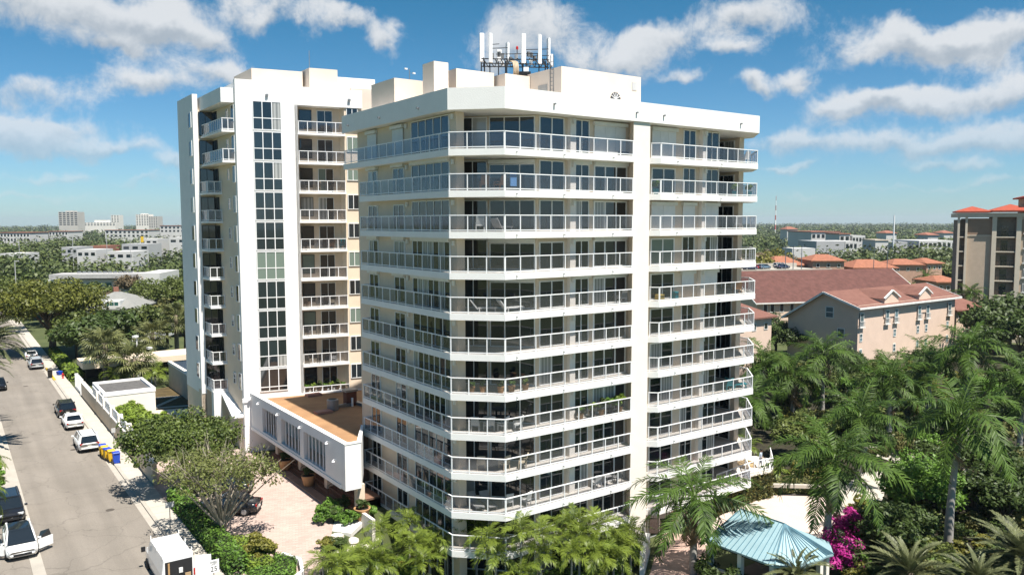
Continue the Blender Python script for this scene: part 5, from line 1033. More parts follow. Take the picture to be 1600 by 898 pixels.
for i in range(3):
    b = MB(); b.lathe([(.02, -.2), (.3, -.15), (.42, .05), (.34, .25), (.15, .36), (.02, .38)], 9); rr = random.Random(i); b.v = [(x * rr.uniform(.8, 1.2), y * rr.uniform(.8, 1.2), z * rr.uniform(.85, 1.15)) for x, y, z in b.v]; rk.append(b.mesh('boulder', mat('white_rock', (.68, .62, .55), .9, .1, 3, .3, 10)))
for i in range(34):
    px, py = ru.uniform(505, 700), ru.uniform(838, 905); p = L(px, py, -1.4); z = gh(p.x, p.y)
    if p.x > -3.1 and p.y > 2: continue
    s = ru.uniform(.6, 1.4); tag(place('boulder', rk[i % 3], None, (p.x, p.y, z), (0, 0, ru.uniform(0, 6)), (s, s * .8, s * .7)), 'pale landscaping boulder on the bank among the young palms', 'boulder', 'boulders on the palm bank')
bs = [shrub_mesh(140 + i, 1., 1., .8, 70, .12, m_, 16) for i, m_ in enumerate((L_DARK, L_HEDGE, L_YEL))]
for i in range(46):
    px, py = (ru.uniform(500, 705), ru.uniform(845, 930)) if i < 24 else (ru.uniform(730, 1000), ru.uniform(885, 940)); p = L(px, py, -1.6 if i < 24 else GZ); z = gh(p.x, p.y)
    if p.x > -3.2 and p.y > 1.5 or p.y > -.9 and p.x > -.5: continue
    tag(place('ground_shrub', bs[i % 3], None, (p.x, p.y, z), (0, 0, ru.uniform(0, 6)), (ru.uniform(.6, 1.),) * 3), ('dark green', 'bright green', 'yellow green')[i % 3] + ' low shrub under the young palms by the condominium', 'shrub', 'low shrubs under the young palms')
for px, py, s, sh, lb in ((515, 795, .9, 0, 'bright green clipped bush at the corner of the paved court'), (535, 790, .8, 1, 'dark bush beside the bridge column'), (575, 803, .8, 0, 'leafy bush in the planter below the balcony')):
    p = L(px, py, .2); tag(place('corner_bush', bs[1 if sh == 0 else 0], None, (p.x, p.y, .0), (0, 0, 1), (s, s, s)), lb, 'bush')
p = L(568, 815, 0); tag(MB().box(p.x - .15, p.y - 1.8, -2.6, p.x + .1, p.y + 1.2, .75).build('planter_wall', CREAM_L), 'cream planter wall at the edge of the white entry walk', 'planter')
# terrace with a worker
tz = 0.; tw_ = [tuple(L(*q, tz)[:2]) for q in ((1120, 760), (1178, 738), (1207, 733), (1203, 716), (1180, 712), (1120, 715))]; sheet_ = MB(); sheet_.prism(tw_[::-1], tz - .3, tz); tag(sheet_.build('raised_terrace', CREAM_L), 'raised terrace with building rubble beside the condominium', 'terrace')
hedge('bank_hedge', tw_[::-1], GZ, 2.5, 5200, .15, L_OLIVE, 'olive planted bank below the rubble terrace', 14)
tr = empty('terrace_railing', L(1190, 735, 0), label='white railing around the raised rubble terrace', cat='railing'); pts = [L(1120, 760, 0), L(1178, 738, 0), L(1207, 733, 0), L(1203, 716, 0)]
for a, b in zip(pts, pts[1:]):
    MB().bar(a + Vector((0, 0, 1.05)), b + Vector((0, 0, 1.05)), .07).build('top_rail', WHITE_M, tr); MB().bar(a + Vector((0, 0, .12)), b + Vector((0, 0, .12)), .06).build('bottom_rail', WHITE_M, tr)
    for i in range(4): q = a.lerp(b, i / 4); MB().bar(q, q + Vector((0, 0, 1.05)), .07).build('post', WHITE_M, tr)
rub = [];
for i in range(12):
    p = L(ru.uniform(1150, 1178), ru.uniform(722, 733), 0); tag(MB().obox((0, 0, .12), (ru.uniform(.4, 1.1), ru.uniform(.2, .5), .2)).build('rubble_slab', mat('rubble_tan', (.5, .36, .2), .9, .15, 3), None, bevel=.03, loc=p, rot=(ru.uniform(-.2, .2), ru.uniform(-.2, .2), ru.uniform(0, 3))), 'tan broken slab lying on the raised terrace near the worker', 'rubble', 'rubble on the terrace')
def person(x, y, z, rz, label):
    o = empty('person', (x, y, z), rz, label=label, cat='person'); SK = mat('skin', (.20, .11, .07), .6, .05); SHIRT = mat('pale_blue_shirt', (.45, .52, .62), .8, .08, 8); PANT = mat('grey_trousers', (.10, .12, .16), .85, .1, 8)
    J = {'pel': (0, 0, .95), 'ab': (0, -.01, 1.12), 'ch': (0, -.03, 1.34), 'nk': (0, -.04, 1.5), 'hd0': (0, -.06, 1.58), 'hd1': (0, -.08, 1.74)}; E_ = [('pel', 'ab'), ('ab', 'ch'), ('ch', 'nk'), ('nk', 'hd0'), ('hd0', 'hd1')]; Rd = {'pel': (.16, .12), 'ab': (.15, .11), 'ch': (.18, .12), 'nk': (.06, .06), 'hd0': (.085, .095), 'hd1': (.08, .095)}
    for s, n_ in ((-1, 'l'), (1, 'r')):
        J.update({n_ + 'sh': (s * .19, -.02, 1.42), n_ + 'el': (s * .25, .02, 1.14), n_ + 'wr': (s * .2, -.2, .98), n_ + 'ha': (s * .16, -.3, .96), n_ + 'hp': (s * .1, 0, .9), n_ + 'kn': (s * .13, -.04 * s, .5), n_ + 'an': (s * .14, .03 - .05 * s, .09), n_ + 'to': (s * .15, -.14 - .05 * s, .045)}); E_ += [('ch', n_ + 'sh'), (n_ + 'sh', n_ + 'el'), (n_ + 'el', n_ + 'wr'), (n_ + 'wr', n_ + 'ha'), ('pel', n_ + 'hp'), (n_ + 'hp', n_ + 'kn'), (n_ + 'kn', n_ + 'an'), (n_ + 'an', n_ + 'to')]
        Rd.update({n_ + 'sh': (.07, .07), n_ + 'el': (.05, .05), n_ + 'wr': (.032, .035), n_ + 'ha': (.04, .025), n_ + 'hp': (.1, .1), n_ + 'kn': (.065, .07), n_ + 'an': (.045, .05), n_ + 'to': (.045, .03)})
    ks = list(J); me = bpy.data.meshes.new('body'); me.from_pydata([J[k] for k in ks], [(ks.index(a), ks.index(b)) for a, b in E_], []); ob = bpy.data.objects.new('body', me); col.objects.link(ob); sm = ob.modifiers.new('s', 'SKIN'); ob.modifiers.new('d', 'SUBSURF').levels = 2
    for i, k in enumerate(ks): me.skin_vertices[0].data[i].radius = Rd[k]; me.skin_vertices[0].data[i].use_root = k == 'pel'
    bpy.context.view_layer.update(); bm_ = bpy.data.meshes.new_from_object(ob.evaluated_get(bpy.context.evaluated_depsgraph_get())); bpy.data.objects.remove(ob); bm_.materials.clear()
    for m_ in (SK, SHIRT, PANT, TRIM): bm_.materials.append(m_)
    for f in bm_.polygons:
        c = f.center; f.use_smooth = True; arm = abs(c.x) > .2 and c.z > .9; f.material_index = 3 if c.z < .1 else (2 if c.z < 1.0 and not (abs(c.x) > .14 and c.y < -.12) else (1 if c.z < 1.49 and not (c.y < -.06 and c.z < 1.12 and abs(c.x) > .14) else 0))
    M = WM[o.name]; place('body', bm_, o, (x, y, z), (0, 0, rz)); hm = MB(); hm.lathe([(.10, -.02), (.108, .05), (.09, .11), (.04, .145), (.005, .15)], 12, (0, -.045, 1.68)); hm.xf(M); hm.build('hair', mat('dark_hair', (.012, .01, .009), .6), o, True)
    return o
p = L(1188, 731, 0); person(p.x, p.y, 0, R(20), 'worker in a pale blue shirt standing on the rubble terrace')
# ------------------------------------------------------------------ neighbouring buildings on the right
def planhit(P, ang, px, py):
    """where the sight line through (px, py) meets the upright plane through P along ang"""
    d = pix_dir(px, py); e = Vector((math.cos(ang), math.sin(ang), 0)); nn = Vector((-e.y, e.x, 0)); t = (Vector(P) - CAMP).dot(nn) / d.dot(nn); q = CAMP + d * t; return (q - Vector(P)).dot(e), q.z
PINK = mat('pink_stucco', (.66, .50, .40), .88, .05, .6, .15, 12); SHING = mat('red_brown_shingle', (.205, .098, .075), .95, .22, .9, .3, 8, c2=(.15, .068, .052)); SHINGD = mat('brown_shingle', (.135, .06, .05), .95, .2, .9, .3, 8); TERRA = mat('terracotta_tile', (.36, .145, .085), .85, .18, 1.2, .4, 6); WTRIM = mat('white_trim', (.76, .75, .72), .7)
def gable_roof(par, P, ang, w, dep, ze, zr, m, over=.6, ov2=.5, name='roof', trim=True, ze2=None):
    """P front left corner; ridge runs along ang over w; slopes fall to front and back"""
    e = Vector((math.cos(ang), math.sin(ang), 0)); n_ = Vector((-e.y, e.x, 0)); P = Vector((P[0], P[1], 0)); ze2 = ze if ze2 is None else ze2
    def q(u, v, z): r_ = P + e * u + n_ * v; return Vector((r_.x, r_.y, z))
    sl = (zr - ze) / (dep / 2); a = [q(-over, -ov2, ze - sl * ov2), q(w + over, -ov2, ze - sl * ov2), q(w + over, dep / 2, zr), q(-over, dep / 2, zr)]; sb = (zr - ze2) / (dep / 2); c = [q(-over, dep + ov2, ze2 - sb * ov2), q(w + over, dep + ov2, ze2 - sb * ov2)]; t = Vector((0, 0, .18))
    b = MB(); b.add(a + c + [v - t for v in a + c], [(0, 1, 2, 3), (3, 2, 5, 4), (6, 9, 8, 7), (9, 10, 11, 8), (0, 6, 7, 1), (4, 5, 11, 10), (0, 3, 9, 6), (3, 4, 10, 9), (1, 7, 8, 2), (2, 8, 11, 5)]); r_ = b.build(name, m, par)
    if trim:
        d = Vector((0, 0, .12))
        for A_, B_ in ((a[0], a[3]), (a[3], c[0]), (a[1], a[2]), (a[0], a[1])): MB().bar(A_ - d, B_ - d, .12, .28).build('fascia', WTRIM, r_)
    g = MB(); g.add([q(.02, 0, ze), q(.02, dep, ze2), q(.02, dep / 2, zr), q(w - .02, 0, ze), q(w - .02, dep, ze2), q(w - .02, dep / 2, zr)], [(0, 2, 1), (3, 4, 5)]); return r_, g, q
C0 = LD(1341.5, 477.4, 136); C1 = LD(1492.8, 461.2, 155.5); fa = math.atan2(C1.y - C0.y, C1.x - C0.x); fw = (C1 - C0).xy.length; ga = fa + R(90)
ztop = C0.z; gl, zl = planhit(C0, ga, 1231.5, 492.5); gm, zm = planhit(C0, ga, 1290.6, 455.4)
pk = empty('pink_apartment_house', (C0.x, C0.y, GZ), label='three storey pink house with a red brown gable roof and dormers', cat='building')
e_ = Vector((math.cos(fa), math.sin(fa), 0)); n_ = Vector((-e_.y, e_.x, 0)); dep = gl
def PK(u, v): q = C0 + e_ * u + n_ * v; return (q.x, q.y)
MB().prism([PK(0, 0), PK(fw, 0), PK(fw, dep), PK(0, dep)], GZ - .5, min(ztop, zl) + .0).build('wall', PINK, pk)
ww = MB(); ww.add([(*PK(0, 0), ztop), (*PK(0, gm), zm - .25), (*PK(0, dep), min(ztop, zl)), (*PK(0, 0), min(ztop, zl)), (*PK(fw, 0), ztop), (*PK(fw, gm), zm - .25), (*PK(fw, dep), min(ztop, zl)), (*PK(fw, 0), min(ztop, zl))], [(0, 1, 2, 3), (4, 7, 6, 5), (0, 3, 7, 4)]); ww.build('gable_wall', PINK, pk)
V = [(*PK(-.9, -.8), ztop - .35), (*PK(fw + .9, -.8), ztop - .35), (*PK(fw + .9, gm), zm), (*PK(-.9, gm), zm), (*PK(-.9, dep + .8), zl - .3), (*PK(fw + .9, dep + .8), zl - .3)]; b = MB(); b.add(V + [(x, y, z - .22) for x, y, z in V], [(0, 1, 2, 3), (3, 2, 5, 4), (6, 9, 8, 7), (9, 10, 11, 8), (0, 6, 7, 1), (4, 5, 11, 10), (0, 3, 9, 6), (3, 4, 10, 9), (1, 7, 8, 2), (2, 8, 11, 5)]); pr = b.build('roof', SHING, pk)
for i, j in ((0, 3), (3, 4), (1, 2), (0, 1)): MB().bar(Vector(V[i]) - Vector((0, 0, .12)), Vector(V[j]) - Vector((0, 0, .12)), .14, .35).build('fascia', WTRIM, pr)
SF = Seg(PK(0, 0), PK(fw, 0)); SG = Seg(PK(0, dep), PK(0, 0))
def fu(px, py): return planhit(C0, fa, px, py)
for px0, px1 in ((1381, 1403), (1435, 1453)):
    u0, u1 = fu(px0, 465)[0], fu(px1, 462)[0]; zt = ztop + 1.5; um = (u0 + u1) / 2
    d = MB(); d.add([(*PK(u0, -.15), ztop - 2.6), (*PK(u1, -.15), ztop - 2.6), (*PK(u1, -.15), ztop + .9), (*PK(um, -.15), zt + .5), (*PK(u0, -.15), ztop + .9), (*PK(u0, 4), ztop + .9), (*PK(u1, 4), ztop + .9), (*PK(um, 5), zt + .5)], [(0, 1, 2, 3, 4), (0, 4, 5), (1, 6, 2), (4, 3, 7, 5), (0, 5, 6, 1)][:4] if False else [(0, 1, 2, 3, 4), (0, 4, 5), (1, 6, 2)]); dm = d.build('dormer', PINK, pk); MB().add([(*PK(u0 - .3, -.4), ztop + .75), (*PK(um, -.4), zt + .6), (*PK(u1 + .3, -.4), ztop + .75), (*PK(u0 - .3, 5), ztop + .75), (*PK(um, 6), zt + .6), (*PK(u1 + .3, 5), ztop + .75)], [(0, 1, 4, 3), (1, 2, 5, 4)]).build('dormer_roof', SHING, dm)
    MB().bar((*PK(u0 - .3, -.3), ztop + .8), (*PK(um, -.3), zt + .65), .3, .22).build('fascia', WTRIM, dm); MB().bar((*PK(u1 + .3, -.3), ztop + .8), (*PK(um, -.3), zt + .65), .3, .22).build('fascia', WTRIM, dm)
PG = glass_pane('pale_window', (.06, .09, .10), spec=.8)
for px, up_ in ((1345.5, 1), (1385, 1), (1399, 1), (1435, 1), (1448, 1), (1482, 1)):
    u = fu(px, 480)[0]; zc = ztop - 2.5; window(pk, SF, u - .55, u + .55, zc - 1.2, zc + 1.2, 1, PG, t=.1, fm=WTRIM, out=.2)
    r_ = MB(); 
    for i in range(7): q = SF.p(u - .7 + i * .233, .42, zc - 1.25); r_.bar(q, q + Vector((0, 0, 1.0)), .04)
    r_.bar(SF.p(u - .75, .42, zc - .25), SF.p(u + .75, .42, zc - .25), .06); r_.obox(SF.p(u, .3, zc - 1.32), (1.6, .4, .12), SF.ang); r_.build('balconet', WTRIM, pk)
for px in (1345.5, 1398, 1434, 1447, 1480):
    for dz in (5.6, 8.3): u = fu(px, 505)[0]; window(pk, SF, u - .45, u + .45, ztop - dz - .7, ztop - dz + .7, 1, PG, t=.1, fm=WTRIM, rows=(.7,))
ug = dep - planhit(C0, ga, 1296.5, 486)[0]; window(pk, SG, ug - .8, ug + .8, ztop - 2.6, ztop - .6, 1, PG, t=.12, fm=WTRIM, rows=(1.,)); ug = dep - planhit(C0, ga, 1314, 520)[0]; window(pk, SG, ug - .7, ug + .7, ztop - 5.8, ztop - 4.2, 1, PG, t=.12, fm=WTRIM)
# right wing with hip roof
def hip_house(name, label, pl, pr, eave_py, ridge_py, d, dep, wm, rm, rz=0., zg=GZ, ridge=.4, wins=0, over=.7, group=None, cat='house', win_h=1.2):
    P = LD(pl, eave_py, d); Q = LD(pr, eave_py, d); w = (Q - P).length; zr = LD((pl + pr) / 2, ridge_py, d + dep * .5).z; o = empty(name, (P.x, P.y, zg), label=label, cat=cat, group=group); an = HEAD + rz; e = Vector((math.cos(an), math.sin(an), 0)); nn = Vector((-e.y, e.x, 0))
    def q(u, v, z): r_ = P + e * u + nn * v; return (r_.x, r_.y, z)
    ze = P.z; MB().prism([q(0, 0, 0)[:2], q(w, 0, 0)[:2], q(w, dep, 0)[:2], q(0, dep, 0)[:2]], zg - .3, ze).build('wall', wm, o); k = w * (1 - ridge) / 2; ov = over
    V = [q(-ov, -ov, ze), q(w + ov, -ov, ze), q(w + ov, dep + ov, ze), q(-ov, dep + ov, ze), q(k, dep / 2, zr), q(w - k, dep / 2, zr)]; V2 = [(x, y, z - .25) for x, y, z in V[:4]]
    MB().add(V + V2, [(0, 1, 5, 4), (1, 2, 5), (2, 3, 4, 5), (3, 0, 4), (6, 9, 8, 7), (0, 6, 7, 1), (1, 7, 8, 2), (2, 8, 9, 3), (3, 9, 6, 0)]).build('roof', rm, o)
    if wins:
        s = Seg(q(0, 0, 0)[:2], q(w, 0, 0)[:2])
        for i in range(wins): u = w * (i + .5) / wins; window(o, s, u - .5, u + .5, ze - win_h - 1.0, ze - 1.0, 1, G_DARK, t=.1, fm=WTRIM)
    return o, q, w, ze
hip_house('pink_side_wing', 'lower pink wing with a hipped roof at the end of the pink house', 1495, 1557, 484, 457, 156, 14, PINK, SHING, R(22), ridge=.3, wins=4, cat='building', win_h=1.4)
hip_house('pink_low_wing', 'low pink wing with a hipped roof beside the condominium', 1150, 1238, 499, 466, 128, 15, PINK, SHING, R(35), ridge=.3, wins=3, cat='building')
P = LD(1183, 470, 172); rb = empty('long_brown_roof_building', (P.x, P.y, GZ), label='long building with a broad dark red shingle roof behind the pink house', cat='building'); an = HEAD + R(14); w = 42
r_, g_, q_ = gable_roof(rb, (P.x, P.y), an, w, 22, P.z, LD(1190, 424, 182).z, SHINGD, .8, .8); g_.build('gable_wall', PINK, rb); MB().prism([tuple(q_(u, v, 0)[:2]) for u, v in ((0, 0), (w, 0), (w, 22), (0, 22))], GZ, P.z).build('wall', PINK, rb)
s = Seg(tuple(q_(0, 0, 0)[:2]), tuple(q_(w, 0, 0)[:2]))
for u in (1.5, 3.2, 5.5, 8, 11): window(rb, s, u, u + 1., P.z - 2.6, P.z - .7, 1, G_DARK, t=.1, fm=WTRIM)
# beige mid-rise with red tiled roofs
BGE = mat('beige_render', (.52, .41, .31), .9, .06, .8, .15, 12); BRN = mat('brown_render', (.32, .22, .155), .9, .08, .8, .15, 12); CRC = mat('cream_column', (.62, .54, .43), .85, .04); REDT = mat('red_roof_tile', (.38, .075, .04), .8, .15, 1.5, .4, 8)
mr_ = LD(1495, 420, 168); MRo = empty('beige_midrise', (mr_.x, mr_.y, GZ), HEAD - R(24), label='beige and brown apartment block with red tiled hip roofs and stacked balconies', cat='building'); Mm = WM[MRo.name]; sc_px = 168 / 1250
def mu(px): return (px - 1495) * sc_px
def mz(py): return CAMZ - (py - 347.6) * sc_px + .0
def mput(b, n__, m, par=MRo): b.xf(Matrix.Translation((mr_.x, mr_.y, 0)) @ Matrix.Rotation(HEAD - R(24), 4, 'Z')); return b.build(n__, m, par)
zt_ = mz(340)
mput(MB().box(mu(1506), .0, GZ - .2, mu(1546), 12, mz(343)), 'side_wall', BGE); mput(MB().box(mu(1507), -.06, mz(369), mu(1540), .0, mz(343.5)), 'brown_band', BRN); mput(MB().box(mu(1506), -.12, mz(370), mu(1541), -.062, mz(368.5)), 'string_course', CRC)
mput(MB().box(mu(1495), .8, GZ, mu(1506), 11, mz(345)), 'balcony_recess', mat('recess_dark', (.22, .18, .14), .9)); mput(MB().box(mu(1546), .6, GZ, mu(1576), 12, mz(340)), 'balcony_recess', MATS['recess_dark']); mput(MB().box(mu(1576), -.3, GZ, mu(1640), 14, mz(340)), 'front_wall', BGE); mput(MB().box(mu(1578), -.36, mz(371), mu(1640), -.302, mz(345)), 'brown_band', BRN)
for a, b in ((1493.5, 1496.5), (1540, 1546), (1572, 1578.5), (1504, 1507)): mput(MB().box(mu(a), -.5, GZ, mu(b), .3, mz(341)), 'column', CRC)
mput(MB().box(mu(1492.5), -.7, mz(341), mu(1640), 14, mz(335)), 'cornice', CRC)
for i in range(9):
    z = mz(371) - i * 3.0
    if z < GZ: break
    for a, b in ((1546, 1572.5), (1496.5, 1504.5)):
        s_ = mput(MB().box(mu(a), -.35, z - .22, mu(b), .62, z), 'balcony', CRC); rl = MB(); rl.box(mu(a), -.3, z + 1.0, mu(b), -.24, z + 1.06)
        for k in range(9): t = mu(a) + (mu(b) - mu(a)) * (k + .5) / 9; rl.box(t - .02, -.29, z, t + .02, -.25, z + 1.0)
        mput(rl, 'railing', DARKM, s_)
    gw_ = mput(MB().box(mu(1553), .54, z, mu(1562), .6, z + 2.2), 'door_glass', G_DARK)
    wf = mput(MB().box(mu(1583), -.42, z + .7, mu(1599), -.37, z + 2.5), 'window', WTRIM)
    for k in range(2): mput(MB().box(mu(1583) + .12 + k * 1.03, -.45, z + .82, mu(1583) + 1.06 + k * 1.03, -.43, z + 2.38), 'pane', G_CURT if i % 3 == 1 else G_DARK, wf)
    mput(MB().box(mu(1581), -.6, z + .5, mu(1601), -.35, z + .7), 'sill', WTRIM)
def mhip(u0, u1, v0, v1, z0, z1): mput(MB().add([(u0, v0, z0), (u1, v0, z0), (u1, v1, z0), (u0, v1, z0), ((u0 + u1) / 2, (v0 + v1) / 2, z1), (u0, v0, z0 - .3), (u1, v0, z0 - .3), (u1, v1, z0 - .3), (u0, v1, z0 - .3)], [(0, 1, 4), (1, 2, 4), (2, 3, 4), (3, 0, 4), (0, 5, 6, 1), (1, 6, 7, 2), (2, 7, 8, 3), (3, 8, 5, 0), (5, 8, 7, 6)]), 'roof', REDT)
mhip(mu(1490), mu(1539), -1, 7, mz(332), mz(324)); mhip(mu(1537), mu(1596), -1.4, 9, mz(331), mz(321)); mput(MB().box(mu(1588), 2, mz(340), mu(1650), 14, mz(311)), 'penthouse', BRN); mhip(mu(1582), mu(1660), .5, 16, mz(310), mz(300)); mput(MB().box(mu(1586), .9, mz(314), mu(1655), 2, mz(310.2)), 'cornice', CRC)
# parking deck with cars
P = LD(1130, 425, 232); pd = empty('parking_deck', (P.x, P.y, GZ), label='low concrete parking deck with cars on its top level', cat='parking garage'); q1 = LD(1290, 425, 240); e_ = (q1 - P); e_.z = 0; wd_ = e_.length; e_.normalize(); n_ = Vector((-e_.y, e_.x, 0)); dz = LD(1190, 423, 235).z
def PD(u, v): q = P + e_ * u + n_ * v; return (q.x, q.y)
MB().prism([PD(0, -3), PD(wd_, -3), PD(wd_, 16), PD(0, 16)], GZ, dz).build('deck', CONC, pd); MB().prism([PD(0, 15), PD(wd_, 15), PD(wd_, 15.4), PD(0, 15.4)], dz, dz + 1.3).build('parapet', CONC_W, pd); MB().prism([PD(0, -3.05), PD(wd_, -3.05), PD(wd_, -2.8), PD(0, -2.8)], dz - 2, dz + .5).build('parapet', CONC, pd)
for px, k_, pt_, lb in ((1167, 'suv', RPAINT, 'dark red car on the parking deck close to the balcony edge'), (1188, 'suv', NPAINT, 'dark blue SUV on the parking deck'), (1202, 'sedan', RPAINT, 'red car on the parking deck beside a blue car'), (1217, 'hatch', GPAINT, 'steel blue car on the parking deck beside a red car'), (1247, 'sedan', NPAINT, 'dark car on the parking deck in front of a white pickup'), (1254, 'suv', WPAINT, 'white vehicle on the parking deck near the lamp poles')):
    u = planhit(P, math.atan2(e_.y, e_.x), px, 420)[0]; v = 8 if k_ != 'suv' or px != 1254 else 12; q = PD(u, v if px != 1188 else 6); car(k_, pt_, q[0], q[1], dz, math.atan2(e_.y, e_.x) + R(15 if px != 1188 else 0), lb)
def pole(name, label, px, top_py, base_z, d, rad, m, cat='lamp', grp=None, arm=True):
    t = LD(px, top_py, d); o = empty(name, (t.x, t.y, base_z), label=label, cat=cat, group=grp); MB().tube([(t.x, t.y, base_z), t], [rad, rad * .7], 6).build('pole', m, o)
    if arm: MB().obox(t + Vector((.4, 0, 0)), (1.0, .3, .18)).build('lamp_head', m, o)
LPM = mat('pole_grey_blue', (.12, .15, .18), .5)
for px in (1228, 1240, 1253): pole('lamp_post', 'grey blue lamp pole on the parking deck', px, 385, dz, 242, .14, LPM, grp='lamp poles on the parking deck')
for px in (1366, 1387): pole('lamp_post', 'grey blue lamp pole beyond the brown roof', px, 390, GZ, 240, .14, LPM, grp='lamp poles beyond the brown roof')
pole('white_flagpole', 'tall plain white pole rising above the far trees', 1397.5, 336, GZ, 400, .5, AW, 'pole', arm=False)
for a in ((1212, 1258, 414, 400, 262, 14, 'terracotta roofed house left of the parking deck lamp poles'), (1270, 1318, 407, 397, 258, 14, 'terracotta hip roofed house with a dark open porch'), (1335, 1400, 418, 405, 265, 16, 'low terracotta roofed house behind the garden palms'), (1396, 1440, 413, 404, 275, 14, 'terracotta hip roofed house near the midrise'), (1448, 1475, 411, 403, 285, 12, 'small terracotta roofed house half hidden by trees'), (1465, 1500, 440, 430, 205, 10, 'terracotta roof low beside the midrise base')):
    hip_house('terracotta_house', a[6], a[0], a[1], a[2], a[3], a[4], a[5], mat('salmon_wall', (.48, .30, .22), .9), TERRA, R(random.uniform(-10, 15)), wins=3)
def block(name, label, pl, pr, top, d, dep, m, nx=0, nz=0, fl=3.2, zg=GZ, cat='building', rz=0., roofm=None, wm=G_DARK, wfrac=.6, hfrac=.5, cap=0., group=None):
    P = LD(pl, top, d); w = (pr - pl) / 1250 * d; o = empty(name, (P.x, P.y, zg), HEAD + rz, label=label, cat=cat, group=group); an = HEAD + rz; e = Vector((math.cos(an), math.sin(an), 0)); nn = Vector((-e.y, e.x, 0)); q = lambda u, v: (P.x + e.x * u + nn.x * v, P.y + e.y * u + nn.y * v)
    MB().prism([q(0, 0), q(w, 0), q(w, dep), q(0, dep)], zg, P.z).build('wall', m, o)
    if roofm: MB().prism([q(-.4, -.4), q(w + .4, -.4), q(w + .4, dep + .4), q(-.4, dep + .4)], P.z, P.z + .5).build('roof', roofm, o)
    if cap: MB().prism([q(w * .3, dep * .2), q(w * .7, dep * .2), q(w * .7, dep * .8), q(w * .3, dep * .8)], P.z, P.z + cap).build('rooftop_room', m, o)
    s = Seg(q(0, 0), q(w, 0)); u_ = unit(wm)
    for i in range(nx):
        for j in range(nz): place('window', u_, o, s.p(w * (i + .5) / nx, .05, P.z - fl * (j + .55)), (0, 0, s.ang), (w / nx * wfrac, .1, fl * hfrac))
    return o
BW = mat('white_wall_far', (.55, .54, .52), .85, .04, .1); BG = mat('grey_wall_far', (.40, .40, .40), .85, .05, .1); BT = mat('tan_wall_far', (.55, .47, .38), .85, .05, .1); RT = mat('rust_roof_far', (.30, .13, .09), .9)
block('white_hall', 'long white hall with a brownish roof beyond the trees', 1268, 1312, 363, 470, 40, BW, 6, 1, 4, roofm=RT); block('grey_warehouse', 'grey flat warehouse wall before the white hall', 1276, 1320, 377, 385, 25, BG); block('white_annex', 'white annex beside the grey warehouse', 1321, 1340, 377, 385, 25, BW, 3, 1, 4); block('white_low_block', 'white low block with a tan roof near the white pole', 1312, 1328, 366, 440, 20, BW, 2, 1, 4, roofm=RT); block('white_low_block', 'white building with dark windows beside the tan roofed block', 1332, 1352, 368, 440, 20, BW, 4, 1, 4); block('white_long_store', 'long white store building before the far woods', 1436, 1494, 376, 420, 30, BW, 8, 1, 4); block('grey_store', 'grey store wall left of the long white store', 1398, 1418, 378, 420, 25, BG)
block('white_shed', 'small white gabled shed below the white pole', 1368, 1388, 376, 400, 15, BW, roofm=BT); block('white_low_block', 'white low roof between the olive trees and the palms', 1238, 1274, 388, 330, 12, BW)
for px, py, d, lb in ((1450, 367, 560, 'tan roofed far house near the brown tree'), (1385, 364, 640, 'pink roofed far house left of the brown tree'), (1475, 364, 640, 'red roofed far house close to the midrise'), (1230, 358, 700, 'white roofed far house on the tree line')): hip_house('far_house', lb, px, px + 16, py, py - 4, d, 18, BW, RT)
# ------------------------------------------------------------------ neighbouring buildings on the left
wtb = block('white_two_storey_block', 'long white two storey block with a flat roof and roof units', 75, 214, 437, 232, 16, BW, 10, 2, 3.4, 0, rz=R(6), wm=mat('green_door', (.05, .16, .15), .5)); wb = block('white_gable_block', 'white windowless end block joined to the long two storey block', 216, 248, 427, 228, 18, BW, 0, 0, 3, 0, rz=R(6)); 
t0 = LD(76, 432, 231); MB().obox((0, 0, 0), (26, 9, 1.2)).build('roof', mat('grey_white_roof', (.42, .41, .40), .9), wtb, loc=t0 + RGT * 13 + FWD * 5, rot=(0, 0, HEAD + R(6)))
for i in range(11):
    q = LD(124 + i * 8, 429, 238); b = MB(); b.box(-.5, -.5, -.2, .5, .5, 1.0); tag(b.build('roof_unit', STEEL, bevel=.04, loc=q), 'grey air conditioning box in the row on the white block roof', 'air conditioner', 'row of roof units')
hh = hip_house('grey_roof_house', 'old house with a pale grey hip roof and a wide dormer', 128, 200, 482, 456, 160, 14, mat('white_board', (.62, .62, .60), .85), mat('grey_shingle', (.25, .25, .235), .9, .1, 1.5, .2, 12), R(8), 0, .15, 3, 1.6); o, q, w, ze = hh
MB().prism([q(w * .45, -.2, 0)[:2], q(w * .8, -.2, 0)[:2], q(w * .8, 3, 0)[:2], q(w * .45, 3, 0)[:2]], ze + .2, ze + 1.5).build('dormer', mat('white_board', (.62, .62, .60), .85), o); sd2 = Seg(q(w * .45, -.25, 0)[:2], q(w * .8, -.25, 0)[:2]); window(o, sd2, .3, sd2.len - .3, ze + .4, ze + 1.3, 3, mat('teal_pane', (.03, .10, .09), .2), t=.08, fm=WTRIM)
ct = LD(181, 457, 170); MB().box(ct.x - .5, ct.y - .5, ct.z - 3.5, ct.x + .5, ct.y + .5, ct.z + 1.2).build('chimney', mat('chimney_brick', (.28, .13, .09), .9), o)
wh = block('white_walled_house', 'white house with a red tile edged parapet behind the palms', 205, 243, 494, 150, 10, BW, 2, 1, 3, 0, rz=R(4)); z_ = LD(205, 494, 150); MB().obox(LD(224, 494, 149.6), (5, .7, .35), HEAD + R(4)).build('tile_edge', TERRA, wh)
HR = mat('highrise_white', (.70, .66, .60), .85, .04, .05); HRG = mat('highrise_grey', (.48, .45, .41), .85, .05, .05)
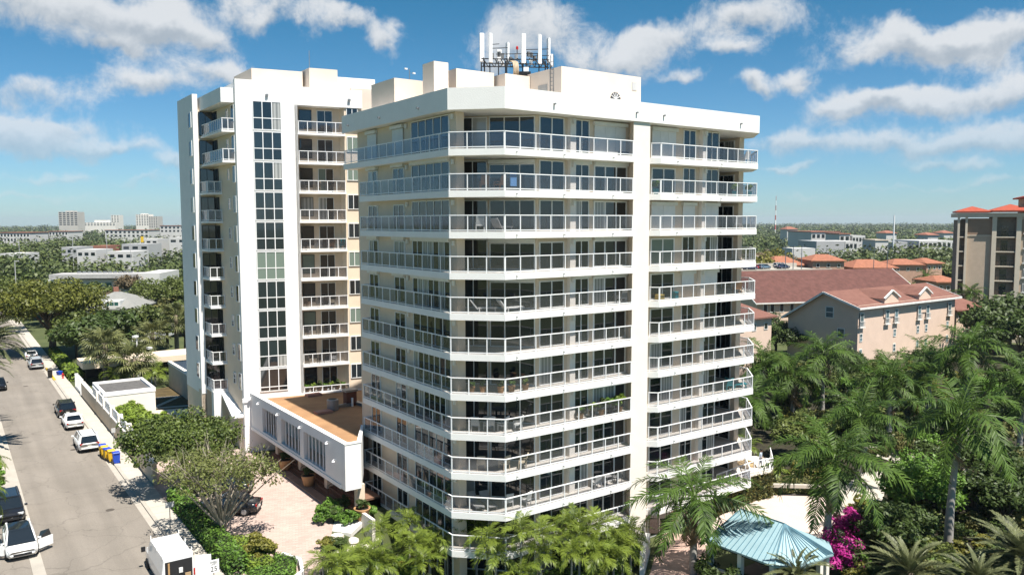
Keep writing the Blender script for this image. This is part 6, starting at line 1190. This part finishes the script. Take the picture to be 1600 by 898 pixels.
block('far_highrise', 'far grey and white tower block with dark window bands', 91, 121, 331, 1500, 24, HRG, 5, 7, 3.6, 0, wfrac=.7, hfrac=.55, cap=2); block('far_highrise', 'slim far white tower between two lower blocks', 173, 186, 336, 1900, 20, HR, 3, 8, 3.4, 0, wfrac=.5); block('far_highrise', 'broad far white tower with a balcony stack', 212, 232, 335, 1800, 24, HR, 5, 7, 3.6, 0, wfrac=.5, cap=2); block('far_highrise', 'tan far tower joined to the broad white tower', 232, 246, 338, 1800, 26, HRG, 4, 7, 3.6, 0, wfrac=.4); block('far_lowrise', 'long far white block beside the slim tower', 131, 180, 347.5, 1700, 24, HR, 10, 2, 3.6, 0, cap=5)
for a in ((164, 232, 360, 760, 'cream four storey block with a dark roof before the far towers', 10, 2), (250, 300, 353, 800, 'white stepped block near the tower edge', 8, 2), (0, 46, 364, 600, 'long pale block with a brown tiled roof by the far trees', 9, 2), (76, 106, 362, 700, 'pale block with a brown roof under the grey highrise', 6, 1)): block('far_apartments', a[4], a[0], a[1], a[2], a[3], 24, BW, a[5], a[6], 3.2, 0, roofm=RT, wfrac=.5)
for a in ((264, 304, 371, 420, 'long white shed with a flat roof near the tower edge', BW), (218, 246, 373, 420, 'white shed beside a yellow panel', BW), (190, 232, 381, 380, 'pale blue grey shed among the trees', BG), (168, 208, 393, 330, 'white walled workshop among the trees', BW), (120, 150, 390, 330, 'pale shed roof among the trees', BW), (96, 120, 386, 360, 'grey shed roof among the trees', BG), (0, 30, 396, 330, 'pale low roof by the large dark tree', BW), (140, 166, 384, 390, 'reddish long shed among the trees', RT)): block('workshop', a[4], a[0], a[1], a[2], a[3], 14, a[5], 3, 1, 3.2, 0, hfrac=.35)
q = LD(222, 374, 418); tag(MB().obox((0, 0, 0), (1.4, .3, 3)).build('yellow_panel', mat('panel_yellow', (.65, .42, .02), .6), None, loc=q), 'bright yellow panel at the end of the white shed', 'sign')
for px, tp_, d, lb in ((113, 372, 330, 'thin grey utility pole above the sheds'), (166, 364, 300, 'tall utility pole before the white workshop'), (203, 368, 320, 'white lamp pole near the pale blue shed'), (29, 370, 320, 'pale utility pole by the brown roofed block'), (23, 408, 200, 'wooden utility pole with cross arms by the large tree')): pole('utility_pole', lb, px, tp_, 0, d, .14, BG, 'pole', arm=(px == 23))
rmst = LD(1213, 306, 1600); rmo = empty('radio_mast', (rmst.x, rmst.y, GZ), label='red and white lattice radio mast on the horizon', cat='mast')
for i in range(8): z0 = GZ + (rmst.z - GZ) * i / 8; z1 = GZ + (rmst.z - GZ) * (i + 1) / 8; w0 = 3.2 * (1 - i / 9); MB().prism([(rmst.x - w0 / 2, rmst.y), (rmst.x + w0 / 2, rmst.y), (rmst.x, rmst.y + w0)], z0, z1, [(rmst.x - w0 / 2.3, rmst.y), (rmst.x + w0 / 2.3, rmst.y), (rmst.x, rmst.y + w0)]).build('mast_section', mat('mast_red', (.45, .12, .10), .7) if i % 2 else AW, rmo)
# ------------------------------------------------------------------ trees of the neighbourhood
rt = random.Random(99)
near_p = [make_tree('t', 300 + i, 4, 4, 3, 4.6, 42, 75, .32, m_, BARKD, .22, 7, .36, .5) for i, m_ in enumerate((L_DARK, L_OAK, L_OLIVE, L_YEL, L_BROWN, L_DARK))]; far_p = [make_tree('t', 320 + i, 4, 4, 2.8, 4.2, 26, 26, .8, m_, BARKD, .25, 4, .4, .5) for i, m_ in enumerate((L_DARK, L_OAK, L_OLIVE, L_YEL, L_BROWN, L_DARK))]; KN = ('dark green', 'mid green', 'olive green', 'yellow green', 'brownish', 'dark green')
big = make_tree('t', 340, 7.6, 7.4, 4.6, 7.8, 130, 170, .24, leaf('leaf_shade_tree', (.03, .045, .010), (.155, .165, .03)), BARKD, .5, 12, .26, .5); big2 = make_tree('t', 341, 6, 6, 3.4, 6.8, 70, 120, .28, L_OAK, BARKD, .4, 10, .28, .5)
put_tree('shade_tree', big, -15.6, 112, 0, 1.05, 0, 'huge yellow green shade tree spreading over the street'); put_tree('shade_tree', big, -29.5, 116, 0, 1.1, 2, 'huge shade tree on the opposite side of the street'); put_tree('shade_tree', big2, -22, 150, 0, 1.1, 1, 'dark canopy tree closing the end of the street')
for px, d, s in ((1560, 150, 1.3), (1585, 152, 1.5), (1610, 155, 1.4), (1545, 140, .9), (1600, 140, 1.1)): P = LD(px, 400, d); put_tree('neighbour_tree', near_p[0], P.x, P.y, GZ, s, px, 'dark green tree at the foot of the beige midrise', group='trees at the midrise foot')
for px, py, tm_, s, lb in ((140, 575, near_p[0], 1.05, 'dark green tree behind the lime hedge'), (185, 565, near_p[0], 1.15, 'dark green tree behind the fan palms'), (225, 545, near_p[1], 1.0, 'mid green tree before the white walled house'), (262, 540, near_p[2], 1.1, 'olive tree near the tower left side'), (290, 545, near_p[1], 1.1, 'mid green tree touching the tower left side'), (120, 560, near_p[1], 1.0, 'mid green tree beside the grey roof house'), (245, 505, big2, .95, 'large mid green tree behind the white walled house'), (285, 500, big2, 1.0, 'large mid green tree left of the tower balconies'), (205, 470, near_p[4], 1.0, 'lone brownish tree right behind the grey roof house chimney')): p = L(px, py, 0); put_tree('neighbour_tree', tm_, p.x, p.y, 0, s, rt.uniform(0, 6), lb)
def band(n_, pxr, dr, keep, protos, smin, smax, grp, where):
    k = 0; tries = 0
    while k < n_ and tries < n_ * 20:
        tries += 1; d = dr[0] * (dr[1] / dr[0]) ** rt.random(); px = rt.uniform(*pxr); P = LD(px, 400, d); x, y = P.x, P.y
        if -30 < x < -15.5 and y < 330: continue
        gy = 347.6 + 22.2 / d * 1250
        if not keep(px, d): continue
        i = rt.choice((0, 0, 1, 1, 1, 2, 3, 4, 5)); s = rt.uniform(smin, smax); z = 0 if x < 0 else GZ; put_tree('neighbour_tree', protos[i], x, y, z, s, rt.uniform(0, 6), KN[i] + ' tree ' + where, group=grp, sz=s * rt.uniform(.8, 1.15)); k += 1
def keepL(px, d):
    if 110 < px < 215 and 120 < d < 168: return False
    if 70 < px < 250 and 205 < d < 262: return False
    return True
band(34, (-30, 305), (172, 228), keepL, near_p, .75, 1.1, 'trees between the old house and the white block', 'between the grey roof house and the white block'); band(58, (-30, 305), (265, 420), keepL, far_p, .8, 1.25, 'trees among the workshops', 'among the workshops left of the tower'); band(42, (-30, 305), (430, 780), keepL, far_p, .9, 1.4, 'far trees left of the tower', 'far away left of the tower')
def keepR(px, d): return not (1140 < px < 1300 and 215 < d < 262) and not (1190 < px < 1520 and 245 < d < 300 and rt.random() < .8) and not (d < 200)
band(26, (1165, 1240), (275, 340), lambda px, d: True, near_p[1:5], 1.1, 1.7, 'olive trees behind the parking deck', 'behind the parking deck beside the condominium') if False else None
for i in range(22): px = rt.uniform(1158, 1246); d = rt.uniform(262, 330); P = LD(px, 400, d); j = rt.choice((2, 3, 4, 2, 3)); s = rt.uniform(1.2, 1.9); put_tree('neighbour_tree', near_p[j], P.x, P.y, GZ, s, rt.uniform(0, 6), KN[j] + ' tree behind the parking deck beside the condominium', group='trees behind the parking deck')
band(30, (1255, 1500), (290, 370), lambda px, d: True, far_p, .75, 1.2, 'trees behind the terracotta roofs', 'behind the terracotta roofs'); band(46, (1165, 1500), (390, 780), lambda px, d: not (1260 < px < 1345 and d < 480), far_p, .9, 1.35, 'far trees right of the condominium', 'far away right of the condominium')
for i, (px, d, h, lb) in enumerate(((1330, 262, 6, 'palm before the terracotta roofs with brown skirt'), (1255, 250, 6, 'palm beside the dark porched terracotta house'), (1345, 250, 8, 'taller palm among the terracotta roofs'), (1372, 245, 5, 'palm behind the brown roof ridge'), (1420, 235, 6, 'palm left of the midrise behind the brown roof'), (1450, 228, 8, 'bushy palm near the midrise corner'), (1475, 215, 7, 'palm at the left foot of the midrise'), (1520, 166, 9, 'dark palm in front of the midrise side wall'), (1195, 265, 6, 'palm left of the parking deck cars'), (1178, 262, 5, 'palm close behind the parking deck'), (1215, 262, 6, 'palm behind the parking deck cars'))): P = LD(px, 400, d); palm('royal' if i % 2 else 'coconut', 'far_palm', P.x, P.y, GZ, h, lb, seed=400 + i, size=1.25)
# woods out to the horizon: nobody could count them
g = np.random.default_rng(5); cs = []; rs = []; sz = []
KEEP = [(164, 232, 760), (250, 300, 800), (0, 46, 600), (76, 106, 700), (264, 304, 420), (218, 246, 420), (190, 232, 380), (168, 208, 330), (120, 150, 330), (96, 120, 360), (0, 30, 330), (140, 166, 390), (1268, 1312, 470), (1276, 1340, 385), (1312, 1352, 440), (1398, 1494, 420), (1368, 1388, 400), (1238, 1274, 330)]
for i in range(9000):
    d = 285 * (4200 / 285) ** (g.random() ** .92); px = g.uniform(-120, 1720)
    if any(a - 3 < px < b + 3 and c - 13 < d < c + 45 for a, b, c in KEEP): continue
    if 300 < px < 1160 and d < 900: continue
    front = any(a - 6 < px < b + 6 and c - 80 < d < c - 12 for a, b, c in KEEP)
    P = LD(px, 400, d)
    if -30 < P.x < -15.5 and P.y < 330: continue
    s = g.uniform(3.2, 6.5) * (1 + d / 3000) * (1.3 if front else 1); z = 0 if P.x < 0 else GZ; cs.append((P.x, P.y, z + s * g.uniform(.5, 1.05))); rs.append((s, s, s * .75)); sz.append(d)
def belt(n_, a, b, d0, d1, h0, h1):
    for i in range(n_):
        px, d = g.uniform(a, b), g.uniform(d0, d1); P = LD(px, 400, d); h = g.uniform(h0, h1); s = h * .42
        if -30 < P.x < -15.5 and P.y < 330: continue
        cs.append((P.x, P.y, (0 if P.x < 0 else GZ) + h - s * .7)); rs.append((s * 1.1, s * 1.1, s * .8)); sz.append(d); cs.append((P.x, P.y, (0 if P.x < 0 else GZ) + h * .35)); rs.append((s, s, s)); sz.append(d)
belt(90, -40, 305, 262, 318, 8, 12); belt(70, -40, 305, 338, 368, 9, 13); belt(60, -40, 305, 395, 408, 10, 14); belt(80, -40, 305, 450, 560, 11, 15); belt(70, -40, 305, 570, 690, 12, 16); belt(70, 1250, 1500, 292, 318, 8, 12); belt(60, 1250, 1500, 345, 375, 10, 14); belt(40, 1250, 1500, 400, 412, 11, 15); belt(70, 1160, 1500, 520, 620, 11, 15)
sz = np.array(sz); nearw = sz < 800
pa, na = clumps(g, [c for c, q in zip(cs, nearw) if q], [c for c, q in zip(rs, nearw) if q], 46); pb, nb = clumps(g, [c for c, q in zip(cs, nearw) if not q], [c for c, q in zip(rs, nearw) if not q], 15); pts = np.concatenate([pa, pb]); nr = np.concatenate([na, nb]); sz = np.concatenate([np.repeat(.45 + sz[nearw] / 1000, 46), np.repeat(.55 + sz[~nearw] / 900, 15)])
wo = place('distant_woods', leaves_mesh('distant_woods', pts, np.minimum(np.array(sz), 3.2), leaf('leaf_far', (.016, .032, .010), (.095, .12, .034), .1, .025), 3, .6, .7, nr)); tag(wo, 'broad belt of far green woods reaching to the horizon', 'woods', kind='stuff')
# ------------------------------------------------------------------ things left out on the balconies
WICK = mat('patio_white', (.70, .69, .66), .7); WOOD = mat('patio_wood', (.33, .16, .06), .7); GREYF = mat('patio_grey', (.34, .33, .32), .8); TEAL = mat('patio_teal', (.02, .26, .30), .6); CUSH = mat('cushion_cream', (.62, .52, .38), .9)
def chair(x, y, z, rz, m, label, grp=None):
    o = empty('patio_chair', (x, y, z), rz, label=label, cat='chair', group=grp); M = WM[o.name]
    def put(b, n_): b.xf(M); b.build(n_, m, o)
    put(MB().box(-.28, -.27, .38, .28, .27, .45), 'seat'); b = MB(); b.obox((0, .3, .72), (.56, .06, .62), M=Matrix.Rotation(R(-14), 4, 'X')); put(b, 'backrest')
    for sx in (-1, 1):
        put(MB().box(sx * .27 - .03, -.25, .56, sx * .27 + .03, .28, .61), 'armrest')
        for sy in (-1, 1): put(MB().box(sx * .27 - .025, sy * .24 - .025, 0, sx * .27 + .025, sy * .24 + .025, .58), 'leg')
    return o
def lounger(x, y, z, rz, m, label, grp=None):
    o = empty('sun_lounger', (x, y, z), rz, label=label, cat='lounger', group=grp); M = WM[o.name]
    def put(b, n_): b.xf(M); b.build(n_, m, o)
    put(MB().box(-.32, -.95, .28, .32, .35, .36), 'bed'); b = MB(); b.obox((0, .62, .56), (.64, .08, .8), M=Matrix.Rotation(R(-38), 4, 'X')); put(b, 'backrest')
    for sx in (-1, 1):
        for y_ in (-.8, .25): put(MB().box(sx * .28 - .03, y_ - .03, 0, sx * .28 + .03, y_ + .03, .29), 'leg')
    return o
def ptable(x, y, z, m, label, r=.45):
    o = empty('patio_table', (x, y, z), label=label, cat='table'); MB().lathe([(r, .68), (r, .73), (.02, .735)], 18, (x, y, z)).build('top', m, o); MB().lathe([(.25, 0), (.25, .03), (.04, .06), (.04, .69)], 12, (x, y, z)).build('pedestal', m, o); return o
pl_ = [shrub_mesh(500 + i, .38, .38, .55, 26, .12, m_, 10) for i, m_ in enumerate((L_HEDGE, L_LIME, L_DARK))]
def pplant(x, y, z, i, m, label, s=1., grp=None):
    o = empty('potted_plant', (x, y, z), label=label, cat='plant', group=grp); MB().lathe([(.16, 0), (.24, .4), (.26, .42), (.22, .42), (.02, .38)], 14, (x, y, z)).build('pot', m, o); place('plant', pl_[i], o, (x, y, z + .38), (0, 0, i), (s, s, s)); return o
CORN = [(-.9, 2.2), (-.1, 1.6), (.8, 1.1), (.2, 2.4), (1.4, .9)]
def K(k): return FZ(k) + .006
chair(-.7, 1.9, K(3), R(150), WICK, 'white patterned chair behind the corner glass on the third balcony row'); lounger(.6, 1.3, K(3), R(110), GREYF, 'grey lounger on the corner of the third balcony row')
chair(-.3, 2.0, K(2), R(160), WOOD, 'orange wooden chair on the corner of the second balcony row'); chair(.6, 1.5, K(2), R(200), WOOD, 'second orange wooden chair beside the hanging blue towel'); tag(MB().obox((0, 0, .75), (.5, .08, .9)).build('hanging_towel', mat('towel_blue', (.12, .28, .55), .9), None, loc=(1.2, .75, K(2))), 'blue towel hanging on the corner of the second balcony row', 'towel')
lounger(-.5, 1.9, K(5), R(60), WICK, 'white lounger on the corner of the fifth balcony row'); lounger(1.0, .9, K(5), R(80), WICK, 'second white lounger along the fifth balcony row')
for i, (x, y) in enumerate(((-.9, 2.3), (-.2, 1.7), (.6, 1.2), (1.5, .7))): chair(x, y, K(8), R(140 + 35 * i), WICK, 'white chair on the corner terrace of the eighth balcony row', 'corner terrace chairs on the eighth row')
ptable(.3, 2.4, K(8), WICK, 'round white table on the corner terrace of the eighth balcony row')
for i, (x, y) in enumerate(((-.6, 2.1), (.7, 1.2), (1.9, .7))): chair(x, y, K(9), R(150 + 40 * i), CUSH, 'tan cushioned chair on the corner of the ninth balcony row', 'cushioned chairs on the ninth row')
lounger(-.9, 2.4, K(10), R(-10), GREYF, 'grey lounger with raised back on the tenth balcony row'); lounger(-.1, 2.0, K(10), R(-10), GREYF, 'second grey lounger with raised back on the tenth balcony row'); chair(1.0, 1.2, K(10), R(170), WICK, 'white armchair beside the grey loungers'); chair(2.2, .75, K(10), R(200), WICK, 'white armchair right of the corner on the tenth balcony row'); chair(8.6, .65, K(10), R(170), WICK, 'white armchair near the column on the tenth balcony row'); chair(10.6, .6, K(10), R(190), GREYF, 'grey armchair next to the column on the tenth balcony row'); ptable(9.6, .6, K(10), GREYF, 'small grey table near the column on the tenth balcony row', .35)
for i, x in enumerate((6.9, 8.0, 8.9, 9.8, 10.7)): pplant(x, .5, K(8), i % 3, (POT, DARKM)[i % 2], ('reddish', 'bushy', 'tall', 'dense', 'leafy')[i] + ' potted plant along the eighth balcony row before the column', .8 + .15 * i)
for i, x in enumerate((-1.4, -.6, .2, 1.0, 2.0)): o = pplant(x, (1.7 if x < 0 else .9) - x * .2, K(7), i % 3, POT, 'flowering terracotta pot on the corner of the seventh balcony row', .6, 'flower pots on the seventh row corner')
fl_ = shrub_mesh(520, .3, .3, .35, 18, .05, leaf('red_flower', (.3, .01, .02), (.55, .05, .06), .2), 8)
for i, x in enumerate((-1.0, .2, 1.0)): pass
for x, lb in ((14.3, 'spiky plant in a blue pot at the start of the second right balcony'), (23.4, 'spiky plant in a blue pot near the end of the second right balcony'), (25.2, 'spiky plant in a blue pot at the corner of the second right balcony')): pplant(x, .55, K(2), 1, TEAL, lb, .9)
chair(23.6, 1.0, K(8), R(160), TEAL, 'teal armchair on the right balcony above the palm'); lounger(24.8, 1.2, K(8), R(70), TEAL, 'teal lounger beside the teal armchair'); chair(25.0, .9, K(1), R(180), WICK, 'white chair at the end of the top right balcony'); chair(24.2, .9, K(3), R(150), GREYF, 'grey chair beside closed shutters on the third right balcony'); chair(24.5, 1.0, K(5), R(150), WOOD, 'brown chair on the fifth right balcony'); tag(MB().box(-.3, -.25, 0, .3, .25, .45).build('storage_box', mat('box_yellow', (.6, .45, .12), .7), None, bevel=.03, loc=(15.0, .7, K(5))), 'yellow storage box on the fifth right balcony', 'box'); tag(MB().box(-.2, -.2, 0, .2, .2, .6).build('storage_box', TEAL, None, bevel=.03, loc=(16.6, .6, K(5))), 'teal box on the fifth right balcony', 'box'); chair(10.9, .6, K(5), R(180), GREYF, 'grey barbecue chair beside the column on the fifth balcony row'); tag(MB().box(-.35, -.25, 0, .35, .25, .3).build('storage_box', DARKM, None, bevel=.03, loc=(10.9, .55, K(1))), 'dark box by the column on the top balcony row', 'box')
# tower balconies
for n_ in (2, 4, 6, 7, 8):
    z = 30.95 - 2.85 * n_
    for i, tu in enumerate((4.9, 6.1, 7.4)):
        x, y = tp(tu, .55); chair(x, y, z, R(120 + 60 * i), (WICK, WOOD, GREYF, CUSH, DARKM)[(n_ + i) % 5], ('white', 'wooden', 'grey', 'cream', 'black')[(n_ + i) % 5] + ' chair on the tower balcony ' + {2: 'third', 4: 'fifth', 6: 'seventh', 7: 'eighth', 8: 'ninth'}[n_] + ' from its roof')
z = 30.95 - 2.85 * 9
for i in range(7): x, y = tp(4.6 + .6 * i, .35); pplant(x, y, z, i % 3, POT, 'green potted plant in the row on the lowest tower balcony', .7 + .1 * (i % 3), 'plant row on the lowest tower balcony')
x, y = tp(8.3, .5); chair(x, y, 30.95 - 2.85 * 4, R(200), TEAL, 'teal chair at the end of the fifth tower balcony')
# ------------------------------------------------------------------ air
hz = MB(); hz.box(-9500, -3500, -4.0, 9500, 9500, 82); hm = bpy.data.materials.new('air'); hm.use_nodes = True; hm.node_tree.nodes.clear()
ho = hm.node_tree.nodes.new('ShaderNodeOutputMaterial'); hv = hm.node_tree.nodes.new('ShaderNodeVolumePrincipled'); hv.inputs['Color'].default_value = (.80, .89, 1.0, 1); hv.inputs['Density'].default_value = .00008; hv.inputs['Anisotropy'].default_value = .2
hm.node_tree.links.new(hv.outputs[0], ho.inputs['Volume']); tag(hz.build('haze', hm), 'thin pale haze in the far air', 'haze', kind='stuff')
